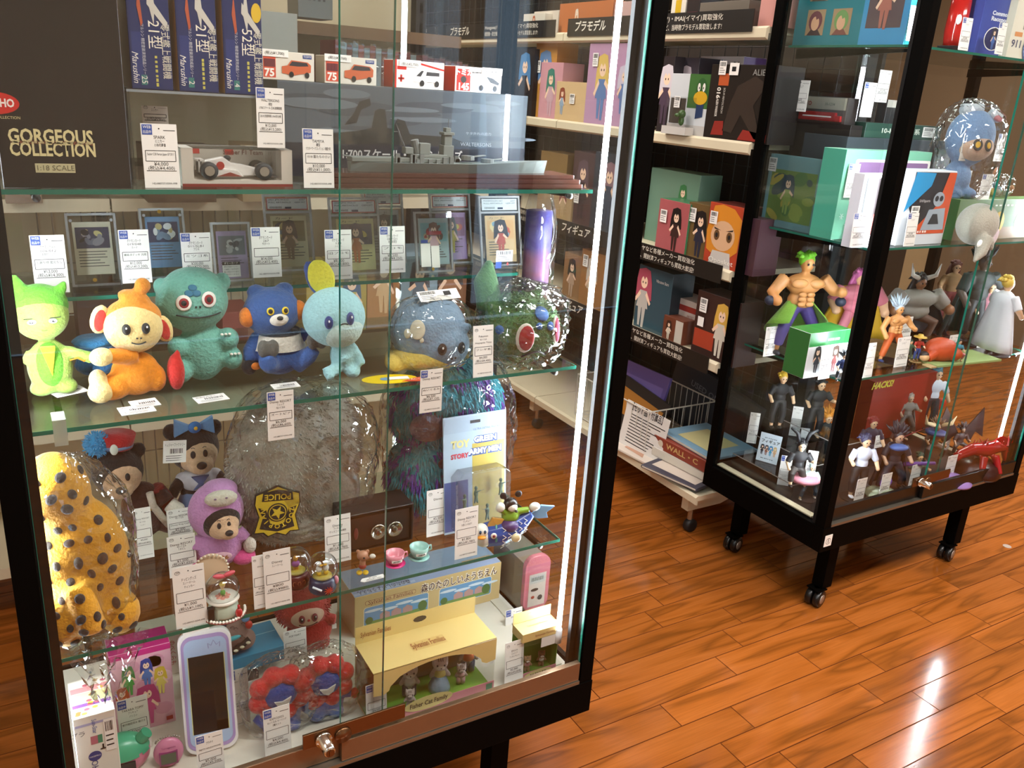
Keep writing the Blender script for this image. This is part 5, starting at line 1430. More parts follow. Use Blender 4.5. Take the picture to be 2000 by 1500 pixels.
# blister card with green soldiers
t, w, h, d = carton('army_men_pack', 'blister card titled GREEN ARMY MEN with small green toy soldiers', 'toy pack', 868, 1046, 988, 826, z=ZG, d=.002, front='#a9bccb', rx=-.12)
panel(t, w*.45, w*.97, h*.02, h*.75, '#b5a048', 'yellow_fade'); panel(t, .001, w*.38, h*.02, h*.45, '#4c5b8d', 'blue_fade'); panel(t, .002, w-.002, h*.86, h*.985, '#a3b4c4', 'top_fade', y=-.0004)
ztext(t, 'GREEN', .0135, w*.66, h*.78, '#e9eef2', width=w*.36, bold=.0007); ztext(t, 'ARMY MEN', .0135, w*.66, h*.68, '#e9eef2', width=w*.52, bold=.0007)
ztext(t, 'GREEN', .0135, w*.664, h*.777, '#2f4c8c', width=w*.38, bold=.0024, y=-.0005); ztext(t, 'ARMY MEN', .0135, w*.664, h*.677, '#2f4c8c', width=w*.54, bold=.0024, y=-.0005)
ztext(t, 'ULTRA DETAIL FIGURE', .005, w*.68, h*.87, '#40558f', width=w*.42); ztext(t, 'TOY', .018, w*.26, h*.76, '#d9cf8a', width=w*.30, bold=.0010); ztext(t, 'STORY', .012, w*.25, h*.66, '#c23a48', width=w*.28, bold=.0005)
MB().box(w*.42, w*.58, -.0008, -.0003, h*.925, h*.95).put('hang_hole', INK, t)
m = MB(); m.prism([(w*.10, -.032, h*.04), (w*.94, -.032, h*.04), (w*.94, -.032, h*.50), (w*.84, -.032, h*.56), (w*.20, -.032, h*.56), (w*.10, -.032, h*.50)], (0, .031, 0))
m.put('blister', clear('blister_plastic', '#eeeef0', 2.2, (9, .4), .03, .03), t, bevel=.004, seg=3)
barcode_label(t, w*.06, h*.02, .022, .03, y=-.034)
for k, (x, z, pose) in enumerate(((w*.26, h*.20, 0), (w*.44, h*.25, 1), (w*.62, h*.08, 0), (w*.84, h*.28, 1))):
    s_ = .0011*1.0
    sd = soft('toy_soldier', [((x, -.016, z+.030), (.0032, .003, .0036)), ((x, -.016, z+.020), (.0042, .003, .007)), ('t', [(x-.001, -.016, z+.014), (x-.003, -.016, z+.002)], [.002, .0016]), ('t', [(x+.001, -.016, z+.014), (x+.003, -.016, z+.002)], [.002, .0016]), ('t', [(x, -.018, z+.023), (x+.006*(1 if pose else -1), -.02, z+.026)], [.0014, .0012]), ('t', [(x-.002, -.021, z+.024), (x+.014*(1 if pose else -1), -.021, z+.027)], [.0009, .0007])], M('#38563c', .5), t, .0011, 2)
# cups and saucers
for lab, cx, yb, col, sau in (('tiny pink toy teacup on a magenta saucer', 771, 1103, '#d98a98', '#d8327e'), ('tiny pale turquoise toy teacup on its saucer', 818, 1090, '#9cc9c0', '#8fc4bc')):
    P = onz(cx, yb, ZG); u = mpp(P); P.z = ZG
    t = thing('toy_teacup', lab, 'toy cup', P, 0, 'toy teacups on the glass shelf')
    MB().lathe([(9*u, 0), (20*u, 2.5*u), (21*u, 4*u), (10*u, 2.5*u)], n=28).put('saucer', M(sau, .3, 'lacquer'), t, True)
    cpo = MB().lathe([(7*u, 3*u), (12*u, 6*u), (17.5*u, 16*u), (19*u, 27*u), (17.6*u, 27*u), (15*u, 14*u), (4*u, 8*u)], n=28).put('cup', M(col, .3, 'lacquer'), t, True)
    MB().tube([(17*u, 0, 23*u), (25*u, 0, 23*u), (26*u, 0, 15*u), (16*u, 0, 11*u)], 2.1*u, 8).put('handle', M(col, .3, 'lacquer'), t, True)
    b = MB(); R_ = 17.9*u
    for i in range(5):
        a0, a1 = -2.3+i*.25, -2.3+(i+1)*.25
        b.poly([(R_*math.cos(a), R_*math.sin(a), z) for a, z in ((a0, 13*u), (a1, 13*u), (a1, 21*u), (a0, 21*u))])
    lb = b.put('label_band', CARD, cpo); dashes(lb, -3*u, 17*u, 16*u, 2.4*u, y=-R_-.0006)
P = onz(708, 1120, ZG); u = mpp(P); P.z = ZG
t = thing('tiny_figure', 'tiny brown bear figure in red shorts and yellow shoes by the teacups', 'figurine', P, -.4)
soft('body', [((0, 0, 40*u), (11*u, 10*u, 10*u)), ((0, 0, 24*u), (6*u, 5*u, 9*u)), ((-9*u, 2*u, 48*u), (4*u, 2*u, 4*u)), ((9*u, 2*u, 48*u), (4*u, 2*u, 4*u)), ('t', [(0, 0, 28*u), (14*u, -4*u, 38*u)], [2*u, 2*u])], M('#b98265', .5), t, .0009, 2)
MB().ell((0, 0, 16*u), (7.5*u, 6*u, 6*u)).put('shorts', M('#8e2a22', .5), t, True); MB().ell((19*u, -5*u, 41*u), (6*u, 4*u, 5*u)).put('glove', M('#e6dfd2', .5), t, True)
for s in (-1, 1): MB().ell((s*6*u, -2*u, 3.4*u), (6*u, 8*u, 3.4*u)).put('shoe', M('#cfa81f', .4), t, True)
MB().ell((3*u, -10*u, 40*u), (2*u, 1.5*u, 2*u)).put('nose', INK, t, True)
P = onz(704, 1137, ZG)
t = thing('small_label', 'small white pointed label lying at the shelf edge below the tiny bear', 'label', P, .0)
u = mpp(P); MB().prism([(0, 0, .0004), (6*u, -5*u, .0004), (50*u, -5*u, .0004), (50*u, 8*u, .0004), (6*u, 8*u, .0004)], (0, 0, .0008)).put('card', CARD, t)
m = MB(); add_text(m, '¥1,000', 6*u, (27*u, 4*u, .0014), rot=rotm(0, 0, 0)); add_text(m, '(税込¥1,100)', 6*u, (27*u, -2*u, .0014), rot=rotm(0, 0, 0)); m.put('printed_text', INK, t)
# carp streamer ornament
P = onz(975, 1062, ZG); u = mpp(P); P.z = ZG
t = thing('fish_ornament', 'blue scaled fish ornament carrying a white duck and a masked bear rider', 'ornament', P, -.25)
FB = M('#2c4f9e', .25, 'lacquer'); CW = M('#e9e6da', .3, 'lacquer')
soft('fish_body', [('t', [(-30*u, 0, 22*u), (0, 0, 26*u), (34*u, 0, 40*u), (62*u, 0, 62*u)], [24*u, 27*u, 22*u, 9*u])], FB, t, .002, 3)
soft('fish_mouth', [((-34*u, -2*u, 22*u), (20*u, 22*u, 22*u))], CW, t, .002, 3)
MB().prism([(58*u, -2*u, 58*u), (80*u, -2*u, 78*u), (108*u, -2*u, 74*u), (92*u, -2*u, 62*u), (96*u, -2*u, 50*u), (74*u, -2*u, 50*u)], (0, 5*u, 0)).put('tail_fin', M('#7fb2d8', .3, 'lacquer'), t, bevel=.001)
m = MB()
for i in range(5):
    for j in range(4):
        a = -.9+j*.5; x = 2*u+i*11*u; z0 = 26*u+max(0, (i*11-6))*.48*u; R_ = (27-.22*max(0, i*11-6))*u*1.01
        pc = Vector((x, -R_*math.cos(a), z0+R_*math.sin(a)))
        m.tube([pc+Vector((-4*u, 0, 5*u)), pc+Vector((3*u, -.4*u, 0)), pc+Vector((-4*u, 0, -5*u))], .8*u, 5)
m.put('scale_lines', CW, t)
MB().tube([(-14*u, 0, -2*u+4*u), (-14*u, -26*u, 22*u), (-12*u, -14*u, 46*u), (-12*u, 0, 52*u)], 2.4*u, 8).put('gill_band', M('#3f8f8a', .3, 'lacquer'), t, True)
fe = MB().lathe([(6*u, 0), (6*u, 2*u), (3*u, 2.5*u)], (-20*u, -26*u, 34*u), 14, rotm(math.pi/2)).put('fish_eye', CW, t, True); MB().lathe([(3*u, 2*u), (2.8*u, 3.2*u)], (-20*u, -26*u, 34*u), 12, rotm(math.pi/2)).put('pupil', M('#7a1f2a', .3), fe, True)
MB().prism([(-30*u, -8*u, 40*u), (-20*u, -12*u, 64*u), (4*u, -10*u, 58*u), (-8*u, -12*u, 40*u)], (0, 6*u, 0)).put('upper_fin', M('#d9a24a', .3, 'lacquer'), t, bevel=.001)
dk = soft('duck_rider', [((-42*u, -14*u, 40*u), (14*u, 13*u, 15*u)), ((-36*u, -10*u, 20*u), (12*u, 11*u, 10*u))], M('#eeeae0', .4, 'lacquer'), t, .0014, 3)
MB().ell((-44*u, -28*u, 33*u), (9*u, 6*u, 3.4*u)).put('beak', M('#d88a22', .3), dk, True)
for s in (-1, 1): MB().ell((-42*u+s*4.5*u, -26*u, 43*u), (2.6*u, 2*u, 4*u)).put('eye', M('#34506e', .3), dk, True)
rd = soft('bear_rider', [((16*u, -4*u, 88*u), (14*u, 13*u, 13*u)), ((2*u, 0, 104*u), (7.5*u, 4*u, 7.5*u)), ((32*u, 0, 106*u), (7.5*u, 4*u, 7.5*u))], M('#1a1716', .3, 'lacquer'), t, .0014, 3)
MB().ell((18*u, -11*u, 84*u), (10*u, 9*u, 9*u)).put('rider_face', M('#e8ddd0', .4, 'lacquer'), rd, True); MB().ell((23*u, -21*u, 80*u), (3.4*u, 3*u, 2.6*u)).put('nose', INK, rd, True)
soft('rider_coat', [((18*u, -2*u, 62*u), (18*u, 15*u, 16*u)), ('t', [(28*u, -4*u, 70*u), (54*u, -6*u, 74*u)], [7*u, 6*u]), ('t', [(8*u, -6*u, 70*u), (-8*u, -8*u, 82*u)], [6*u, 6*u])], M('#7ea22e', .35, 'lacquer'), t, .0016, 3)
soft('rider_trousers', [((16*u, -8*u, 44*u), (20*u, 19*u, 14*u))], M('#473064', .35, 'lacquer'), t, .0016, 3)
MB().ell((64*u, -8*u, 80*u), (11*u, 7*u, 9*u)).put('glove', CW, t, True); MB().ell((-6*u, -12*u, 86*u), (9*u, 7*u, 10*u)).put('glove', CW, t, True); MB().ell((24*u, -30*u, 28*u), (10*u, 6*u, 9*u)).put('shoe', M('#d9c79a', .4), t, True)
# snow globes
def globe(label, cx, yb, r, basec, kind):
    P = onz(cx, yb, ZG); u = mpp(P); P.z = ZG
    t = thing('snow_globe', label, 'snow globe', P, 0, 'snow globes on the glass shelf')
    bh = r*.95*u
    MB().lathe([(r*.86*u, 0), (r*.92*u, bh*.15), (r*.84*u, bh*.8), (r*.78*u, bh), (r*.5*u, bh*1.02)], n=26).put('base', M(basec, .35, 'lacquer'), t, True)
    gz = bh+r*.78*u
    MB().ell((0, 0, gz), (r*u, r*u, r*u), None, 28, 18).put('glass_ball', clear('globe_glass', '#f6f8f8', 3.2), t, True)
    MB().lathe([(r*.62*u, bh), (r*.64*u, bh+.12*r*u), (.1*u, bh+.14*r*u)], n=22).put('scene_floor', M('#b5a03c' if kind else '#d8907e', .5), t, True)
    return t, u, bh, gz
t, u, bh, gz = globe('snow globe with pale green base, pearl trim and a winged doll inside', 437, 1196, 32, '#b9c7b4', 0)
m = MB()
for i in range(22):
    a = math.pi+math.pi*i/21; m.ell((40*u*math.cos(a), 40*u*math.sin(a), 4*u), 3*u, None, 8, 6)
m.put('pearl_trim', M('#ece6da', .25, 'lacquer'), t, True)['kind'] = 'stuff'
MB().tube([(41*u*math.cos(math.pi+math.pi*i/16), 41*u*math.sin(math.pi+math.pi*i/16), 1.5*u) for i in range(17)], 2*u, 6).put('red_plinth_rim', M('#7a2a22', .4), t)
MB().ell((22*u, -32*u, 13*u), (7*u, 6*u, 10*u)).tube([(22*u, -32*u, 20*u), (22*u, -32*u, 30*u)], 2.5*u, 8).put('red_perfume_bottle', M('#a51f22', .25, 'lacquer'), t, True)
MB().box(-34*u, -22*u, -26*u, -14*u, 2*u, 30*u).put('black_bottle', M('#1d1816', .3, 'lacquer'), t, bevel=.001)
MB().lathe([(28*u, bh), (31*u, bh+3*u), (27*u, bh+7*u)], n=26).put('white_collar', M('#e4dccf', .4), t, True)
soft('winged_doll', [((0, 0, gz+5*u), (5*u, 5*u, 6*u)), ((0, 0, gz-8*u), (4*u, 4*u, 7*u)), ('t', [(-2*u, 0, gz-12*u), (-6*u, -4*u, gz-22*u)], [2*u, 2*u]), ('t', [(2*u, 0, gz-12*u), (7*u, -4*u, gz-22*u)], [2*u, 2*u])], M('#d9b48a', .5), t, .0008, 1)
MB().ell((0, -2*u, gz-9*u), (5*u, 4*u, 6*u)).put('green_dress', M('#5d9a3a', .5), t, True); MB().ell((0, 0, gz+9*u), (6*u, 6*u, 4*u)).put('yellow_hair', M('#d6bd62', .5), t, True)
m = MB()
for i in range(7):
    a = i*.9; m.ell((12*u*math.cos(a), 12*u*math.sin(a), bh+6*u), (8*u, 5*u, 2*u), rotm(0, .4, a), 8, 5)
m.put('flower_petals', M('#d88f80', .5), t, True)
bw = MB().ell((-6*u, -8*u, gz+31*u), (13*u, 5*u, 5*u), rotm(0, .25, 0)).ell((12*u, -8*u, gz+33*u), (12*u, 5*u, 5*u), rotm(0, -.25, 0)).put('pink_bow', M('#c24a56', .4), t, True)
t, u, bh, gz = globe('snow globe with carved dark red base and a purple-dressed doll', 578, 1140, 29, '#5c1f1c', 1)
soft('doll', [((0, 0, gz+6*u), (5*u, 5*u, 6*u)), ((0, 0, gz-4*u), (6*u, 5*u, 6*u)), ('t', [(-3*u, 0, gz-8*u), (-3*u, 0, gz-18*u)], [2.4*u, 2.4*u]), ('t', [(3*u, 0, gz-8*u), (4*u, 0, gz-18*u)], [2.4*u, 2.4*u])], M('#c28a2e', .5), t, .0008, 1)
MB().ell((0, -1*u, gz-5*u), (8*u, 6*u, 7*u)).put('purple_dress', M('#8c3f86', .5), t, True)
m = MB()
for i in range(9):
    a = math.pi+i*.39; m.tube([(24.6*u*math.cos(a)+3*u*math.cos(k*1.05), 25*u*math.sin(a), 14*u+5*u*math.sin(k*1.05)) for k in range(7)], .9*u, 4, False)
m.put('carving', M('#8e4a2e', .4), t)
t, u, bh, gz = globe('snow globe with navy base and red firework, two white ducks inside', 630, 1150, 29, '#1c2747', 1)
for s in (-1, 1):
    d_ = soft('duck', [((s*7*u, 0, gz+7*u), (5*u, 5*u, 5*u)), ((s*7*u, 0, gz-4*u), (6*u, 5*u, 7*u))], M('#e6e6e2', .5), t, .0008, 1)
    MB().ell((s*4*u, -5*u, gz+6*u), (4*u, 3*u, 1.5*u)).put('beak', M('#d9a21f', .4), d_, True)
    MB().ell((s*7*u, 0, gz-14*u), (5*u, 5*u, 5*u)).put('yellow_feet', M('#d3ad26', .4), d_, True)
m = MB()
for i in range(10):
    a = i*.628; p0 = Vector((4*u, -27*u, 10*u)); m.tube([p0, p0+Vector((9*u*math.cos(a), 0, 9*u*math.sin(a)))], [1.4*u, .7*u], 5)
m.put('firework', M('#b5341f', .4), t)
MB().tube([(-24*u, -14*u, 18*u), (-10*u, -26*u, 13*u)], 2.2*u, 8).put('white_comet', M('#dfe3ea', .4), t, True)
MB().ell((24*u, -10*u, 20*u), (5*u, 5*u, 9*u)).put('pink_flag', M('#d68c9a', .4), t, True)
P = onz(415, 1140, ZG); u = mpp(P); P.z = ZG
t = thing('shell_mirror', 'cream beaded round mirror lid standing behind the pearl trimmed globe', 'mirror', P, -.2)
MB().lathe([(28*u, -2*u), (31*u, 0), (28*u, 2*u)], (0, 0, 33*u), 28, rotm(math.pi/2-.25)).put('lid', M('#c9a98a', .35, 'lacquer'), t, True)
m = MB()
for i in range(26):
    a = i*.2417; m.ell((31*u*math.cos(a), 0, 33*u+31*u*math.sin(a)), 2.4*u, None, 7, 5)
m.put('beads', M('#e3d6c2', .4), t, True)['kind'] = 'stuff'
TT = lambda lab, xl, yb, xr, yt, pr, hd=('Disney', '', ''), web=False, rx=-.06, **k: T(lab, xl, yb, xr, yt, k.pop('z', ZG), web=web, head=hd, price=pr, rx=rx, **k)
TT('white price tag marked ¥3,500 half hidden beside the leopard bag', 268, 1094, 302, 998, 3500, ('Disney RESORT', 'ぬいぐるみ', 'ミッキー'))
TT('white price tag in the back row above the ¥1,500 tag', 330, 1062, 378, 1000, 2000, ('Disney RESORT', 'ぬいぐるみ', '', 'Disney King Club'))
TT('white price tag marked ¥1,500 second of the stack left of pink bear', 332, 1130, 386, 1053, 1500, ('Disney RESORT', 'ぬいぐるみ', 'うまどし'))
TT('white price tag marked ¥1,000 in front of the pearl trimmed globe', 345, 1230, 406, 1116, 1000, ('ドッピングッズ', 'スノードーム', 'ティンカー'))
TT('white price tag half hidden behind the ¥800 tag', 497, 1191, 530, 1091, 1200, ('Disney', '', ''))
TT('white price tag marked ¥800 between the globes', 519, 1190, 571, 1083, 800, ('Disney', 'スノードーム', ''))
TT('white price tag marked ¥1,600 standing left of the black coin box', 636, 1104, 686, 1014, 1600, ('Disney', 'フィギュア', 'ディズニー100周年'))
TT('white price tag marked ¥2,500 before the shaggy teal beast', 833, 1050, 876, 962, 2500, ('Disney', '', ''))
TT('white price tag marked ¥1,800 left of the fish ornament', 888, 1094, 932, 999, 1800, ('Disney RESORT', 'フィギュア', '大型こいのぼり'))
T('white price tag with blue stamp marked ¥6,000 hanging before the grey backpack', 524, 862, 575, 767, Y=1.078, head=('Disney RESORT', 'リュック', 'ぬいぐるみ', 'ズートピア'), price=6000, rx=0)
T('white price tag with blue stamp marked ¥6,500 hanging above the shaggy teal beast', 819, 808, 862, 724, Y=1.078, head=('Disney RESORT', '', '', 'ぬいぐるみ'), price=6500, rx=0)

# ================================================================ LEFT CASE, FLOOR LEVEL
ZF = .2925
def F(*a, **k): return carton(*a, z=ZF, **k)
# product box seen from above at the left corner
P = onY(141, 1407, 1.105); hz = P.z-ZF
t, w, h, d = carton('product_box', 'white product box with barcode and round blue mark, front left corner', 'box', 141, 1407, 224, 1300, Y=1.105, d=.085, front='#e4dfd2', side='#d9d2c6', top='#e6dccb', hmax=hz)
t.location.z = ZF
panel(t, .002, w-.002, hz-.016, hz-.012, '#a9a6c9', 'lilac_band'); 
x0, z0 = Lf(t, 195, 1470); x1, z1 = Lf(t, 218, 1400); b = barcode_label(t, w*.70, z0, w*.26, max(.02, z1-z0)); 
x, z = Lf(t, 184, 1418); ztext(t, 'Sun-Star', .0085, x, z, '#3c5fa5', rot=(math.pi/2, math.pi/2, 0), width=.024)
x, z = Lf(t, 188, 1443); panel(t, x-.007, x+.002, z-.008, z+.006, '#b56a78', 'swatch'); panel(t, x+.002, x+.008, z-.008, z+.006, '#3f8a6a', 'swatch')
x, z = Lf(t, 152, 1437); ztext(t, 'プラ', .010, x, z, '#2a2a2a'); x, z = Lf(t, 206, 1455); ztext(t, 'ST', .012, x, z, '#1a1a1a', rot=(math.pi/2, math.pi, 0), bold=.0005)
x, z = Lf(t, 186, 1476); MB().poly(oval(x, z, .0085, .0085, -.0005, 22)).put('round_mark', M('#2b3a7d', .4, 'print'), t); ztext(t, 'HASEPRO', .0035, x, z, '#e9e6de', y=-.0009)
x, z = Lf(t, 186, 1500); ztext(t, 'OHO', .012, x, z, '#2b3a7d', rot=(math.pi/2, math.pi/2, 0))
tp = MB()
for i, (c0, c1, col) in enumerate(((.05, .22, 0), (.25, .34, 1), (.36, .62, 2), (.64, .78, 3), (.80, .95, 0))): tp.poly([(.002, d*c0, hz+.0004), (w-.002, d*c0, hz+.0004), (w-.002, d*c1, hz+.0004), (.002, d*c1, hz+.0004)], col)
tp.put('top_print', [M('#e8dccb', .4, 'print'), M('#7a4f94', .4, 'print'), M('#d9d49a', .4, 'print'), M('#d88a8a', .4, 'print')], t)
tp = MB(); rg = random.Random(2)
for i in range(16): x, y = rg.uniform(.006, w-.006), rg.uniform(d*.05, d*.9); tp.poly([(x+.004*math.cos(a*.785), y+.003*math.sin(a*.785), hz+.0008) for a in range(8)], i % 3)
tp.put('top_dots', [M('#c25a6a', .4, 'print'), M('#8a6a3a', .4, 'print'), M('#d9b94a', .4, 'print')], t)
# pink box with girls
t, w, h, d = F('figure_box', 'pink box with magenta top and five cartoon girls picture, behind price tag', 'box', 228, 1441, 344, 1284, d=.05, front='#d9a6b4', side='#c48a9c', top='#b01e6c')
panel(t, 0, w, h*.93, h, '#b01e6c', 'magenta_band')
rg = random.Random(5); m = MB()
for i in range(10): m.poly(oval(rg.uniform(.01, w-.01), rg.uniform(.02, h-.02), .014, .012, -.0003, 10), i % 2)
m.put('blossom_print', [M('#e3bcc6', .4, 'print'), M('#cf93a6', .4, 'print')], t)
for x, z, s, hr_, cl in ((.28, .60, .36, '#2f7a3c', '#3f9a4a'), (.58, .64, .36, '#2f3f8a', '#4a74b4'), (.80, .52, .34, '#d9b93c', '#e0cf6a'), (.16, .38, .34, '#b5532e', '#c9714a'), (.56, .18, .50, '#b03a70', '#c24a86')):
    art(t, w*x, h*(z-.12), h*s, hr_, cl, seed=int(x*100), y=-.0006-.0003*(.7-z))
panel(t, w*.84, w*.95, h*.05, h*.10, '#a52a2a', 'red_mark', y=-.002)
m = MB(); m.prism([(w*.16, -.0014, h*.22), (w*.36, -.0014, h*.20), (w*.38, -.0014, h*.40), (w*.20, -.0014, h*.42)], (0, .0006, 0)); m.put('gadget_print', M('#b8aeb4', .4, 'print'), t)
# white and red box behind
t, w, h, d = carton('snack_box', 'white box with red lettering and red triangles at the back of floor level', 'box', 272, 1268, 352, 1180, Y=1.37, d=.05, front='#d9cfc2', side='#cfc4b4')
t.location.z = ZF
for o in t.children: o.scale.z = 1
m = MB(); m.poly([(w*.05, -.0004, h*.1), (w*.32, -.0004, h*.1), (w*.26, -.0004, h*.95), (w*.16, -.0004, h*.95)]); m.put('red_print', M('#b5332a', .4, 'print'), t)
for i, s in enumerate(('のべくらも', 'をたべくらべ')): letter(s, .012, M('#b5332a', .4, 'print'), t, (w*(.78-.26*i), -.0006, h*.5), rot=(math.pi/2, math.pi/2, 0), width=min(.05, h*.8))
# toy tablet
P, w, h = place(367, 1494, 460, 1300, ZF); P.z = ZF+.004
t = thing('toy_tablet', 'white toy tablet with rounded lilac frame and black screen, leaning back', 'toy tablet', P+Vector((0, .012, 0)), -.12, None, -.30)
w *= 1.10; h *= 1.06
def rrect(x0, x1, z0, z1, r, y, n=6):
    o = []
    for cx, cz, a0 in ((x1-r, z1-r, 0), (x0+r, z1-r, 90), (x0+r, z0+r, 180), (x1-r, z0+r, 270)):
        for i in range(n+1):
            a = math.radians(a0+90*i/n); o.append((cx+r*math.cos(a), y, cz+r*math.sin(a)))
    return o
MB().prism(rrect(0, w, 0, h, w*.24, 0), (0, .014, 0)).put('shell', M('#e9e4e2', .3, 'lacquer'), t, bevel=.0025, seg=3)
MB().prism(rrect(w*.05, w*.95, h*.035, h*.965, w*.2, -.0008), (0, .001, 0)).put('lilac_rim', M('#a98fc0', .3, 'lacquer'), t)
MB().prism(rrect(w*.10, w*.90, h*.065, h*.935, w*.16, -.0014), (0, .001, 0)).put('sky_bezel', M('#a9bcd9', .3, 'lacquer'), t)
MB().box(w*.17, w*.83, -.0020, -.0012, h*.17, h*.80).put('screen', M('#0c0a0b', .06, 'lacquer'), t)
MB().box(w*.155, w*.17, -.0019, -.0012, h*.17, h*.80).box(w*.83, w*.845, -.0019, -.0012, h*.17, h*.80).put('yellow_edge', M('#d6cf8a', .3, 'lacquer'), t)
cr = MB(); cr.tube([(w*.56, -.0017, h*.85), (w*.55, -.0017, h*.89), (w*.61, -.0017, h*.87), (w*.66, -.0017, h*.91), (w*.71, -.0017, h*.87), (w*.78, -.0017, h*.89), (w*.77, -.0017, h*.85)], .0006, 5).put('crown_print', M('#8e86b0', .4), t)
# blue flat box and the brown pig on it
P = onz(415, 1302, .352)
t = thing('flat_blue_box', 'flat sky-blue box under the brown patterned pig', 'box', (P.x-.035, P.y, .322), .04)
w = (onz(558, 1262, .352)-P).length+.035
MB().box(0, w, 0, .085, 0, .030).put('carton', M('#2f7d9e', .4, 'print'), t, bevel=.0015); MB().poly([(.002, .05, .0304), (w-.002, .05, .0304), (w-.002, .052, .0304), (.002, .052, .0304)]).put('seam_print', M('#7fb4c8', .4), t)
t2 = thing('yellow_toy_box', 'small yellow toy box with cartoon print beneath the flat blue box', 'box', (P.x-.025, P.y+.008, ZF), .04)
MB().box(0, .05, 0, .05, 0, .0292).put('carton', M('#c9a83c', .4, 'print'), t2); MB().poly(oval(.035, .018, .009, .008, -.0004, 12)).put('red_print', M('#a8442e', .4), t2)
MB().box(.06, .105, 0, .05, 0, .0292).put('black_end', M('#2a2522', .5), t2)
P = onz(446, 1282, .3525); u = mpp(P)
t = thing('patterned_pig', 'brown swirl-patterned pig with shell-studded hem and teal bow', 'ornament', (P.x, P.y+.02, .3523), -.25)
BRW = M('#7d5f55', .75, 'fabric')
soft('body', [((0, 0, 42*u), (44*u, 34*u, 40*u)), ((34*u, 0, 22*u), (24*u, 26*u, 20*u)), ((-22*u, 0, 20*u), (20*u, 24*u, 19*u)), ((-26*u, -10*u, 62*u), (18*u, 18*u, 17*u))], BRW, t, .003)
m = MB()
for i in range(22):
    a = rg.uniform(-1.2, 1.2); zz = rg.uniform(-.6, .8); q = Vector((math.sin(a), -math.cos(a), zz)).normalized(); c = Vector((q.x*45*u, q.y*35*u, 42*u+q.z*41*u)); m.tube([c+Vector((4*u*math.cos(k), 0, 4*u*math.sin(k))) for k in (0, 1.2, 2.4, 3.6, 4.8)], .7*u, 4, False)
m.put('swirl_print', M('#5a3f3a', .8), t)['kind'] = 'stuff'
MB().tube([(-38*u, -28*u, 12*u), (-10*u, -36*u, 10*u), (20*u, -34*u, 20*u), (46*u, -22*u, 36*u)], 6*u, 8).put('black_hem', M('#1c1714', .6), t)
for i in range(8):
    a = i/7; MB().ell(((-36+80*a)*u, (-36-5*math.sin(3.1*a))*u, (11+26*a*a)*u), (4.5*u, 2.4*u, 3*u), None, 10, 6).put('shell_stud', M('#d9cfb4', .35), t, True)
MB().ell((-16*u, -36*u, 46*u), (15*u, 4*u, 5*u), rotm(0, .15, 0)).ell((16*u, -36*u, 50*u), (16*u, 4*u, 5*u), rotm(0, -.3, 0)).put('bow', M('#3f9ea8', .3, 'lacquer'), t, True)
MB().tube([(-34*u, -20*u, 76*u), (-14*u, -30*u, 66*u), (4*u, -28*u, 78*u)], 4*u, 8).put('strap', M('#1c2030', .5), t)
MB().ell((46*u, -16*u, 64*u), (7*u, 6*u, 9*u)).put('red_charm', M('#b03428', .4), t, True); MB().ell((40*u, -14*u, 78*u), (8*u, 6*u, 8*u)).put('blue_charm', M('#5d86b0', .4), t, True)
# red furry doll
t, u, v = toy('plush_doll', 'red furry doll with pale face sitting against the beige boxes', 597, 1262, ZF, .4, 'floor level plush'); 
RD = M('#b03a34', .9, 'plush'); RD2 = M('#a81d1c', .9, 'plush')
u *= 1.0
soft('body', [E((-4, 0, 84), (50, 38, 40), u, v), E((6, 0, 34), (42, 34, 38), u, v), T_([(34, -8, 58), (56, -16, 56)], (12, 11), u, v), E((-26, -10, 12), (16, 18, 14), u, v), E((30, -10, 12), (16, 18, 14), u, v)], RD, t, .004)
soft('vest', [E((10, -6, 38), (40, 32, 34), u, v)], RD2, t, .004)
tufts('pile', t, (-4*u, 0, 84*v), (50*u, 38*u, 40*v), 900, .005, RD, 71, .0012, .3, pick=lambda d: not (d.y < -.45 and abs(d.x) < .75))
hc, hr = (-2*u, -12*u, 82*v), (38*u, 32*u, 26*v)
soft('face', [(hc, hr)], M('#d9b59a', .5), t, .003)
for dx in (-.38, .42): eye(t, hc, hr, (dx, -1, .12), 6*u, 8*v, white='#8a2f3a', iris='#2a1214', k=.6)
spot('nose', t, hc, hr, (.03, -1, .02), (3*u, 2.4*v), M('#b5332f', .5), .0015); seam('mouth', t, arc_on(hc, hr, -.55, .6, -.28, -.18), .0009, M('#6a2a26', .6))
MB().box(48*u, 56*u, -20*u, -19*u, 40*v, 50*v).put('side_tag', CARD, t)
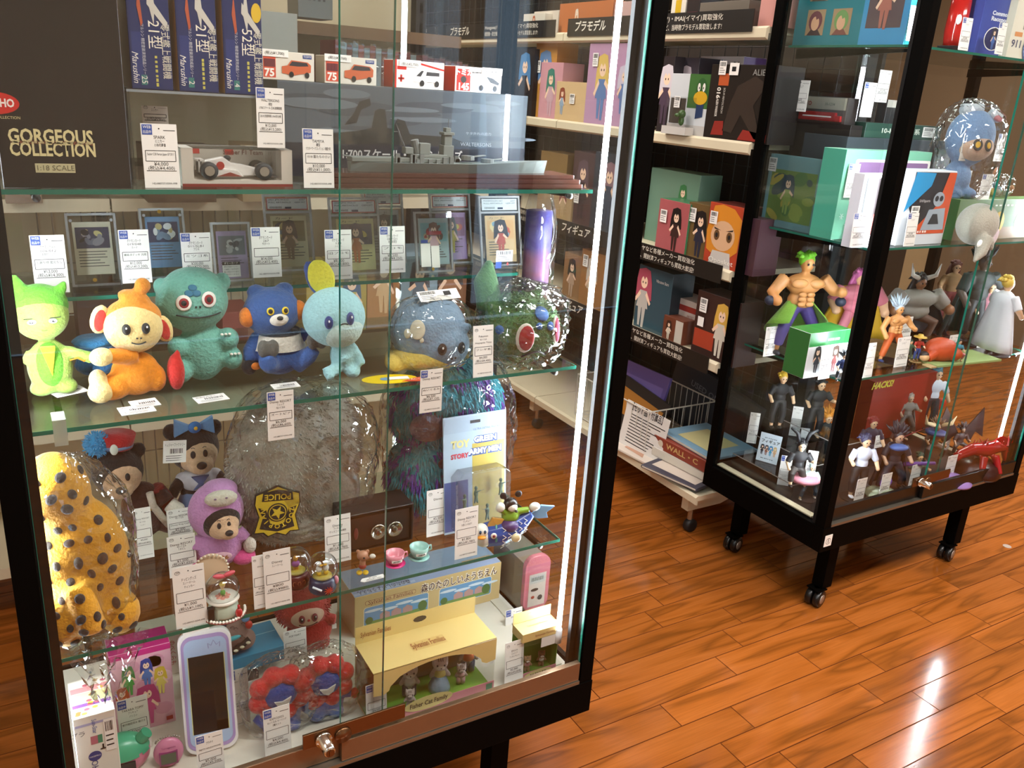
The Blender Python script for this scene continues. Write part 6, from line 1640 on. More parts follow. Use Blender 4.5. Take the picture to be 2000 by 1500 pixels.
# pair of red and blue key-ring plush in bags
for lab, cx, yb, s in (('red flower-shaped plush with blue face in clear bag, left of the pair', 548, 1418, 1.0), ('red flower-shaped plush with blue face in clear bag, nearer the door edge', 634, 1392, .95)):
    t, u, v = toy('keyring_plush', lab, cx, yb, ZF, .3, 'red and blue keyring plush'); u *= s; v *= s
    RR = PL('#c41f22'); BB = PL('#22489c')
    m_ = [E((42*math.cos(i*.785+.3), -6, 78+40*math.sin(i*.785+.3)), (20, 18, 19), u, v) for i in range(8)]
    soft('petal_ring', m_, RR, t, .003)
    hc, hr = (0, -6*u, 78*v), (36*u, 20*u, 30*v)
    f = soft('face', [(hc, hr)], BB, t, .003)
    MB().prism([(hc[0]-15*u, hc[1]-22*u, hc[2]-2*v), (hc[0]-8*u, hc[1]-22*u, hc[2]-13*v), (hc[0]+2*u, hc[1]-22.5*u, hc[2]-17*v), (hc[0]+12*u, hc[1]-22*u, hc[2]-11*v), (hc[0]+17*u, hc[1]-22*u, hc[2]+3*v), (hc[0], hc[1]-22.5*u, hc[2]-4*v)], (0, 3*u, 0)).put('smile_patch', SM('#d6d2ca'), f)
    soft('body', [E((0, 4, 24), (42, 26, 28), u, v), T_([(30, 0, 40), (54, -8, 40)], (12, 10), u, v), T_([(-28, 0, 34), (-46, -10, 24)], (14, 12), u, v), E((-18, -10, 8), (18, 18, 10), u, v), E((20, -10, 8), (18, 18, 10), u, v)], BB, t, .003)
    MB().ell((60*u, -10*u, 38*v), (9*u, 9*u, 11*v)).put('mitten', RR, t, True)
    m = MB()
    for i in range(16):
        a = math.pi*i/15; m.ell((40*u*math.cos(a), 8*u, (118+26*math.sin(a))*v), 1.9*u, None, 6, 4)
    m.put('ball_chain', M('#8d8a84', .3, 'metal', .9), t, True)['kind'] = 'stuff'
    bag(t, (0, 0, 74*v), (76*u, 42*u, 82*v), .014, FILM, int(cx), n=48, k=36, flat=.5)
# big beige playset box
t, w, h, d = carton('playset_box', 'large beige playset box with two landscape pictures and Japanese title', 'box', 692, 1300, 971, 1108, Y=1.335, d=.10, front='#c7ad78', side='#bfa981', top='#8ea0bd', hmax=None)
dz = t.location.z-ZF; t.location.z = ZF
for o in list(t.children): bpy.data.objects.remove(o)
h2 = onY(690, 1169, 1.335).z-ZF
m = MB(); bm_ = m.bm; v_ = [bm_.verts.new(q) for q in ((0, 0, 0), (w, 0, 0), (w, d, 0), (0, d, 0), (0, 0, h2), (w, 0, h2), (w, d, h2), (0, d, h2))]
for k, q in ((0, (0, 1, 5, 4)), (1, (1, 2, 6, 5)), (1, (3, 0, 4, 7)), (1, (2, 3, 7, 6)), (2, (4, 5, 6, 7)), (1, (3, 2, 1, 0))):
    f = bm_.faces.new([v_[i] for i in q]); f.material_index = k
m.put('carton', [M('#c7ad78', .4, 'print'), M('#cfc0a2', .4, 'print'), M('#8ea0bd', .4, 'print')], t, bevel=.001)
h = h2
MB().poly([(.002, .004, h+.0004), (w*.4, .004, h+.0004), (w*.4, .012, h+.0004), (.002, .012, h+.0004)]).put('top_band', M('#a9b6cb', .4, 'print'), t)
letter('森のたのしいようちえん', .016, INK, t, (w*.2, .012, h+.0008), rot=(0, 0, math.pi), width=w*.34)
MB().poly([(w*.76, .02, h+.0004), (w*.97, .02, h+.0004), (w*.97, .035, h+.0004), (w*.76, .035, h+.0004)]).put('top_plaque', M('#b5926a', .4, 'print'), t); letter('Sylvanian Families', .012, M('#7a3f2a', .4), t, (w*.865, .0275, h+.0008), rot=(0, 0, math.pi), width=w*.19)
def plaque(par, cx, cz, pw, ph, txt, y=-.0006, size=.012):
    MB().poly(rrect(cx-pw/2, cx+pw/2, cz-ph/2, cz+ph/2, ph*.35, y)).put('plaque_rim', M('#8a5a3c', .4, 'print'), par)
    MB().poly(rrect(cx-pw/2+.0008, cx+pw/2-.0008, cz-ph/2+.0008, cz+ph/2-.0008, ph*.33, y-.0002)).put('plaque', M('#cdb27e', .4, 'print'), par)
    ztext(par, txt, size, cx, cz, '#7a3f2a', width=pw*.88, y=y-.0004)
plaque(t, w*.23, h*.80, w*.33, h*.10, 'Sylvanian Families', size=.013)
ztext(t, '森のたのしいようちえん', .021, w*.70, h*.80, '#f0ead9', width=w*.54, bold=.0016, y=-.0005); ztext(t, '森のたのしいようちえん', .021, w*.70, h*.80, '#4a2f28', width=w*.54, bold=.0003, y=-.0008)
for x0, x1 in ((.06, .48), (.56, .93)):
    z0, z1 = h*.22, h*.68
    MB().poly(rrect(w*x0-.0015, w*x1+.0015, z0-.0015, z1+.0015, .006, -.0005)).put('picture_rim', M('#e0d6ba', .4, 'print'), t)
    m = MB(); y = -.0008
    m.poly(rrect(w*x0, w*x1, z0, z1, .005, y), 0)
    for i in range(4): m.poly(oval(w*(x0+.06+.1*i), z1-h*(.10+.05*(i % 2)), w*.06, h*.035, y-.0002-.00003*i, 12), 1)
    m.poly([(w*x0+.004, y-.0004, z0+.002), (w*x1-.004, y-.0004, z0+.002), (w*x1-.004, y-.0004, z0+h*.12), (w*x0+.004, y-.0004, z0+h*.10)], 2)
    for i in range(3): m.poly([(w*(x0+.10+.075*i), y-.0005, z0+h*.10), (w*(x0+.165+.075*i), y-.0005, z0+h*.10), (w*(x0+.165+.075*i), y-.0005, z0+h*.22), (w*(x0+.13+.075*i), y-.0005, z0+h*.29), (w*(x0+.10+.075*i), y-.0005, z0+h*.22)], 3)
    m.poly(oval(w*x1-.012, z0+h*.17, .010, h*.13, y-.0007, 14), 4); m.poly(oval(w*x0+.010, z0+h*.13, .008, h*.09, y-.0007, 14), 4)
    m.put('landscape_print', [M('#5f93bd', .4, 'print'), M('#c9d6dd', .4, 'print'), M('#6f8f4a', .4, 'print'), M('#b08a86', .4, 'print'), M('#4a6a34', .4, 'print')], t)
# fisher cat family window box
t = thing('doll_family_box', 'yellow arched window box of five grey cat dolls, front of floor level', 'box', (0, 0, 0))
P, w, h = place(728, 1424, 963, 1318, ZF); d = .085
t.location = (P.x, P.y, ZF); t['w'] = w
CARDY = M('#d9bd7a', .45, 'print'); PINK = M('#b8737c', .4, 'print')
MB().box(0, w, 0, d, 0, .002).box(0, w, d-.002, d, 0, h).put('carton', CARDY, t)
box('grass_base', M('#6f9a2e', .6, 'print'), .001, w-.001, .001, d-.002, .002, .004, t)
MB().box(0, w, -.001, .0, 0, h*.19).put('pink_front', PINK, t)
MB().box(0, .0015, 0, d, .002, h).box(w-.0015, w, 0, d, .002, h).put('side_window', WINDOW_PLASTIC, t)
MB().poly([(.002, d-.0026, .004), (w-.002, d-.0026, .004), (w-.002, d-.0026, h-.002), (.002, d-.0026, h-.002)]).put('backdrop_print', M('#6a5a45', .5, 'print'), t)
m = MB()
for i in range(7):
    for j in range(2): rect(m, w*(.04+.14*i), w*(.13+.14*i), h*(.34+.2*j), h*(.50+.2*j), d-.0030)
m.put('window_prints', M('#8f8a5c', .5, 'print'), t)
m = MB(); rect(m, .003, w-.003, h*.72, h*.98, d-.0034); m.put('tree_print', M('#3f4a34', .5, 'print'), t)
rf = MB(); rf.box(0, w, 0, d, h, h+.0015)
ar = [(0, -.001, h), (0, -.001, h*.60), (w*.08, -.001, h*.58), (w*.12, -.001, h*.63), (w*.13, -.001, h*.70)]
for i in range(1, 10):
    a = i/10; ar.append((w*(.13+.74*a), -.001, h*(.72+.23*math.sin(math.pi*a)**.6)))
ar += [(w*.87, -.001, h*.70), (w*.88, -.001, h*.63), (w*.92, -.001, h*.58), (w, -.001, h*.60), (w, -.001, h)]
up_, lo_ = [], []
n_ = len(ar)-1
for i in range(1, len(ar)-2):
    a, b = ar[i], ar[i+1]
    rf.poly([(a[0], -.001, h), (b[0], -.001, h), b, a]) if abs(a[0]-b[0]) > 1e-6 else None
rf.put('arched_header', CARDY, t)
MB().box(0, w, d-.001, d, h, h+.035).put('hang_flap', CARDY, t); MB().poly(oval(w*.52, h+.020, .013, .006, d-.0014, 10)).put('hang_hole', M('#3a352c', .5), t)
plaque_m = MB(); R0 = rotm(0, 0, 0)
pl = MB(); pl.poly([(w*.36, d*.30, h+.0018), (w*.64, d*.30, h+.0018), (w*.64, d*.58, h+.0018), (w*.36, d*.58, h+.0018)]).put('roof_plaque', M('#cfae6c', .4, 'print'), t)
letter('Sylvanian Families', .022, M('#8a3f2a', .4), t, (w*.5, d*.44, h+.0024), rot=(0, 0, 0), width=w*.27)
letter('Sylvanian Families', .015, M('#8a3f2a', .4), t, (w*.16, d-.0018, h+.018), width=w*.24)
MB().box(.001, w-.001, .0006, .0012, h*.1, h*.93).put('front_window', WINDOW_PLASTIC, t)
m = MB(); m.poly(oval(w*.44, h*.19, w*.20, h*.125, -.0016, 26)); m.put('name_oval', M('#c9b97a', .4, 'print'), t); m = MB(); 
ztext(t, 'Fisher Cat Family', .0135, w*.44, h*.19, '#4a3a26', width=w*.31, y=-.0022, bold=.0002); panel(t, w*.93, w*.985, h*.05, h*.16, '#2f6a4a', 'maker_mark', y=-.0014)
def cat_doll(label, par_loc, x, y, s, top, bottom, skirt=False, face='#b9aca2', grp='cat dolls in the window boxes', stripe=True):
    q = thing('cat_doll', label, 'doll', Vector(par_loc)+Vector((x, y, .0042)), -.3, grp)
    fur = M(face, .8, 'plush')
    soft('body', [((0, 0, s*.74), (s*.20, s*.17, s*.17)), ((0, 0, s*.42), (s*.14, s*.12, s*.22)), ('c', [(-s*.13, 0, s*.84), (-s*.17, 0, s*.99)], [s*.075, s*.012]), ('c', [(s*.13, 0, s*.84), (s*.17, 0, s*.99)], [s*.075, s*.012]), ('t', [(-s*.12, 0, s*.54), (-s*.24, -s*.06, s*.38)], [s*.06, s*.055]), ('t', [(s*.12, 0, s*.54), (s*.24, -s*.06, s*.38)], [s*.06, s*.055]), ('t', [(-s*.08, 0, s*.25), (-s*.09, -s*.03, s*.03)], [s*.075, s*.07]), ('t', [(s*.08, 0, s*.25), (s*.09, -s*.03, s*.03)], [s*.075, s*.07])], fur, q, s*.035, 2)
    MB().ell((0, -s*.14, s*.69), (s*.10, s*.06, s*.07)).put('muzzle', M('#d6cabb', .7, 'plush'), q, True)
    for dx in (-.085, .085): MB().ell((dx*s, -s*.152, s*.76), (s*.022, s*.015, s*.026), None, 8, 6).put('eye', INK, q, True)
    MB().ell((0, -s*.20, s*.715), (s*.018, s*.012, s*.013), None, 8, 6).put('nose', M('#3a2a28', .4), q, True)
    if stripe:
        m = MB()
        for dx in (-.05, 0, .05): m.tube([(dx*s, -s*.13, s*.86), (dx*s, -s*.06, s*.905)], s*.012, 5)
        m.put('forehead_stripes', M('#5d554f', .8), q)
    MB().ell((0, 0, s*.46), (s*.165, s*.14, s*.15)).put('top', M(top, .7, 'fabric'), q, True)
    if skirt: MB().lathe([(s*.27, s*.02), (s*.25, s*.12), (s*.14, s*.40)], n=18).put('skirt', M(bottom, .7, 'fabric'), q, True)
    elif bottom:
        for sx in (-1, 1): MB().tube([(sx*s*.08, 0, s*.34), (sx*s*.09, -s*.02, s*.06)], [s*.10, s*.085], 12).put('trouser_leg', M(bottom, .7, 'fabric'), q, True)
Lo = t.location
def cx_(px): return onY(px, 1330, Lo.y+.04).x-Lo.x
cat_doll('grey cat doll in dark suit trousers, left end of the family box', Lo, cx_(802), .045, .072, '#cfc7bd', '#35363c')
cat_doll('grey cat doll in a long blue patterned skirt, centre of the family box', Lo, cx_(858), .040, .075, '#d9c977', '#7f98a8', True)
cat_doll('small grey cat doll in pale pink, right of the skirted cat', Lo, cx_(897), .035, .046, '#cfa6a4', '#cfa6a4')
cat_doll('grey cat doll in orange jacket and blue jeans at right end', Lo, cx_(922), .06, .075, '#c96a3a', '#4f6478')
cat_doll('smallest grey cat doll leaning beside the yellow bag, front of family box', Lo, cx_(790), .016, .042, '#a39a92', None)
# small twin box
t, w, h, d = carton('doll_twin_box', 'small yellow-roofed green window box with two baby cat dolls', 'box', 1014, 1333, 1084, 1240, z=ZF, d=.035, front='#5d8a32', side='#5d8a32')
for o in list(t.children): bpy.data.objects.remove(o)
Gm = M('#5f8f34', .5, 'print')
MB().box(0, w, d-.002, d, 0, h).box(0, w, 0, d-.002, 0, .003).box(w-.0015, w, .0, d-.002, .003, h).put('green_tray', Gm, t)
MB().box(0, w, -.001, 0, 0, h*.16).put('pink_front', PINK, t); MB().poly(oval(w*.5, h*.1, w*.38, h*.07, -.0015, 18)).put('name_oval', M('#c9b97a', .4), t); dashes(t, w*.5, h*.1, w*.45, .003, '#5a4426', y=-.002)
MB().box(-.001, w+.001, -.0015, d, h*.83, h).put('yellow_roof', CARDY, t); MB().box(-.001, w+.001, d-.001, d, h, h+.022).put('hang_flap', CARDY, t)
MB().poly(oval(w*.5, h+.012, .010, .004, d-.0014, 10)).put('hang_hole', M('#8d867a', .5), t)
letter('Sylvanian Families', .007, M('#8a3f2a', .4), t, (w*.55, d*.5, h+.0006), rot=(0, 0, 0), width=w*.6); ztext(t, 'Sylvanian Families', .0065, w*.6, h*.91, '#8a3f2a', y=-.0021, width=w*.55)
MB().box(0, w, .0, .0006, h*.16, h*.83).put('front_window', WINDOW_PLASTIC, t); MB().box(w*.52, w*.92, -.0012, -.0006, h*.62, h*.82).put('price_sticker', CARD, t)
cat_doll('tan baby cat doll in pink nappy inside the small box', t.location, w*.33, d*.5, .036, '#cf8f98', None, face='#b5926a')
cat_doll('brown baby cat doll with white bib in the small box', t.location, w*.74, d*.55, .036, '#d6cfc0', None, face='#8a6242')
# tall pink-fronted box
t, w, h, d = carton('pink_toy_box', 'tall box with glossy pink rounded front and beige sides, right back', 'box', 1016, 1235, 1062, 1095, z=None, Y=1.27, d=.13, front='#d68390', side='#7f7264', top='#d8909a')
hh = t.location.z+h-ZF; t.location.z = ZF
for o in list(t.children): bpy.data.objects.remove(o)
box('carton', M('#8d8070', .45, 'print'), 0, w, .006, d, 0, hh-.01, t, .001)
MB().prism(rrect(-.001, w+.001, 0, hh+.006, w*.4, -.004), (0, .012, 0)).put('pink_front', M('#d87f8e', .2, 'lacquer'), t, bevel=.002)
panel(t, w*.16, w*.86, hh*.10, hh*.72, '#d9d2c8', 'label_panel', y=-.0046); panel(t, w*.2, w*.8, hh*.54, hh*.68, '#c4cccb', 'barcode_panel', y=-.005)
b = MB()
for i in range(10): rect(b, w*(.25+.05*i), w*(.27+.05*i), hh*.59, hh*.66, -.0054)
b.put('bar_print', INK, t)
m = MB(); m.poly(oval(w*.4, hh*.42, w*.16, hh*.03, -.0054, 12), 0); m.poly(oval(w*.35, hh*.28, w*.07, hh*.03, -.0054, 10), 1); m.poly(oval(w*.65, hh*.25, w*.10, hh*.05, -.0054, 10), 0); m.put('small_pictures', [M('#2a2426', .4), M('#b04a3a', .4)], t)
# egg toys
P = onz(246, 1512, ZF); u = mpp(P); 
t = thing('egg_toy', 'green and pink egg-shaped toy with a ribbed green knob, front edge', 'toy', (P.x, P.y+.02, ZF), -.1, 'egg-shaped pocket toys')
MB().ell((0, 0, 30*u), (50*u, 34*u, 42*u), None, 28, 20).put('pink_shell', M('#c9748c', .3, 'lacquer'), t, True)
m = MB().ell((0, 0, 30.6*u), (51.2*u, 35.2*u, 42.8*u), None, 40, 24)
bmesh.ops.delete(m.bm, geom=[f for f in m.bm.faces if f.calc_center_median().z < (34+7*((f.calc_center_median().x/u*.12) % 1))*u], context='FACES')
m.put('green_cap', M('#3fa07a', .3, 'lacquer'), t, True)
MB().tube([(34*u, -6*u, 60*u), (46*u, -8*u, 74*u)], 12*u, 14).put('knob', M('#3a9470', .35, 'lacquer'), t)
MB().box(-14*u, 22*u, -36*u, -33*u, 8*u, 34*u).put('dark_screen', M('#1c1a1c', .15, 'lacquer'), t)
P = onz(334, 1502, ZF)
t = thing('egg_toy', 'small pink egg-shaped toy with grey screen and bead chain', 'toy', (P.x, P.y+.012, ZF), -.1, 'egg-shaped pocket toys')
MB().ell((0, 0, 30*u), (28*u, 14*u, 34*u), None, 26, 18).put('shell', M('#cf7f9e', .3, 'lacquer'), t, True)
MB().box(-15*u, 13*u, -15*u, -11*u, 14*u, 38*u).put('screen', M('#59604e', .2, 'lacquer'), t); MB().box(-18*u, 16*u, -14.6*u, -10*u, 11*u, 41*u).put('screen_rim', M('#8f3a6a', .3, 'lacquer'), t)
letter('Tamagotchi', 6*u, M('#8f2a6a', .4), t, (0, -12.5*u, 50*u), width=26*u)
m = MB()
for i in range(14):
    a = math.pi*i/13; m.ell((-22*u*math.cos(a), 2*u, (56+10*math.sin(a))*u), 2.2*u, None, 6, 4)
m.put('bead_chain', M('#a8a49a', .3, 'metal', .9), t, True)['kind'] = 'stuff'
TF_ = lambda lab, xl, yb, xr, yt, pr, hd=('', '', ''), web=True, **k: T(lab, xl, yb, xr, yt, ZF if 'Y' not in k else None, web=web, head=hd, price=pr, rx=k.pop('rx', -.08), **k)
TF_('white price tag with blue stamp marked ¥7,000 before the pink girls box', 238, 1475, 297, 1377, 7000, ('TAKARA TOMY', 'プリキュア', 'パソコン', '動作確認済み 箱付き'))
TF_('white price tag marked ¥2,550 left of the brown patterned pig', 363, 1308, 414, 1215, 2550, ('UNIQLO TOMORROW', '', ''), web=False, Y=1.20)
TF_('grey-white price tag marked ¥3,400 before the red furry doll', 556, 1292, 600, 1238, 3400, ('POP MART', '', ''), web=False, Y=1.24)
TF_('white price tag marked ¥5,500 behind the toy tablet', 455, 1425, 490, 1318, 5500, ('KEY RING', '', ''), web=True, Y=1.19)
TF_('white price tag with blue stamp marked ¥5,000 standing on the toy tablet', 388, 1522, 440, 1446, 5000, ('プラチナ', '', 'PRETTY HOLIDAYPHONE'), Y=1.078)
TF_('white price tag with blue stamp marked ¥4,000 before the red flower plush', 519, 1488, 570, 1395, 4000, ('EXPO2025', 'ぬいぐるみ キーリング', '2種セット'))
TF_('white price tag with blue stamp marked ¥4,500 behind the lock bar', 716, 1424, 756, 1345, 4500, ('EPOCH', '', ''))
TF_('white price tag with blue stamp marked ¥3,800 behind the small twin box', 986, 1268, 1018, 1197, 3800, ('EPOCH', '', ''), Y=1.24)
TF_('white price tag marked ¥2,580 left of the small twin box', 985, 1345, 1021, 1262, 2580, ('EPOCH', 'シルバニア', 'フィギュアセット'), web=False)

# ================================================================ GOODS ON THE SHELVING BETWEEN THE CASES
RZ_ = -math.pi/2
def G(label, xl, yb, xr, yt, z, dx=.012, d=.09, front='#777777', side=None, name='figure_box', art_=None, sticker=None, win=None, rz=RZ_, group='boxed figures on the cream shelving', hmax=None, top=None):
    t, w, h, d = carton(name, label, 'box', xl, yb, xr, yt, X=GX+dx, d=d, front=front, side=side, rz=rz, group=group, hmax=hmax, top=top)
    h += t.location.z-z if False else 0
    t.location.z = z+.0003
    if win: panel(t, w*win[0], w*win[1], h*win[2], h*win[3], win[4], 'window_print', rough=.15)
    if art_:
        for a in (art_ if isinstance(art_, list) else [art_]): art(t, w*a[0], h*a[1], h*a[2], a[3], a[4], seed=int(xl+a[0]*10), y=-.0008)
    if sticker: barcode_label(t, w*sticker[0], h*sticker[1], min(.03, w*.28), min(.042, h*.25), y=-.004)
    t['d'] = d
    return t, w, h
z5, z4, z3, z2, z1 = 1.512, 1.222, .872, .600, .168
G('white box with yellow print at the top of the cream shelving', 1310, 25, 1338, -40, z5, front='#d9d2c2', win=(.3, .7, .1, .9, '#c9a52e'))
G('black and pink model box beside the white and yellow one', 1340, 29, 1364, -40, z5, front='#2c2524', win=(.1, .9, .1, .5, '#b5486a'))
G('big grey model kit bag on the top cream shelf', 1366, 22, 1462, -30, z5, front='#6f675c', side='#5c554b')
G('glossy pink pack at the near end of the top cream shelf', 1484, 18, 1524, -40, z5, front='#c98f86')
t, w, h = G('black figure box with pale haired print, left edge of the white shelf', 1281, 255, 1302, 108, z4, front='#2a2326', art_=(.5, .1, .8, '#cfc6cc', '#4a3a4a'))
t, w, h = G('dark window box with a grey figure print behind the duck pack', 1303, 252, 1349, 106, z4, dx=.05, front='#332c33', art_=(.5, .1, .8, '#a79aa0', '#5a4a5c'))
t, w, h = G('white box with purple haired print and Japanese title, at the back', 1352, 240, 1434, 88, z4, dx=.13, front='#cfc8cc', side='#6a4a82', art_=(.6, .2, .65, '#9a6aa0', '#b5a0c0'))
ztext(t, 'ソードアート・オンライン', .018, w*.36, h*.92, '#2f4a8c', width=w*.55, bold=.0004); ztext(t, '20', .03, w*.86, h*.88, '#3a3a2c', bold=.001)
t, w, h = G('clear figure pack with green headed duck captain and amiibo base', 1300, 262, 1378, 146, z4, dx=.008, front='#c9cdd0', side='#bfc2c4', name='figure_pack')
panel(t, w*.45, w, h*.45, h, '#3f6a34', 'leaf_print'); panel(t, 0, w, 0, h*.17, '#b9b5b0', 'grey_base_print', y=-.0006); panel(t, w*.04, w*.42, h*.18, h*.6, '#4a443e', 'dark_print', y=-.0005)
m = MB(); y = -.0012; cx, cz, s = w*.76, h*.62, h
m.poly(oval(cx, cz+s*.10, s*.14, s*.22, y, 18), 0); m.poly(oval(cx, cz+s*.0, s*.17, s*.11, y-.0004, 18), 1); m.poly(oval(cx-s*.06, cz+s*.17, s*.035, s*.07, y-.0006, 10), 2); m.poly(oval(cx+s*.06, cz+s*.17, s*.035, s*.07, y-.0006, 10), 2)
m.poly(oval(cx-s*.05, cz+s*.16, s*.012, s*.02, y-.0008, 8), 4); m.poly(oval(cx+s*.05, cz+s*.16, s*.012, s*.02, y-.0008, 8), 4); m.poly([(cx-s*.08, y-.0002, cz-s*.34), (cx+s*.10, y-.0002, cz-s*.30), (cx+s*.10, y-.0002, cz-s*.10), (cx-s*.08, y-.0002, cz-s*.10)], 3)
m.put('duck_print', [M('#2f5a2c', .4, 'print'), M('#cfa022', .4, 'print'), M('#e3dfd4', .4, 'print'), M('#27385c', .4, 'print'), INK], t)
ztext(t, 'amiibo', .018, w*.32, h*.09, '#1d1b1b', width=w*.26, bold=.0006); barcode_label(t, w*.14, h*.44, .026, .032, y=-.003)
q = MB().ell((w*.47, -.018, h*.34), (.012, .011, .012)).ell((w*.43, -.028, h*.32), (.010, .008, .006)).ell((w*.46, -.016, h*.23), (.009, .008, .014)).put('small_duck', M('#3a5a2a', .4, 'lacquer'), t, True)
MB().box(w*.1, w*.7, -.034, -.002, 0, h*.13).put('pack_base', M('#c2beb8', .4), t); MB().box(w*.12, w*.68, -.033, -.002, h*.13, h*.62).put('blister', WINDOW_PLASTIC, t)
t, w, h = G('big black monster figure box titled ALIENS with red base print', 1373, 265, 1498, 122, z4, dx=.004, d=.10, front='#211b18', side='#171311')
ztext(t, 'ALIENS', .022, w*.80, h*.90, '#9a9a94', width=w*.30); ztext(t, '016', .020, w*.16, h*.62, '#e3ded2', rot=(math.pi/2, math.pi/2, 0) if False else Matrix(rotm(0, math.pi/2, 0) @ rotm(math.pi/2)).to_euler(), bold=.0006)
R9 = (rotm(0, math.pi/2, 0) @ rotm(math.pi/2)).to_euler()
ztext(t, 'SCI-FI REVOLTECH', .010, w*.25, h*.52, '#d6d0c4', rot=R9, width=h*.34); ztext(t, 'ALIEN WARRIOR', .013, w*.16, h*.42, '#d6d0c4', rot=R9, width=h*.24, bold=.0003)
panel(t, w*.14, w*.30, h*.72, h*.88, '#b8562e', 'orange_patch')
m = MB(); y = -.0008
m.poly([(w*.12, y, h*.05), (w*.32, y, h*.06), (w*.30, y, h*.25), (w*.16, y, h*.24)], 0); m.poly([(w*.55, y, h*.02), (w*.97, y, h*.02), (w*.97, y, h*.12), (w*.62, y, h*.16)], 0)
m.poly([(w*.30, y, h*.12), (w*.45, y, h*.10), (w*.55, y, h*.35), (w*.80, y, h*.05), (w*.90, y, h*.04), (w*.72, y, h*.48), (w*.88, y, h*.75), (w*.70, y, h*.86), (w*.45, y, h*.72), (w*.36, y, h*.45)], 1)
m.put('creature_print', [M('#8e2a22', .4, 'print'), M('#3a302a', .25, 'print')], t)
barcode_label(t, w*.13, h*.86, .028, .036, y=-.003); MB().box(w*.30, w*.44, -.0036, -.003, h*.86, h*1.02).put('icon_sticker', CARD, t); MB().box(w*.34, w*.40, -.0042, -.0036, h*.91, h*.97).put('bag_icon', INK, t)
# inside view through the left case
for lab, xl, yb, xr, yt, z, dx, fr, ar, st in (
    ('black box with blue haired girl print, far along the white shelf', 1003, 232, 1036, 104, z4, .01, '#231f22', (.5, .05, .9, '#4f83b5', '#2a2426'), None),
    ('orange box with red and blue print behind the pink box', 1038, 236, 1078, 92, z4, .03, '#c08a3e', (.5, .1, .8, '#5f86b5', '#b5432e'), (.1, .6)),
    ('pale pink figure box with a green haired print', 1050, 232, 1092, 124, z4, .008, '#c9929c', (.5, .05, .85, '#2f7a6a', '#c4a0aa'), None),
    ('cream box with brown haired cat girl print and price sticker', 1082, 238, 1140, 163, z4, .004, '#d0b183', (.22, .15, .7, '#8a3f2a', '#8fa8bd'), (.5, .45)),
    ('tall lilac box with winged blonde figure print', 1139, 243, 1222, 88, z4, .002, '#b88fae', [(.36, .06, .82, '#d6b662', '#5f7fb0'), (.86, .15, .6, '#c9bfd0', '#5d78a8')], (.12, .72)),
    ('white model box with orange figure print on the top shelf', 1022, 45, 1064, 5, z5, .01, '#d6cdbd', (.5, .1, .8, '#b5603a', '#c9a052'), None),
    ('model box with red robot print on the top shelf', 1042, 46, 1090, 0, z5, .04, '#c9bdae', (.6, .1, .8, '#b5432e', '#8a4a3a'), None),
    ('large orange and white model box on the top shelf', 1092, 38, 1196, -20, z5, .01, '#b5693a', (.35, .2, .6, '#d6c8b5', '#c98a5a'), None),
    ('pink striped pack behind the bright lamp tube', 1198, 38, 1242, -20, z5, .01, '#c4a09a', None, None),
    ('brown kraft box on the second sign shelf', 1048, 425, 1098, 308, z3, .06, '#8a6f45', None, None),
    ('cream box with round picture in front of the kraft box', 1046, 432, 1112, 352, z3, .012, '#a58a62', (.75, .1, .7, '#7a3f36', '#b59a72'), None),
    ('dark purple figure box seen through the left case', 1110, 440, 1150, 300, z3, .02, '#4a3436', (.5, .1, .8, '#5f4a52', '#3a2c30'), (.2, .3)),
    ('dark blue figure box seen through the left case', 1150, 446, 1212, 296, z3, .02, '#2c3440', (.5, .1, .8, '#8a6a72', '#3a4658'), (.2, .4)),
    ('orange figure box with white haired print on the lower sign shelf', 1096, 585, 1128, 500, z2, .02, '#8f6a45', (.5, .05, .85, '#2c2622', '#b59a82'), None),
    ('brown and orange figure box with sticker on the lower sign shelf', 1128, 596, 1172, 490, z2, .012, '#9a6a3c', (.5, .05, .85, '#c9c0b5', '#c9b59a'), (.1, .7)),
    ('white box with black haired heads print on the lower sign shelf', 1172, 605, 1200, 530, z2, .012, '#c2b8a8', (.5, .05, .85, '#1d1a1a', '#d0c4b5'), None)):
    t, w, h = G(lab, xl, yb, xr, yt, z, dx, front=fr, art_=ar, sticker=st)
t, w, h = G('pale green and grey figure box at the left of the sign shelf', 1258, 462, 1350, 322, z3, .09, front='#6f8f7a', art_=(.7, .35, .5, '#3f7a4a', '#5a8a5a'))
t, w, h = G('red and pink figure box with long black haired print', 1280, 470, 1337, 372, z3, .012, front='#a8585a', side='#3f7a52', art_=(.62, .04, .85, '#1d1716', '#3a2420'), sticker=(.1, .55))
t, w, h = G('gold and black figure box with dark uniform print', 1336, 478, 1384, 372, z3, .020, front='#6a5230', art_=(.55, .04, .85, '#211a1a', '#2a2a3a', ), sticker=(.08, .66))
t, w, h = G('big orange haired chibi figure box lettered Qposket', 1374, 500, 1437, 380, z3, .006, front='#b5432a', side='#5a221c')
m = MB(); y = -.0008; cx = w*.5
m.poly([(w*.05, y, h*.25), (w*.0, y, h*.55), (w*.15, y, h*.95), (w*.40, y, h*.99), (w*.75, y, h*.95), (w*1.0, y, h*.80), (w*.98, y, h*.3), (w*.8, y, h*.2), (w*.2, y, h*.2)], 0); m.poly(oval(cx, h*.50, w*.36, h*.24, y-.0003, 20), 1)
for u_ in (-.18, .2): m.poly(oval(cx+w*u_, h*.50, w*.085, h*.085, y-.0006, 14), 2); m.poly(oval(cx+w*u_, h*.50, w*.04, h*.04, y-.0009, 10), 4)
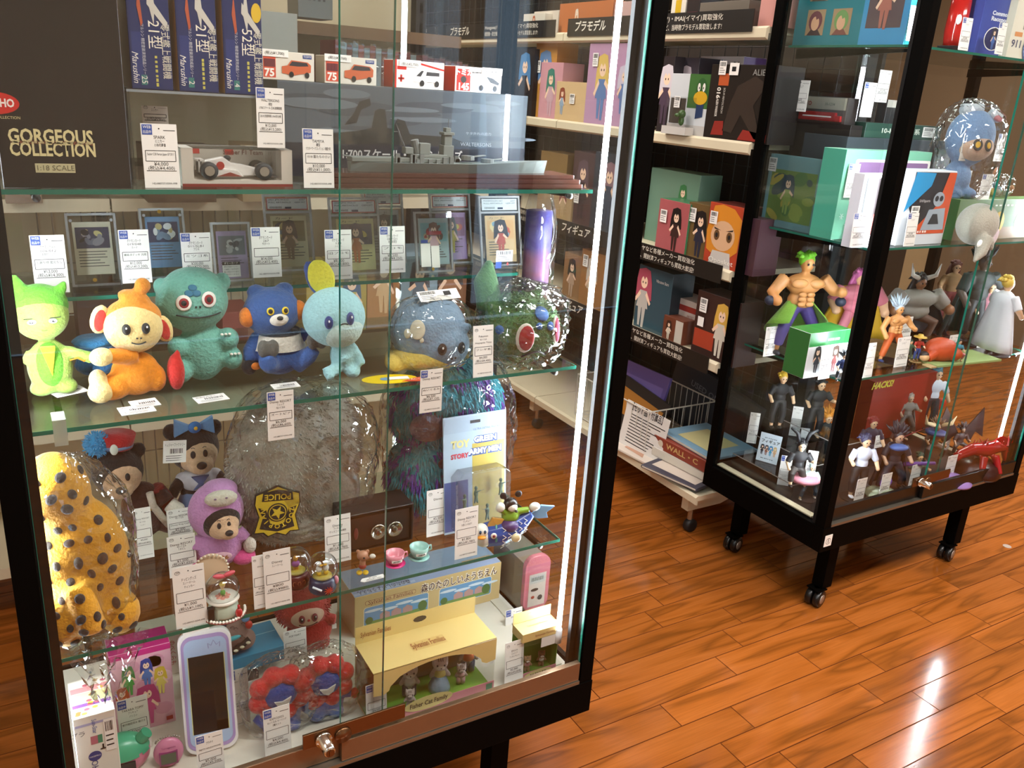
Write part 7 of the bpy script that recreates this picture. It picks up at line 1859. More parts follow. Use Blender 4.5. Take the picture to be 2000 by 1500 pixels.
m.poly([(cx-w*.28, y-.0009, h*.62), (cx-w*.06, y-.0009, h*.585), (cx-w*.26, y-.0009, h*.59)], 4); m.poly([(cx+w*.30, y-.0009, h*.63), (cx+w*.08, y-.0009, h*.585), (cx+w*.28, y-.0009, h*.60)], 4)
m.poly([(w*.15, y-.0003, 0), (w*.85, y-.0003, 0), (w*.78, y-.0003, h*.25), (w*.25, y-.0003, h*.25)], 3)
m.put('chibi_print', [M('#d6882a', .4, 'print'), M('#d9ad86', .4, 'print'), M('#6a4a2a', .4, 'print'), M('#c9c0b8', .4, 'print'), INK], t)
ztext(t, 'Qposket', .020, w*.55, h*.10, '#efe8dc', width=w*.75, y=-.003); barcode_label(t, w*.06, h*.66, .03, .036, y=-.003)
t, w, h = G('dark teal and gold box lying behind the front row', 1345, 430, 1437, 338, z3, .12, front='#2f4f48', win=(.05, .95, .1, .5, '#6a5a2e')); m = MB().poly(oval(w*.4, h*.78, w*.13, h*.16, -.0008, 16)).put('round_mark', M('#8a9a92', .4), t)
t, w, h = G('purple figure box at the near end of the sign shelf', 1440, 510, 1472, 400, z3, .006, front='#4a2c36', sticker=(.1, .6)); t, w, h = G('slim maroon box behind the purple box at the near end', 1446, 440, 1474, 338, z3, .10, front='#4a3436', sticker=(.2, .4))
t, w, h = G('blue-black figure box with pink haired fighter print', 1238, 622, 1302, 502, z2, .02, front='#2f4a55', side='#1f2a30', art_=(.2, .02, .95, '#a84a5c', '#b5b0a8')); ztext(t, 'Vibration Stars', .014, w*.72, h*.82, '#cfc8c0', width=w*.36)
t, w, h = G('white and red figure box behind the small brown one', 1292, 652, 1358, 576, z2, .06, front='#b5a59a', win=(.05, .95, .72, .86, '#8a2f28')); ztext(t, 'ARTIST', .010, w*.75, h*.62, '#7a3028')
t, w, h = G('small brown and white figure box in front', 1294, 644, 1332, 598, z2, .012, front='#6a3a28', win=(.62, .98, .05, .95, '#c4bcb0')); art(t, w*.3, h*.05, h*.8, '#3a241c', '#d0c4b0', y=-.0008)
t, w, h = G('red and black figure box with white caped swordsman print', 1350, 672, 1432, 552, z2, .008, front='#3a2420', side='#2a1a18', art_=(.62, .06, .85, '#d6a84a', '#d0c8b8'), sticker=(.1, .68)); panel(t, w*.03, w*.5, h*.12, h*.4, '#a8402a', 'flame_print'); MB().box(w*.1, w*.24, -.0045, -.004, h*.45, h*.6).put('icon_sticker', CARD, t)
# bottom shelf: basket, papers and magazines
t = thing('wire_basket', 'white wire basket of papers on the bottom cream shelf', 'basket', (GX+.03, G1Y+.31, z1+.002))
wb, lb, hb = .30, .42, .16
m = MB()
for z in (.004, hb): m.tube([(0, 0, z), (wb, 0, z), (wb, lb, z), (0, lb, z), (0, 0, z)], .0028, 6)
m.put('rim', M('#c9c2b4', .35, 'lacquer'), t)
m = MB()
for i in range(15):
    y = lb*i/14; m.tube([(0, y, hb), (0, y, .004), (wb, y, .004), (wb, y, hb)], .0014, 5)
for i in range(9):
    x = wb*i/8; m.tube([(x, 0, hb), (x, 0, .004), (x, lb, .004), (x, lb, hb)], .0014, 5)
m.put('wires', M('#c9c2b4', .35, 'lacquer'), t)['kind'] = 'stuff'
def sheet(name, label, cat, loc, w, h, th, col, rot, txt=None, col2=None, group=None, pages=False):
    t = bpy.data.objects.new(name, None); COL.objects.link(t); t.location = loc; t.rotation_euler = rot; tag(t, label, cat, group)
    MB().box(0, w, 0, th, 0, h).put('cover', M(col, .35, 'print'), t, bevel=.0006, seg=1)
    if txt == 'USED ONE': ztext(t, txt, .03, w*.42, h*.72, '#77777c', width=w*.38, bold=.0004); txt = None
    if pages: MB().box(.002, w+.0006, .003, th-.003, .002, h-.002).put('pages', M('#d6cfc0', .7), t)
    if col2: panel(t, w*.06, w*.94, h*.30, h*.80, col2)
    if txt: ztext(t, txt, min(.03, h*.2), w*.5, h*.9 if not pages else h*.5, '#e9e2d2' if col != '#d6d2cc' else '#1a1a1c', width=w*.7, bold=.0004)
    return t
Q = lambda px, py, x: onX(px, py, GX+x)
sheet('clear_file', 'purple plastic file leaning in the wire basket', 'file', (GX+.12, G1Y+.70, z1+.02), .30, .22, .012, '#6a5a9a', (-.25, 0, RZ_+.05), None, '#7d6cae', 'files in the wire basket')
sheet('clear_file', 'orange and black file leaning in front of the purple file', 'file', (GX+.09, G1Y+.62, z1+.02), .26, .18, .010, '#2a2422', (-.35, .12, RZ_), None, '#a8702e', 'files in the wire basket')
sheet('model_bag', 'dark grey model bag lettered USED ONE behind the basket', 'pack', (GX+.345, G1Y+.60, z1+.02), .44, .24, .02, '#34343a', (-.08, .15, RZ_), 'USED ONE')
t = sheet('printed_sheet', 'white printed notice sheet standing before the wire basket', 'paper', (GX+.012, G1Y+.435, z1+.004), .20, .165, .002, '#d6d2cc', (-.12, .05, RZ_+.12), '【セット品・付属品】')
m = MB(); rect(m, .03, .19, .122, .125, -.0006)
for i in range(9): rect(m, .03, .03+.15*random.Random(i).uniform(.6, 1), .112-.011*i, .115-.011*i, -.0006)
m.put('printed_text', INK, t)
def lying(name, label, px, py, w, l, th, col, rz, z, txt=None, ink='#d9c89a', spine=None, group='magazines on the bottom shelf'):
    P = onX(px, py, GX+.02); t = thing(name, label, 'book', (GX+.0, P.y, z), rz, group)
    MB().box(0, w, 0, l, 0, th).put('cover', M(col, .35, 'print'), t, bevel=.0008, seg=1)
    MB().box(-.0004, .0, .004, l-.004, .0025, th-.0025).put('pages', M('#d6cfc0', .7), t) if not spine else None
    if txt: letter(txt, min(.05, w*.3), M(ink, .4, 'print'), t, (w*.55, l*.55, th+.0006), rot=(0, 0, RZ_), width=l*.6, bold=.001)
    return t
t = lying('magazine', 'white magazine with green E title lying at the shelf edge', 1318, 905, .20, .28, .008, '#cfc2b5', .10, z1+.002, None)
letter('E', .05, M('#3f7a72', .4), t, (.08, .10, .0088), rot=(0, 0, RZ_)); letter('でぃあ', .045, M('#2f6a72', .4), t, (.05, .03, .0088), rot=(0, 0, RZ_), bold=.001); MB().poly([(.02, .14, .0086), (.10, .20, .0086), (.10, .25, .0086), (.03, .24, .0086)]).put('cover_print', M('#b58a72', .4), t)
t = lying('magazine', 'dark blue edged magazine lying over the white one', 1372, 942, .19, .22, .010, '#3a3a4a', .22, z1+.0105, 'E でぃあ', '#8fc4b8'); MB().poly([(.02, .02, .0105), (.18, .02, .0105), (.18, .2, .0105), (.03, .2, .0105)]).put('cover_print', M('#cdbfb2', .4), t)
for o in [c for c in t.children if c.name.startswith('lettering')]: o.location.z += .0012
def pile(name, label, y0, w, l, th, col, z, dx, rz, txt=None, txtcol='#c9a56a'):
    t = thing(name, label, 'book', (GX+dx, G1Y+y0, z), rz, 'books stacked at the near end')
    MB().box(0, w, 0, l, 0, th).put('cover', M(col, .35, 'print'), t, bevel=.001, seg=1)
    if txt: letter(txt, th*.62, M(txtcol, .4), t, (-.0006, l*.5, th*.5), rot=(math.pi/2, 0, RZ_), width=min(l*.62, l*.09*len(txt)), bold=.0006)
    else: MB().box(-.0008, 0, .003, l-.003, .003, th-.003).put('pages', M('#d0c9bb', .7), t)
    return t
pile('book', 'white paperback under the thick red book', .02, .20, .26, .030, '#bfb6ac', z1+.022, .06, .10)
t = pile('book', 'thick red-brown hardback lettered WALL-E GUIDE on its spine', .015, .21, .27, .040, '#8a3c2c', z1+.0525, .055, .05, 'WALL・C')
MB().poly(oval(.0, 0, .012, .012, 0, 16)).put('round_mark', M('#d0c4b0', .4), t).matrix_local = Matrix.Translation((-.0009, .235, .02)) @ Matrix.Rotation(RZ_, 4, 'Z')
t['label'] = 'thick red-brown hardback with gold spine lettering and a round mark'
t = pile('picture_book', 'pale blue picture book resting on the thick red book', .03, .20, .25, .012, '#7fa0b5', z1+.0932, .06, -.02); MB().poly([(.03, .05, .0126), (.16, .05, .0126), (.16, .2, .0126), (.03, .2, .0126)]).put('cover_print', M('#c9bd8a', .4), t)

# ================================================================ GOODS ON THE SHELVING BEHIND THE LEFT CASE
def B2(label, xl, yb, xr, yt, z, Y, front, side=None, d=.08, name='boxed_toy', art_=None, group='goods on the beige shelving', sticker=None):
    t, w, h, d = carton(name, label, 'box', xl, yb, xr, yt, Y=Y, d=d, front=front, side=side, group=group)
    t.location.z = z+.0003
    if art_: art(t, w*art_[0], h*art_[1], h*art_[2], art_[3], art_[4], seed=int(xl), y=-.0008)
    if sticker: barcode_label(t, w*.6, h*.6, w*.3, h*.25)
    return t, w, h
zz = 1.285
for i in range(24):
    x0 = 655+i*11.2; c = ('#8f3f4a', '#8fa8b5', '#a85a62', '#7f9fb0', '#6f2f3a', '#93b0bd')[i*5 % 6]
    if 820 < x0 < 910: c = ('#6a2638', '#7a2f42')[i % 2]
    t, w, h = B2('comic book in clear sleeve, number %s of the row behind the toy car boxes' % ('one two three four five six seven eight nine ten eleven twelve thirteen fourteen fifteen sixteen seventeen eighteen nineteen twenty twenty-one twenty-two twenty-three twenty-four'.split()[i]), x0, 176, x0+10.6, 74+i*1.4+(i % 3)*3, zz, 2.03, c, c, .11, 'comic_book', None, 'comics in clear sleeves')
    MB().box(-.0004, w+.0004, -.0022, -.0018, 0, h+.004).put('clear_sleeve', FILM, t)
    if i == 8: ztext(t, 'COMIC', .012, w*.5, h*.6, '#d9b5b0', rot=(math.pi/2, math.pi/2, 0), width=.05)
t, w, h = B2('smoky grey display sleeve with dark lettering above the comics', 583, 70, 650, -10, 1.437, 2.0, '#6a706c', name='display_sleeve'); dashes(t, w*.5, h*.5, w*.7, .012, '#3a3e3c', n=5)
t, w, h = B2('tall white acrylic panel box left of the grey display sleeve', 500, 110, 582, -30, 1.30, 1.97, '#a9aca2', name='panel_box')
for lab, xl, yb, xr, yt, fr, ar in (('yellow and blue patterned figure box behind the blue bear', 600, 690, 655, 560, '#a8954a', None), ('yellow and blue patterned figure box behind the lizard feather', 658, 688, 715, 560, '#a3904a', (.5, .1, .8, '#3a5a7a', '#b5a85a')), ('orange brown box with big eyes print behind the seal', 716, 690, 778, 540, '#a5764a', (.5, .2, .7, '#5a3a2a', '#c9a57a')), ('pale blue bagged doll pack behind the seal', 780, 690, 850, 548, '#7f9aa8', (.5, .1, .8, '#2a2a30', '#5a6a78')), ('brown figure box beside the mossy ball plush', 852, 690, 905, 540, '#7a5238', (.4, .1, .8, '#2a1d18', '#9a6a4a')), ('dark brown crate behind the orange monkey', 160, 700, 262, 585, '#4f382c', None), ('maroon box behind the teal frog', 264, 700, 300, 590, '#5c3a34', None), ('reddish pouch behind the royal blue bear', 440, 745, 500, 690, '#8a4a42', None)):
    B2(lab, xl, yb, xr, yt, .70, 2.03, fr, None, .12, 'boxed_toy', ar)
for i, (xl, xr, fr) in enumerate(((30, 100, '#7a6048'), (300, 430, '#5c4632'), (480, 560, '#a08a66'))):
    B2(('brown carton seen behind the leftmost trading card', 'dark brown carton behind the purple dummy card', 'beige carton behind the graded slabs')[i], xl, 545, xr, 440, 1.03, 2.04, fr, None, .12, 'carton')

# ================================================================ RIGHT CASE
def fig(label, cx, yb, hpx, z, hair='#222222', top='#333333', legs='#333333', shoe='#1a1a1a', skin='#dcae86', face=.6, pose='stand', style='short', cape=None, muscle=1.0, name='anime_figure', back=0.0, bare=False, extra=None, base='#141312'):
    """painted figurine of no one in particular: one continuous body, clothing and hair on top, a disc base"""
    P = onz(cx, yb, z); P.z = z; H = solve_dir(P, (0, 0, 1), yb-hpx, 1)
    t = thing(name, label, 'figurine', P, -math.atan2(P.x, P.y)*face, 'painted figurines in the right case')
    s = H; k = muscle
    lift = .012*s
    hz = .90*s
    px = dict(stand=((-.07, 0), (.07, 0), (0, 0)), lunge=((-.20, -.05), (.22, .08), (0, .0)), kneel=((-.12, -.12), (.16, .10), (0, 0)), crouch=((-.18, -.10), (.18, -.04), (0, 0)))[pose]
    hip = {'stand': .50, 'lunge': .46, 'kneel': .30, 'crouch': .34}[pose]*s
    hz = hip+.40*s if pose != 'stand' else .90*s
    sh = hip+.27*s
    r = random.Random(int(cx*7+yb))
    def leg(i):
        (fx, fy) = px[i]; sx = -1 if i == 0 else 1
        kx = (fx*.6+sx*.05)*s; ky = (fy*.4-.05)*s if pose != 'stand' else -.01*s; kz = (hip+lift)*.52 if pose in ('stand', 'lunge') else (hip*.75 if i == 0 else .07*s)
        if pose == 'crouch': kz = hip*.85; kx = sx*.20*s; ky = -.14*s
        return [(sx*.055*s, 0, hip), (kx, ky, kz), (fx*s, fy*s+(.12*s if pose == 'kneel' and i == 1 else 0), lift+.03*s)]
    L0, L1 = leg(0), leg(1)
    a0 = r.uniform(-.6, .3); a1 = r.uniform(-.3, .7)
    A0 = [(-.12*s*k, 0, sh), (-.20*s*k, -.03*s, sh-.15*s+.05*s*a0), (-.19*s*k-.04*s*a0, -.12*s, sh-.22*s+.16*s*a0)]
    A1 = [(.12*s*k, 0, sh), (.20*s*k, -.03*s, sh-.15*s+.05*s*a1), (.20*s*k+.03*s*a1, -.12*s, sh-.22*s+.18*s*a1)]
    tor = [((0, 0, hip+.06*s), (.085*s*k, .06*s*k, .09*s)), ((0, 0, sh-.06*s), (.115*s*k, .07*s*k, .10*s))]
    head = ((0, -.01*s, hz), (.062*s, .066*s, .078*s))
    sk = M(skin, .45, 'plain'); vox = max(.0016, s*.016)
    soft('body', tor+[head, ('t', [(0, 0, sh), (0, -.005*s, hz-.04*s)], [.04*s, .032*s]), ('t', A0, [.042*s*k, .036*s*k, .028*s*k]), ('t', A1, [.042*s*k, .036*s*k, .028*s*k]), (A0[2], (.032*s*k, .032*s*k, .034*s*k)), (A1[2], (.032*s*k, .032*s*k, .034*s*k)), ('t', L0, [.055*s, .042*s, .028*s]), ('t', L1, [.055*s, .042*s, .028*s])], sk, t, vox, 2)
    g = 1.16
    if not bare: soft('jacket', [(c, tuple(q*g for q in rr_)) for c, rr_ in tor]+[('t', A0[:2], [.052*s*k, .046*s*k]), ('t', A1[:2], [.052*s*k, .046*s*k])], M(top, .6, 'plain'), t, vox, 2)
    else:
        for sx in (-1, 1): MB().ell((sx*.055*s*k, -.058*s*k, sh-.04*s), (.055*s*k, .03*s, .045*s)).put('chest_muscle', sk, t, True)
    if bare:
        for j in range(3):
            for sx in (-1, 1): MB().ell((sx*.026*s*k, -.062*s*k, hip+(.13-.045*j)*s), (.026*s*k, .018*s, .024*s)).put('belly_muscle', sk, t, True)
    soft('trousers', [((0, 0, hip+.01*s), (.095*s, .072*s, .06*s)), ('t', L0[:2]+[tuple(Vector(L0[1]).lerp(Vector(L0[2]), .7))], [.068*s, .056*s, .050*s]), ('t', L1[:2]+[tuple(Vector(L1[1]).lerp(Vector(L1[2]), .7))], [.068*s, .056*s, .050*s])], M(legs, .6, 'plain'), t, vox, 2)
    for L_ in (L0, L1): MB().ell((L_[2][0], L_[2][1]-.025*s, lift+.022*s), (.034*s, .062*s, .024*s)).put('shoe', M(shoe, .4, 'plain'), t, True)
    hm = M(hair, .5, 'plain'); hb = MB()
    hb.ell((0, .012*s, hz+.025*s), (.072*s, .074*s, .074*s))
    n = {'short': 16, 'spiky': 26, 'long': 14}[style]
    for i in range(n):
        a = 2*math.pi*i/n+r.uniform(-.2, .2); el = r.uniform(.15, 1.3)
        d = Vector((math.cos(a)*math.cos(el), math.sin(a)*math.cos(el)*.9+.15, math.sin(el)))
        if d.y < -.25 and d.z < .62: continue
        p = Vector((0, .012*s, hz+.025*s)); ln = (.05 if style != 'spiky' else .12)*s*r.uniform(.7, 1.2)
        hb.tube([p+d*.045*s, p+d*(.07*s+ln*.5), p+d*(.07*s+ln)+Vector((0, 0, (-.03 if style != 'spiky' else .03)*s))], [.030*s, .022*s, .003*s], 6)
    if style == 'long':
        for i in range(7):
            x = (-.06+.02*i)*s; hb.tube([(x, .03*s, hz+.04*s), (x*1.3, .075*s, hz-.1*s), (x*1.6, .08*s, hz-.26*s)], [.03*s, .03*s, .006*s], 6)
    hb.put('hair', hm, t, True)
    for sx in (-1, 1): MB().ell((sx*.024*s, -.070*s, hz+.002*s), (.011*s, .006*s, .012*s), None, 8, 6).put('eye', INK, t, True)
    if cape:
        m = MB(); rows = []
        for j in range(7):
            q = j/6; zz_ = sh+.02*s-(sh-.06*s)*q; wd = (.13+.16*q)*s*k
            rows.append([m.bm.verts.new((wd*math.sin(b), (.07+.10*q)*s*math.cos(b)+.02*s+.012*s*math.sin(b*9+q*3)*q, zz_)) for b in [(-1.75+3.5*i/16) for i in range(17)]])
        for a, b in zip(rows, rows[1:]):
            for i in range(16): m._f([a[i], a[i+1], b[i+1], b[i]])
        o = m.put('cape', M(cape, .65, 'plain'), t, True); md = o.modifiers.new('s', 'SOLIDIFY'); md.thickness = .008*s
    if base: MB().lathe([(.22*s, 0), (.22*s, lift*.8), (.20*s, lift)], n=26).put('disc_base', M(base, .3, 'lacquer'), t)
    if extra: extra(t, s, hip, sh, hz)
    return t
def BX(label, xl, yb, xr, yt, Y, z, d=.06, rz=0.0, X=None, **k):
    t, w, h, d = carton(k.pop('name', 'product_box'), label, 'box', xl, yb, xr, yt, Y=None if X else Y, X=X, d=d, rz=rz, **k)
    t.location.z = z+.0003
    return t, w, h
def TB(label, xl, yb, xr, yt, price, z=None, Y=None, X=None, web=True, rz=0, hd=('フィギュア', '', ''), rx=-.05): return T(label, xl, yb, xr, yt, z, Y, X, web, hd, price, rz, rx)
ZB1, ZB2, ZB3, ZB4 = 1.4703, 1.0103, .6723, .2925
# ---- top shelf
t, w, h = BX('teal and sky-blue card set box with four portrait cards, top shelf', 1548, 78, 1766, -60, None, ZB1, .05, RZ_, 1.812, front='#1f7a86', side='#176470')
panel(t, w*.62, w, 0, h, '#3f93c4', 'blue_half'); panel(t, w*.66, w*.95, h*.22, h*.96, '#5a4a4e', 'picture_print', y=-.0006)
art(t, w*.80, h*.2, h*.75, '#3a2c30', '#a8685a', seed=4, y=-.0012)
for i, (x, z, hr_, cl) in enumerate(((.20, .14, '#6a3442', '#3a2a30'), (.44, .14, '#6f9a5a', '#7a4a42'), (.20, .62, '#b56a42', '#5a4a3a'), (.44, .62, '#8a5a42', '#4a5a4a'))):
    m = MB(); q0, q1 = w*(x-.085), w*(x+.085); b0 = h*z; b1 = h*(z+.36); rect(m, q0, q1, b0, b1, -.0006); c = m.put('portrait_card', M('#a58a6a', .3, 'print'), t)
    m = MB(); xc = (q0+q1)/2; rr_ = (q1-q0)*.5
    m.poly(oval(xc, b0+(b1-b0)*.55, rr_*.75, (b1-b0)*.40, -.0010, 16), 0); m.poly(oval(xc, b0+(b1-b0)*.46, rr_*.45, (b1-b0)*.28, -.0013, 16), 1); m.poly([(xc-rr_*.8, -.0011, b0), (xc+rr_*.8, -.0011, b0), (xc+rr_*.4, -.0011, b0+(b1-b0)*.22), (xc-rr_*.4, -.0011, b0+(b1-b0)*.22)], 2)
    m.poly([(xc-rr_*.5, -.0016, b0+(b1-b0)*.56), (xc-rr_*.1, -.0016, b0+(b1-b0)*.82), (xc+rr_*.1, -.0016, b0+(b1-b0)*.60), (xc+rr_*.5, -.0016, b0+(b1-b0)*.7), (xc+rr_*.4, -.0016, b0+(b1-b0)*.88), (xc-rr_*.4, -.0016, b0+(b1-b0)*.88)], 0)
    m.put('portrait_print', [M(hr_, .4, 'print'), M('#d6a886', .4, 'print'), M(cl, .4, 'print')], c)
TB('white price tag marked ¥3,000 on the top shelf behind the corner post', 1769, 79, 1786, 10, 3000, Y=1.34)
t = thing('red_boot_figure', 'glossy red cylindrical toy with black foot on the top shelf', 'toy', onY(1862, 78, 1.42)*1); t.location.z = ZB1
u = mpp(t.location); MB().tube([(0, 0, 12*u), (0, 0, 40*u), (0, 0, 110*u)], [17*u, 20*u, 18*u], 20).put('red_body', M('#a01c18', .15, 'lacquer'), t, True); MB().box(-24*u, 20*u, -20*u, 16*u, 0, 14*u).put('foot', M('#1a1718', .3), t, bevel=.003); MB().ell((-20*u, -16*u, 60*u), (7*u, 4*u, 9*u)).put('white_patch', CARD, t, True)
TB('white price tag with blue stamp marked ¥2,000 before the red toy', 1871, 97, 1890, 33, 2000, Y=1.335)
t, w, h = BX('purple-blue figure box titled Common Raccoon', 1903, 100, 1968, -40, 1.38, ZB1, .08, front='#3f4f9a', side='#33407e')
ztext(t, 'Common', .013, w*.52, h*.62, '#d9dcea', width=w*.5, bold=.0006); ztext(t, 'Raccoon', .013, w*.52, h*.54, '#d9dcea', width=w*.5, bold=.0006); m = MB(); m.poly(oval(w*.45, h*.26, w*.27, h*.17, -.0004, 22)); m.put('white_ring', CARD, t); m = MB(); m.poly(oval(w*.45, h*.26, w*.25, h*.155, -.0007, 22)); m.put('dark_disc', M('#2a2f5a', .4, 'print'), t); art(t, w*.45, h*.10, h*.32, '#3a3a48', '#4f74b5', seed=6, y=-.0011)
TB('white price tag with blue stamp marked ¥4,200 before the purple-blue box', 1942, 105, 1957, 43, 4200, Y=1.335)
t, w, h = BX('white figure box numbered 911 with raccoon girl print', 1964, 111, 2052, -40, 1.36, ZB1, .08, front='#d6cdb8', side='#c9bfa8')
ztext(t, '911', .024, w*.16, h*.20, '#3a3a52', bold=.0006, width=w*.2); panel(t, w*.08, w*.24, h*.30, h*.36, '#c9813a', 'orange_mark'); panel(t, w*.22, w*.8, h*.4, h*.95, '#8f8a80', 'window_print', rough=.1); art(t, w*.5, h*.45, h*.5, '#c98a52', '#6a7a9a', seed=8, y=-.0012)
m = MB(); m.poly(oval(w*.62, h*.18, w*.32, h*.28, -.0014, 22)); m.put('round_print', M('#3f4f7a', .4, 'print'), t); art(t, w*.62, h*.0, h*.42, '#2c2c34', '#8fa5c4', seed=9, y=-.002)
# ---- second shelf
TG = (1483, 441)
t, w, h = BX('green and yellow album box numbered 01 in a clear case', 1484, 442, 1612, 306, None, ZB2, .02, RZ_, 1.815, front='#6f9aa0', side='#5a868c', name='album_box')
panel(t, w*.06, w*.74, h*.10, h*.80, '#6f8a4a', 'picture_print', y=-.0005); panel(t, w*.76, w*.99, h*.02, h*.97, '#a9ab86', 'beige_side', y=-.0005)
m = MB(); rg = random.Random(3)
for i in range(16): m.poly(oval(w*rg.uniform(.12, .68), h*rg.uniform(.16, .74), w*rg.uniform(.04, .12), h*rg.uniform(.04, .1), -.0007-.00002*i, 10, 0, rg.uniform(-1, 1)), i % 4)
m.put('leaf_print', [M('#8fa050', .4, 'print'), M('#b5a852', .4, 'print'), M('#4f7a4a', .4, 'print'), M('#3f5a5a', .4, 'print')], t)
art(t, w*.34, h*.2, h*.55, '#2f4a5a', '#8fa85a', seed=2, y=-.0014); ztext(t, '01', .026, w*.86, h*.80, '#5a6a5a'); barcode_label(t, w*.0, h*.76, .028, .036, y=-.003)
MB().box(-.003, w+.003, -.006, -.0045, 0, h+.003).put('clear_case', ACRYLIC, t)
P, w, h = place(1622, 468, 1786, 292, ZB2); P.z = ZB2
t, w, h, d = carton('mint_box', 'large mint green gift box with snowflakes and white framed picture', 'box', 1622, 468, 1786, 292, z=ZB2, d=.07, front='#7fc2a4', side='#4fae94', top='#9fd4bc')
m = MB(); m.poly(rrect(w*.12, w*1.0, h*.42, h*.90, .006, -.0006)); m.put('white_frame', CARD, t); m = MB(); m.poly(rrect(w*.15, w*.97, h*.45, h*.87, .005, -.0010)); m.put('picture_print', M('#8f6f9a', .4, 'print'), t)
m = MB()
for i in range(8): m.poly(oval(w*(.2+.09*i), h*(.55+.05*(i % 4)), w*.08, h*.05, -.0013-.00003*i, 10), i % 2)
m.put('sky_print', [M('#5f7fb0', .4, 'print'), M('#a87a98', .4, 'print')], t)
m = MB()
for cx, cz in ((.14, .17), (.07, .26), (.16, .27)):
    for i in range(6):
        a = i*math.pi/3; p = Vector((w*cx, -.0006, h*cz)); m.tube([p, p+Vector((.008*math.cos(a), 0, .008*math.sin(a)))], .0011, 4)
m.put('snowflake_print', M('#cfe6da', .4), t)
TB('white price tag with blue stamp marked ¥7,500 stuck on the mint box picture', 1647, 386, 1669, 320, 7500, Y=t.location.y-.006, rx=0)
t, w, h = BX('narrow white box with black and red title strip before the mint box', 1663, 477, 1718, 332, 1.345, ZB2, .03, front='#cfd2dc', name='slim_box'); panel(t, w*.12, w*.62, h*.30, h*.95, '#1c1516', 'black_strip'); dashes(t, w*.37, h*.64, h*.5, .012, '#c8302a', y=-.0008, n=9, vertical=True); m = MB(); m.poly([(w*.1, -.001, h*.1), (w*.45, -.001, h*.32), (w*.62, -.001, h*.5), (w*.6, -.001, h*.28), (w*.85, -.001, h*.2), (w*.5, -.001, h*.16)]); m.put('red_print', M('#b8302a', .4), t)
TB('white price tag with blue stamp marked ¥9,000 before the slim box', 1659, 483, 1686, 417, 9000, Y=1.328)
t, w, h = BX('large charcoal box with grass print carrying the model train boxes', 1628, 420, 1832, 224, 1.50, ZB2, .14, front='#3a4148', side='#30363c')
m = MB(); rg = random.Random(12)
for i in range(18):
    x = w*rg.uniform(.03, .97); s = rg.choice((-1, 1)); m.poly([(x, -.0006, h*.40), (x+.006, -.0006, h*.40), (x+s*rg.uniform(.01, .04), -.0006, h*rg.uniform(.55, .78))])
m.put('grass_print', M('#3f8f3f', .4), t); hT = ZB2+h
t, w, h = BX('black display board with faint red letter, leaning behind the album box', 1520, 420, 1626, 217, None, ZB2, .045, RZ_, 1.865, front='#1d1918', name='display_board'); ztext(t, 'A', .06, w*.42, h*.62, '#5a2420', slant=.2)
hB = ZB2+h
t, w, h = BX('clear topped train box with red locomotive, on the black display board', 1542, 219, 1652, 170, None, hB, .04, RZ_, 1.868, front='#4a4440', side='#3a3634', name='train_box')
panel(t, w*.02, w*.98, h*.52, h*.98, '#9a9484', 'label_strip'); ztext(t, 'KATO', .014, w*.28, h*.72, '#7a241f', y=-.0008, bold=.0006); ztext(t, '10-1234', .010, w*.7, h*.72, '#2a2a2a', y=-.0008)
m = MB().box(w*.22, w*.86, -.010, -.001, h*.08, h*.42).box(w*.86, w*.95, -.009, -.001, h*.08, h*.30); m.put('red_locomotive', M('#a8201e', .3, 'lacquer'), t, bevel=.002); MB().box(w*.3, w*.8, -.0106, -.010, h*.22, h*.27).put('white_stripe', CARD, t); MB().box(0, w, -.014, -.0125, 0, h).put('clear_lid', ACRYLIC, t)
TB('white price tag with blue stamp marked ¥6,600 left of the red train', 1538, 216, 1573, 156, 6600, X=1.85, rx=0, rz=RZ_)
t, w, h = BX('dark green train set box lettered E233 on the charcoal box', 1694, 233, 1842, 203, 1.505, hT, .09, front='#2c4a40', side='#23392f', name='train_box'); ztext(t, '10-H44 E233系', .016, w*.45, h*.5, '#c9d0c4', width=w*.5, bold=.0004); barcode_label(t, w*.74, h*.2, w*.16, h*.7)
t, w, h = BX('small black train accessory box standing on the green train box', 1733, 204, 1760, 155, 1.53, hT+.034, .03, front='#2a2826', name='train_box'); panel(t, 0, w, h*.7, h, '#c2beb4', 'label_strip')
TB('white price tag with blue stamp marked ¥12,500 standing before the green train box', 1678, 228, 1701, 160, 12500, Y=1.495, rx=0)
TB('white price tag marked ¥15,000 on top of the green train box', 1708, 199, 1731, 136, 15000, Y=1.51, rx=0, web=False)
# blue plush rabbit in bag
P = onY(1880, 316, 1.42); t = thing('plush_rabbit', 'pale blue plush rabbit with yellow centred eyes in a shiny bag', 'plush toy', P, -.5)
u = mpp(P); v = u/.97
RBL = PL('#6f8fb8'); hc, hr = (4*u, 0, 112*v), (46*u, 36*u, 52*v)
soft('body', [(hc, hr), E((-6, 0, 36), (28, 24, 34), u, v), T_([(-26, -8, 48), (-42, -16, 40)], (12, 10), u, v), E((-14, -14, 8), (18, 20, 13), u, v), E((18, -12, 10), (16, 18, 12), u, v)], RBL, t, .004)
for a, b in (((-26, 0, 160), (14, -4, 166)), ((30, 0, 158), (52, -4, 148))): soft('ear', [T_([a, b], (12, 9), u, v)], PL('#c9d0da'), t, .003)
MB().ell((44*u, -9*u, 150*v), (11*u, 4*u, 6*v), rotm(0, .4, 0)).put('ear_lining', PL('#c97f86'), t, True)
soft('face', [((8*u, -14*u, 96*v), (36*u, 28*u, 26*v))], PL('#c9a58e'), t, .003)
for dx in (-.32, .5): eye(t, (8*u, -14*u, 96*v), (36*u, 28*u, 26*v), (dx, -1, .2), 9*u, 11*v, white='#2a2420', iris='#d8a52a', k=.55, spark=False)
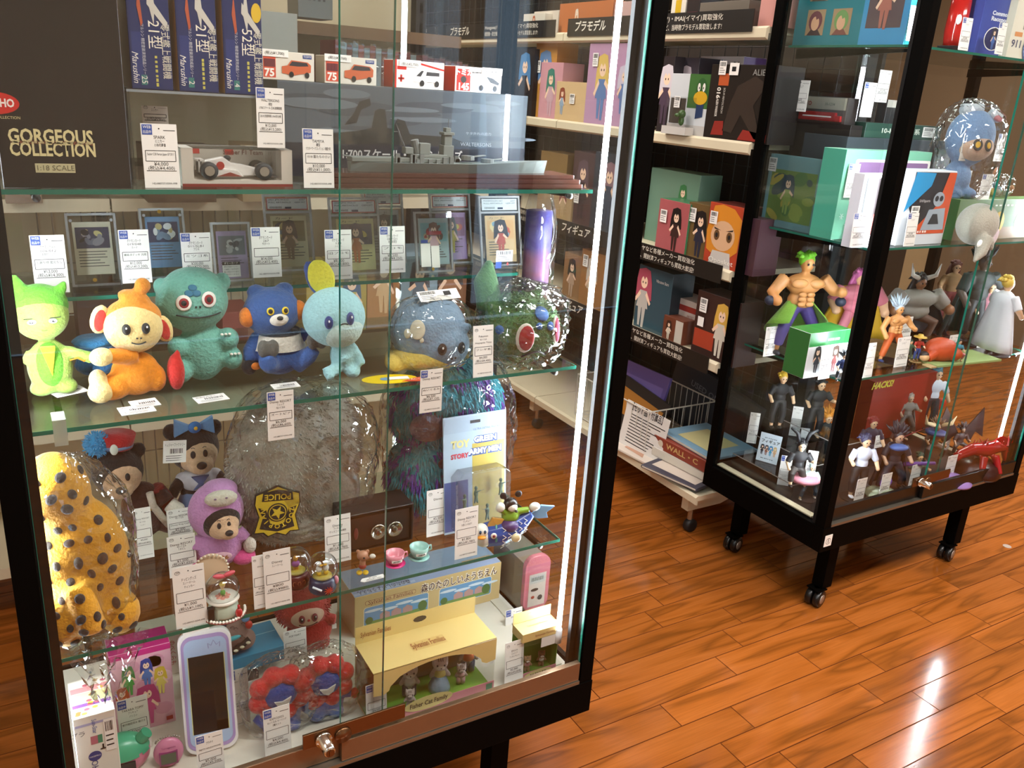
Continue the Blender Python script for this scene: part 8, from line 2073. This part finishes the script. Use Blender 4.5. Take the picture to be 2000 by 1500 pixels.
soft('boots', [E((-44, -18, 40), (13, 13, 14), u, v)], PL('#cfc9b8'), t, .003)
bag(t, (2*u, 0, 86*v), (68*u, 50*u, 96*v), .014, FILM2, 71, n=48, k=36, flat=.4)
t, w, h = BX('dark purple pack carrying the bagged rabbit', 1812, 396, 1902, 318, 1.45, ZB2, .10, front='#241f34', side='#1c1828', name='dark_pack'); P.z = ZB2+h
for o in SC.objects:
    if o.get('label') == 'pale blue plush rabbit with yellow centred eyes in a shiny bag': o.location.z = ZB2+h+.001
TB('white price tag with blue stamp marked ¥3,200 before the bagged rabbit', 1872, 314, 1891, 254, 3200, Y=1.40, rx=0)
TB('white price tag with blue stamp marked ¥2,800 right of the bagged rabbit', 1939, 315, 1957, 261, 2800, Y=1.42, rx=0)
# hero figure box
t, w, h = BX('white, black and orange hero figure box with silver armoured print', 1748, 480, 1838, 333, 1.345, ZB2, .06, front='#d0d3d8', side='#c9ccd4')
m = MB(); y = -.0005
m.poly([(w*.12, y, h*.98), (w*.98, y, h*.98), (w*.98, y, h*.25), (w*.35, y, h*.22), (w*.12, y, h*.5)], 0)
m.poly([(w*.02, y-.0003, h*.45), (w*.14, y-.0003, h*.98), (w*.55, y-.0003, h*.97), (w*.50, y-.0003, h*.80)], 1)
m.poly([(w*.30, y-.0003, h*.15), (w*.98, y-.0003, h*.15), (w*1.0, y-.0003, h*.98), (w*.84, y-.0003, h*.98), (w*.72, y-.0003, h*.55), (w*.32, y-.0003, h*.22)], 2)
m.poly(oval(w*.72, h*.62, w*.12, h*.10, y-.0007, 16), 3); m.poly([(w*.45, y-.0006, h*.20), (w*.95, y-.0006, h*.20), (w*.90, y-.0006, h*.5), (w*.55, y-.0006, h*.48)], 3); m.poly(oval(w*.67, h*.63, w*.04, h*.04, y-.0010, 10), 0); m.poly(oval(w*.77, h*.63, w*.04, h*.04, y-.0010, 10), 0); m.poly([(w*.58, y-.0010, h*.28), (w*.82, y-.0010, h*.28), (w*.75, y-.0010, h*.42), (w*.65, y-.0010, h*.42)], 0)
m.put('hero_print', [M('#2a2c32', .3, 'print'), M('#2a8fc4', .3, 'print'), M('#c9502a', .3, 'print'), M('#9aa5b0', .3, 'print')], t)
ztext(t, 'S.H.Figuarts', .009, w*.42, h*.60, '#d6d6d6', y=-.0016); dashes(t, w*.42, h*.18, w*.36, .005, '#f0e0d4', y=-.0016); barcode_label(t, w*.16, h*.36, .032, .032, y=-.003)
TB('white price tag with blue stamp marked ¥5,800 before the hero box', 1764, 481, 1785, 417, 5800, Y=1.328)
# grey fossil plush hanging over the edge
P = onY(1872, 482, 1.332); u = mpp(P); t = thing('plush_skull', 'grey plush dinosaur skull with one white tooth hanging over the shelf edge', 'plush toy', (P.x, 1.318, ZB2), 0); GP = PL('#8b897c')
soft('skull', [E((4, -14, 42), (46, 34, 40), u, u), T_([(-6, -40, 22), (-20, -48, -6), (-38, -50, -22)], (16, 11, 3), u, u), T_([(16, -38, 14), (20, -44, -4)], (10, 4), u, u)], GP, t, .004)
MB().ell((-20*u, -44*u, 12*u), (11*u, 5*u, 7*u), rotm(0, -.6, 0)).put('tooth', SM('#dcdad2'), t, True); MB().ell((34*u, -34*u, 18*u), (8*u, 6*u, 20*u), rotm(0, .4, 0)).put('pink_lining', PL('#b5a8ae'), t, True)
t, w, h = BX('long green box with round animal pictures', 1856, 478, 2110, 398, 1.37, ZB2, .06, front='#5f7a4a', side='#3f6a3a', top='#6f8f5a'); panel(t, 0, w, 0, h*.3, '#8a6f4a', 'brown_band')
for i, c in enumerate(('#d9b34a', '#d0c8b8', '#b5a5bd', '#bcb0a4', '#a8a49a')):
    x = w*(.30+.16*i); m = MB(); m.poly(oval(x, h*.42, h*.24, h*.28, -.0008, 18)); a_ = m.put('animal_print', M(c, .4, 'print'), t); m = MB(); m.poly(oval(x, h*.46, h*.05, h*.06, -.0012, 10)); m.put('animal_face', M('#2a2422', .4), a_)
dashes(t, w*.45, h*.85, w*.4, .004, '#e3e0c9', n=14)
hA = ZB2+h
TB('white price tag with blue stamp marked ¥1,900 behind the hero box corner', 1862, 396, 1885, 333, 1900, Y=1.43, rx=0)
TB('white price tag with blue stamp marked ¥2,400 on the long green box', 1907, 397, 1929, 340, 2400, Y=1.375, rx=0)
P = onY(1955, 398, 1.40)
t = thing('charm_pouch', 'clear pouch of small animal charms with orange balloon tab, on the green box', 'pouch', (P.x-.02, P.y, hA+.0003)); m = MB(); rg = random.Random(8)
for i in range(9): m = MB().ell((rg.uniform(-.03, .06), rg.uniform(0, .02), rg.uniform(.008, .035)), (.008, .007, .009)); m.put('charm', M(('#c9b46a', '#a8a49a', '#b57a4a', '#8fa8b5')[i % 4], .5), t, True)
bag(t, (.015, .01, .032), (.06, .022, .032), .02, FILM, 90, n=30, k=18); MB().ell((-.045, 0, .068), (.010, .004, .014)).put('balloon_tab', M('#cf8a5c', .4), t, True)
# ---- third shelf: figurines
def sash(t, s, hip, sh, hz):
    m = MB(); rows = []
    for j in range(6):
        q = j/5; rows.append([m.bm.verts.new(((.10+.20*q)*s*math.sin(b), (.08+.14*q)*s*math.cos(b)+.01*s*math.sin(b*11), hip+.06*s-.36*s*q*(.35+.65*max(0, math.cos(b*.6)))+.03*s*math.sin(b*3))) for b in [(-2.5+5*i/22) for i in range(23)]])
    for a, b in zip(rows, rows[1:]):
        for i in range(22): m._f([a[i], a[i+1], b[i+1], b[i]])
    o = m.put('green_sash', M('#6f9a2a', .75, 'plush'), t, True); md = o.modifiers.new('s', 'SOLIDIFY'); md.thickness = .012*s
    for sx in (-1, 1): MB().ell((sx*.235*s*1.5, -.09*s, sh-.20*s), (.05*s, .05*s, .045*s)).put('wrist_band', M('#20263a', .5), t, True)
fig('big muscular bare-chested figure with green hair, green sash and purple trousers', 1545, 690, 205, ZB3, '#6fb52a', '#dcae86', '#4a3a7a', '#20222e', '#c4884f', .4, 'lunge', 'short', None, 1.55, bare=True, extra=sash, base=None)
fig('stout figure in yellow cloak and pink dotted dress behind the green box', 1655, 676, 155, ZB3, '#c4639a', '#c9707f', '#c4707f', '#a84a5a', '#d8a882', .4, 'lunge', 'long', '#cfa528', 1.7, base=None)
t, w, h, d = carton('green_toy_box', 'green and white figure box with dark figure prints', 'box', 1568, 740, 1646, 652, z=ZB3, d=.07, front='#d0d6d8', side='#2c622c', top='#2b7a33'); panel(t, 0, w, h*.70, h, '#28803a', 'green_band'); dashes(t, w*.6, h*.82, w*.3, .006, '#d9e0c4', y=-.0008); art(t, w*.25, h*.1, h*.6, '#2a2426', '#3a3a42', seed=3, y=-.001); art(t, w*.7, h*.05, h*.62, '#3a2a22', '#5a2a2a', seed=5, y=-.001)
TB('white price tag marked ¥3,600 at the muscular figure foot', 1490, 697, 1514, 640, 3600, ZB3, web=False)
TB('white price tag with blue stamp marked ¥2,300 before the green box', 1558, 718, 1580, 659, 2300, ZB3)
TB('white price tag marked ¥1,700 at the shelf corner', 1597, 742, 1619, 677, 1700, ZB3, web=False)
fig('small black spiky haired bust figure at the shelf corner', 1640, 742, 62, ZB3, '#1c1d22', '#2a3a6a', '#22252e', '#1a1a1a', '#d8b08c', .4, 'crouch', 'spiky', base=None)
fig('bare-chested figure with silver hair and orange trousers', 1735, 705, 118, ZB3, '#aebcc9', '#d8a878', '#b5521f', '#243a6a', '#c4884f', .3, 'lunge', 'spiky', None, 1.3, bare=True)
TB('white price tag marked ¥2,600 on the corner post side', 1684, 740, 1702, 672, 2600, Y=1.33, web=False)
TB('white price tag marked ¥2,700 below the silver haired figure', 1745, 718, 1770, 661, 2700, ZB3, web=False)
TB('white price tag marked ¥4,600 behind the straw hatted figure', 1758, 661, 1777, 621, 4600, Y=1.45, web=False)
fig('little straw hatted figure in a red vest', 1787, 706, 50, ZB3, '#c9a24a', '#b5352a', '#2f4a8a', '#8a6a4a', '#dcb08a', .3, 'stand', 'short', base='#b59a6a', extra=lambda t, s, hip, sh, hz: MB().lathe([(.24*s, hz+.05*s), (.23*s, hz+.07*s), (.11*s, hz+.08*s), (.09*s, hz+.16*s)], n=20).put('straw_hat', M('#cfa545', .6), t, True))
fig('tiny dark green coated figure beside the straw hat figure', 1772, 706, 42, ZB3, '#1f3a2a', '#2a4a34', '#2a3a30', base=None)
P = onz(1838, 708, ZB3); u = mpp(P); t = thing('kneeling_figure', 'orange robed figure bowing down on a green board', 'figurine', (P.x, P.y+.01, ZB3+.0065), -.4)
soft('robe', [E((0, 0, 20), (34, 24, 24), u, u), T_([(-10, -6, 20), (-34, -14, 6)], (14, 9), u, u), E((22, -4, 14), (20, 20, 14), u, u)], M('#b8441c', .5), t, .002, 3); MB().ell((-40*u, -14*u, 8*u), (9*u, 9*u, 8*u)).put('head', M('#d8a878', .5), t, True); MB().ell((-40*u, -12*u, 12*u), (9*u, 9*u, 7*u)).put('hair', M('#231d1a', .5), t, True)
tb = thing('green_board', 'pale green display board sticking out under the bowing figure', 'board', (P.x-.06, P.y-.03, ZB3), -.10); MB().box(0, .26, 0, .10, 0, .006).put('board', M('#93a86a', .5), tb, bevel=.001)
wd = thing('wooden_plinth', 'little wooden plinth under the straw hatted figure', 'plinth', (P.x-.085, P.y-.028, ZB3+.0003), -.1); MB().box(0, .02, 0, .03, 0, .004).put('plank', M('#b5986a', .6), wd)
fig('small kimono pair figure in blue and pink behind the ¥1,450 tag', 1866, 705, 50, ZB3+.0063, '#1f2730', '#2f8fa8', '#c4707a', '#c9a27a', '#dcb08a', .3, 'crouch', 'long', base=None)
TB('white price tag marked ¥1,450 on the green board', 1845, 714, 1864, 656, 1450, Y=1.335, web=False)
fig('tall dark hooded figure in a black-green cloak', 1885, 668, 172, ZB3, '#14181a', '#1a2422', '#161b1c', '#111111', '#5a4a40', .2, 'stand', 'spiky', '#1c2a28', 1.35)
fig('horned beast-man bust with black mane and furred white coat', 1772, 668, 158, ZB3, '#1d1a1c', '#8a8078', '#5a3a2a', '#2a2422', '#8a5a3a', .3, 'crouch', 'long', '#22222e', 1.9, extra=lambda t, s, hip, sh, hz: [MB().tube([(sx*.06*s, -.02*s, hz+.06*s), (sx*.16*s, -.04*s, hz+.10*s), (sx*.20*s, -.04*s, hz+.24*s)], [.03*s, .025*s, .004*s], 10).put('horn', M('#c9c4b8', .4), t, True) for sx in (-1, 1)])
fig('brown hatted figure with a price label behind the horned one', 1842, 632, 122, ZB3, '#5a2a24', '#b58a5a', '#8f3a3a', base=None, style='long')
fig('blond man figure in a long white coat, right end of shelf', 1935, 690, 150, ZB3, '#d6b24a', '#d4d4d8', '#9aa5c0', '#1d1f26', '#dcb08a', -1.2, 'stand', 'short', '#d4d4da', 1.1)
fig('slim figure in pink shirt behind the white coated man', 1910, 668, 118, ZB3, '#2a1f22', '#a8707a', '#7a8088', base=None, style='short')
TB('white price tag marked ¥3,900 before the white coated man', 1906, 686, 1926, 630, 3900, Y=1.40, web=False)
# ---- floor
# steps rise away from the left glass
t = thing('acrylic_steps', 'clear acrylic stepped stand in the left half of the lowest level', 'stand', (1.80, 1.42, ZB4))
for i, (x0, zt) in enumerate(((0, .045), (.085, .09), (.17, .135))):
    m = MB().box(x0, x0+.084, 0, .235, zt-.003, zt).box(x0, x0+.003, 0, .235, 0, zt-.003); m.put('step', ACRYLIC, t)
    MB().box(x0-.0004, x0, 0, .235, zt-.003, zt).box(x0, x0+.084, -.0004, 0, zt-.003, zt).put('step_edge', M('#8a8580', .3), t)
fig('blond boy figure in a black suit on the highest step', 1513, 836, 108, ZB4+.135, '#cfa52a', '#16161a', '#141417', '#111111', '#dcb48f', .5, 'stand', 'short', base=None)
fig('black suited figure with clenched fist near the back post', 1585, 852, 112, ZB4+.09, '#141316', '#151518', '#19191c', '#b5a25a', '#d6ae88', .5, 'stand', 'short', base='#121212')
t = thing('figure_sign', 'white acrylic sign card reading フィギュア with tiny figure pictures', 'sign', (0, 0, 0))
P, w, h = place(1475, 901, 1513, 824, X=1.83, rz=RZ_+.35); t.location = (P.x, P.y, ZB4+.0452); t.rotation_euler = (-.15, 0, RZ_+.45); h = .085; w = .062
MB().box(0, w, 0, .002, 0, h).put('card', M('#c9d6e0', .3, 'print'), t); ztext(t, 'フィギュア', .011, w*.52, h*.72, '#22252c', bold=.0003, y=-.0006); dashes(t, w*.52, h*.84, w*.6, .002, '#44505c'); dashes(t, w*.5, h*.12, w*.6, .002, '#44505c')
for i in range(4): art(t, w*(.2+.2*i), h*.24, h*.36, ('#22252c', '#3a3f4a', '#2f7fb0', '#b5a26a')[i], ('#2a2e38', '#8a5a4a', '#3f9ac4', '#c9a27a')[i], seed=i+40, y=-.0008)
TB('white price tag marked ¥1,650 on the clear step near the left post', 1457, 864, 1476, 806, 1650, X=1.89, web=False, rz=RZ_+.8)
TB('white price tag marked ¥2,150 behind the bunny eared figure', 1540, 850, 1560, 794, 2150, X=2.0, web=False, rz=RZ_+.8)
TB('white price tag marked ¥1,350 right of the bunny ears', 1558, 880, 1574, 836, 1350, X=1.99, web=False, rz=RZ_+.8)
TB('white price tag with blue stamp marked ¥2,050 before the bunny eared figure', 1516, 952, 1538, 890, 2050, X=1.84, rz=RZ_+.8)
TB('white price tag marked ¥1,250 left of the leaning figure', 1570, 930, 1590, 880, 1250, X=1.88, web=False, rz=RZ_+.8)
fig('bunny eared girl figure with raised arm and dark tights on pink cushion', 1552, 946, 108, ZB4+.0453, '#191a1f', '#1a1a1d', '#2f2824', '#1a1515', '#dfc19c', .6, 'kneel', 'short', base=None, extra=lambda t, s, hip, sh, hz: ([MB().tube([(sx*.05*s, 0, hz+.07*s), (sx*.10*s, .01*s, hz+.22*s), (sx*.22*s, .0, hz+.30*s)], [.03*s, .035*s, .02*s], 8).put('rabbit_ear', M('#15161a', .5), t, True) for sx in (-1, 1)], MB().ell((.18*s, .05*s, .09*s), (.26*s, .2*s, .09*s)).put('pink_cushion', M('#c4808e', .5), t, True)))
fig('black coated figure with spiky orange hair behind the corner post', 1601, 905, 98, ZB4, '#d0892a', '#1c2022', '#15181a', '#111111', '#d6ae88', .5, 'stand', 'spiky')
fig('leaning figure with pale green wrapped body before the corner post', 1575, 975, 72, ZB4, '#a9bcb5', '#a9c0b8', '#2a2f36', '#9a8f80', '#d6b48e', .5, 'lunge', 'short', base='#3a2c26')
t, w, h, d = carton('red_toy_box', 'red box with yellow lettering standing at the back', 'box', 1690, 838, 1812, 716, Y=1.62, d=.05, front='#7a1f18', side='#5c1812'); t.location.z = ZB4; ztext(t, 'HACKS!', .03, w*.12, h*.93, '#b5b02a', slant=.3, bold=.001)
for lab, cx, yb, hp, hr_, tp, lg, sk, ps, stl, cp in (
    ('figure with flame orange spiked hair at the back left', 1703, 838, 84, '#c96a3a', '#3a2a2a', '#3a3a42', '#d6a882', 'lunge', 'spiky', None),
    ('figure with half red half white hair in a dark tunic', 1690, 900, 106, '#8f2a2a', '#24263c', '#4a4e62', '#d6ae88', 'kneel', 'short', None),
    ('figure with navy hair in white shirt and black trousers, nearest the corner post', 1668, 972, 122, '#252b4a', '#c9cfe0', '#1a1613', '#d8b48e', 'stand', 'short', None),
    ('crouching figure in a dark hooded coat with blue scarf', 1732, 958, 122, '#1a1a26', '#22222e', '#22202c', '#b58f72', 'lunge', 'spiky', '#22222e'),
    ('figure with dark green curly hair raising a purple weapon', 1783, 950, 82, '#1f3a26', '#8a9a8a', '#2a2c2a', '#d8a878', 'kneel', 'short', None),
    ('horned brown armoured figure with blue collar', 1815, 898, 86, '#6a4a30', '#5a3420', '#3a2a22', '#8a5a34', 'crouch', 'spiky', None),
    ('grey caped figure bending at the back', 1762, 850, 84, '#8a8378', '#6a665e', '#4a4640', '#a88a6e', 'lunge', 'long', '#7a766c'),
    ('teal haired woman figure in a white top and black skirt', 1806, 838, 120, '#2f6a7a', '#c9d2dc', '#22252e', '#d6b08c', 'stand', 'short', None),
    ('white haired figure crouching with a red sword', 1745, 886, 66, '#c9c4bc', '#4a2a26', '#2f2a2a', '#d0a27e', 'crouch', 'short', None),
    ('dark winged figure beside the door glass edge', 1868, 888, 66, '#2a2426', '#2a2022', '#22201f', '#8a6a52', 'crouch', 'spiky', None)):
    def ex(t, s, hip, sh, hz, cx=cx):
        if cx == 1868:
            for sx in (-1, 1): MB().prism([(sx*.05*s, .08*s, sh), (sx*.55*s, .10*s, sh+.75*s), (sx*.70*s, .10*s, sh-.1*s), (sx*.45*s, .1*s, sh+.05*s), (sx*.35*s, .1*s, sh-.3*s)], (0, .03*s, 0)).put('wing', M('#1f1a1c', .4), t)
        if cx == 1815:
            for sx in (-1, 1): MB().tube([(sx*.08*s, 0, hz+.05*s), (sx*.28*s, -.03*s, hz+.10*s), (sx*.34*s, -.05*s, hz+.28*s)], [.05*s, .04*s, .005*s], 10).put('horn', M('#c9b48a', .3), t, True)
            MB().lathe([(.2*s, sh-.02*s), (.22*s, sh+.04*s), (.12*s, sh+.06*s)], n=20).put('blue_collar', M('#22386a', .5), t, True)
        if cx == 1783: MB().tube([(-.45*s, -.15*s, hip+.30*s), (.25*s, -.18*s, hip+.34*s)], [.05*s, .04*s], 10).put('purple_weapon', M('#5a2f82', .35), t, True)
        if cx == 1732: MB().ell((-.02*s, -.08*s, sh), (.14*s, .09*s, .05*s)).put('blue_scarf', M('#3a5a9a', .6), t, True)
        if cx == 1745: MB().tube([(.1*s, -.1*s, hip+.2*s), (.75*s, -.12*s, hip+.5*s)], [.02*s, .01*s], 6).put('red_sword', M('#8a1f22', .3), t)
        if cx == 1806: MB().ell((.2*s, .06*s, hip-.1*s), (.10*s, .05*s, .09*s)).put('red_fan', M('#b5281e', .4), t, True)
    fig(lab, cx, yb, hp, ZB4, hr_, tp, lg, '#c9c9cc' if cx == 1668 else '#1a1818', sk, .4, ps, stl, cp, extra=ex)
P = onz(1905, 925, ZB4); u = mpp(P); t = thing('dragon_figure', 'glossy red dragon figure sprawled over a round dark base', 'figurine', (P.x, P.y, ZB4), -.3)
RDG = M('#8f1418', .15, 'lacquer'); MB().lathe([(40*u, 0), (44*u, 8*u), (36*u, 26*u), (20*u, 34*u)], n=26).put('rock_base', M('#33150f', .3, 'lacquer'), t, True)
soft('dragon_body', [T_([(-56, -6, 44), (-30, -8, 56), (0, -4, 52), (30, 0, 56), (56, 4, 50), (62, 2, 24)], (9, 12, 15, 13, 8, 3), u, u), T_([(-10, -20, 44), (-20, -34, 16)], (8, 5), u, u), T_([(16, -18, 46), (22, -34, 14)], (8, 5), u, u), T_([(-56, -6, 44), (-64, -10, 36)], (10, 5), u, u)], RDG, t, .0022, 2)
m = MB(); rg = random.Random(14)
for i in range(14): x = rg.uniform(-30, 56); m.tube([(x*u, rg.uniform(-10, 6)*u, 58*u), ((x+rg.uniform(-8, 14))*u, rg.uniform(-14, 8)*u, rg.uniform(66, 80)*u)], [3*u, .5*u], 5)
m.put('spines', RDG, t)
MB().prism([(10*u, 2*u, 56*u), (50*u, 10*u, 74*u), (86*u, 10*u, 62*u), (60*u, 8*u, 52*u), (74*u, 8*u, 40*u), (40*u, 6*u, 46*u)], (0, 3*u, 0)).put('wing', RDG, t)
for lab, cx, yb, r_, c in (('clear and green slime-like base with a purple crest at front', 1722, 968, 34, '#8f967c'), ('lilac disc base behind the ¥2,900 tag', 1860, 942, 34, '#8a6fa8')):
    P = onz(cx, yb, ZB4); u = mpp(P); t = thing('effect_base', lab, 'figure base', P); t.location.z = ZB4
    MB().lathe([(r_*u, 0), (r_*1.02*u, 4*u), (r_*.7*u, 12*u), (r_*.3*u, 16*u)], n=26).put('base', M(c, .25, 'lacquer'), t, True)
    if c[1] == '8' and cx == 1722: MB().ell((4*u, 0, 28*u), (14*u, 9*u, 9*u), rotm(0, -.4, 0)).put('purple_crest', M('#5a2f92', .4), t, True); MB().ell((-14*u, -16*u, 12*u), (9*u, 7*u, 5*u)).put('green_eye', M('#2f5a32', .3), t, True)
for lab, xl, yb, xr, yt, pr in (
    ('white price tag marked ¥1,550 at the front edge right of the corner post', 1666, 983, 1685, 937, 1550), ('white price tag marked ¥2,450 in the middle of the front edge', 1715, 970, 1734, 927, 2450), ('white price tag marked ¥2,250 left of the lock cylinder', 1772, 956, 1791, 909, 2250),
    ('white price tag marked ¥2,900 just right of the door glass edge', 1839, 946, 1858, 892, 2900), ('white price tag marked ¥8,500 before the red dragon', 1893, 930, 1911, 883, 8500)):
    TB(lab, xl, yb, xr, yt, pr, Y=1.318, web=False, rx=0)
TB('white price tag marked ¥1,150 behind the dark hooded coat figure', 1707, 876, 1722, 852, 1150, Y=1.50, web=False); TB('white price tag marked ¥1,950 by the winged figure', 1838, 880, 1853, 850, 1950, Y=1.46, web=False)

# beige counter with dark opening beyond the right case
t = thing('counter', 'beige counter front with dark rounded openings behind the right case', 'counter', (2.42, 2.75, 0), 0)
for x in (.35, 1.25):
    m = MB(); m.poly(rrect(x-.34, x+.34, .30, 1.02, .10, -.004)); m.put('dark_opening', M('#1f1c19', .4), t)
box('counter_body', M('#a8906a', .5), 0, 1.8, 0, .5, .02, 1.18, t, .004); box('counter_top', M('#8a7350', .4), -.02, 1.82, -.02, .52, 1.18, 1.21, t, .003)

bpy.data.scenes.remove(TMP)
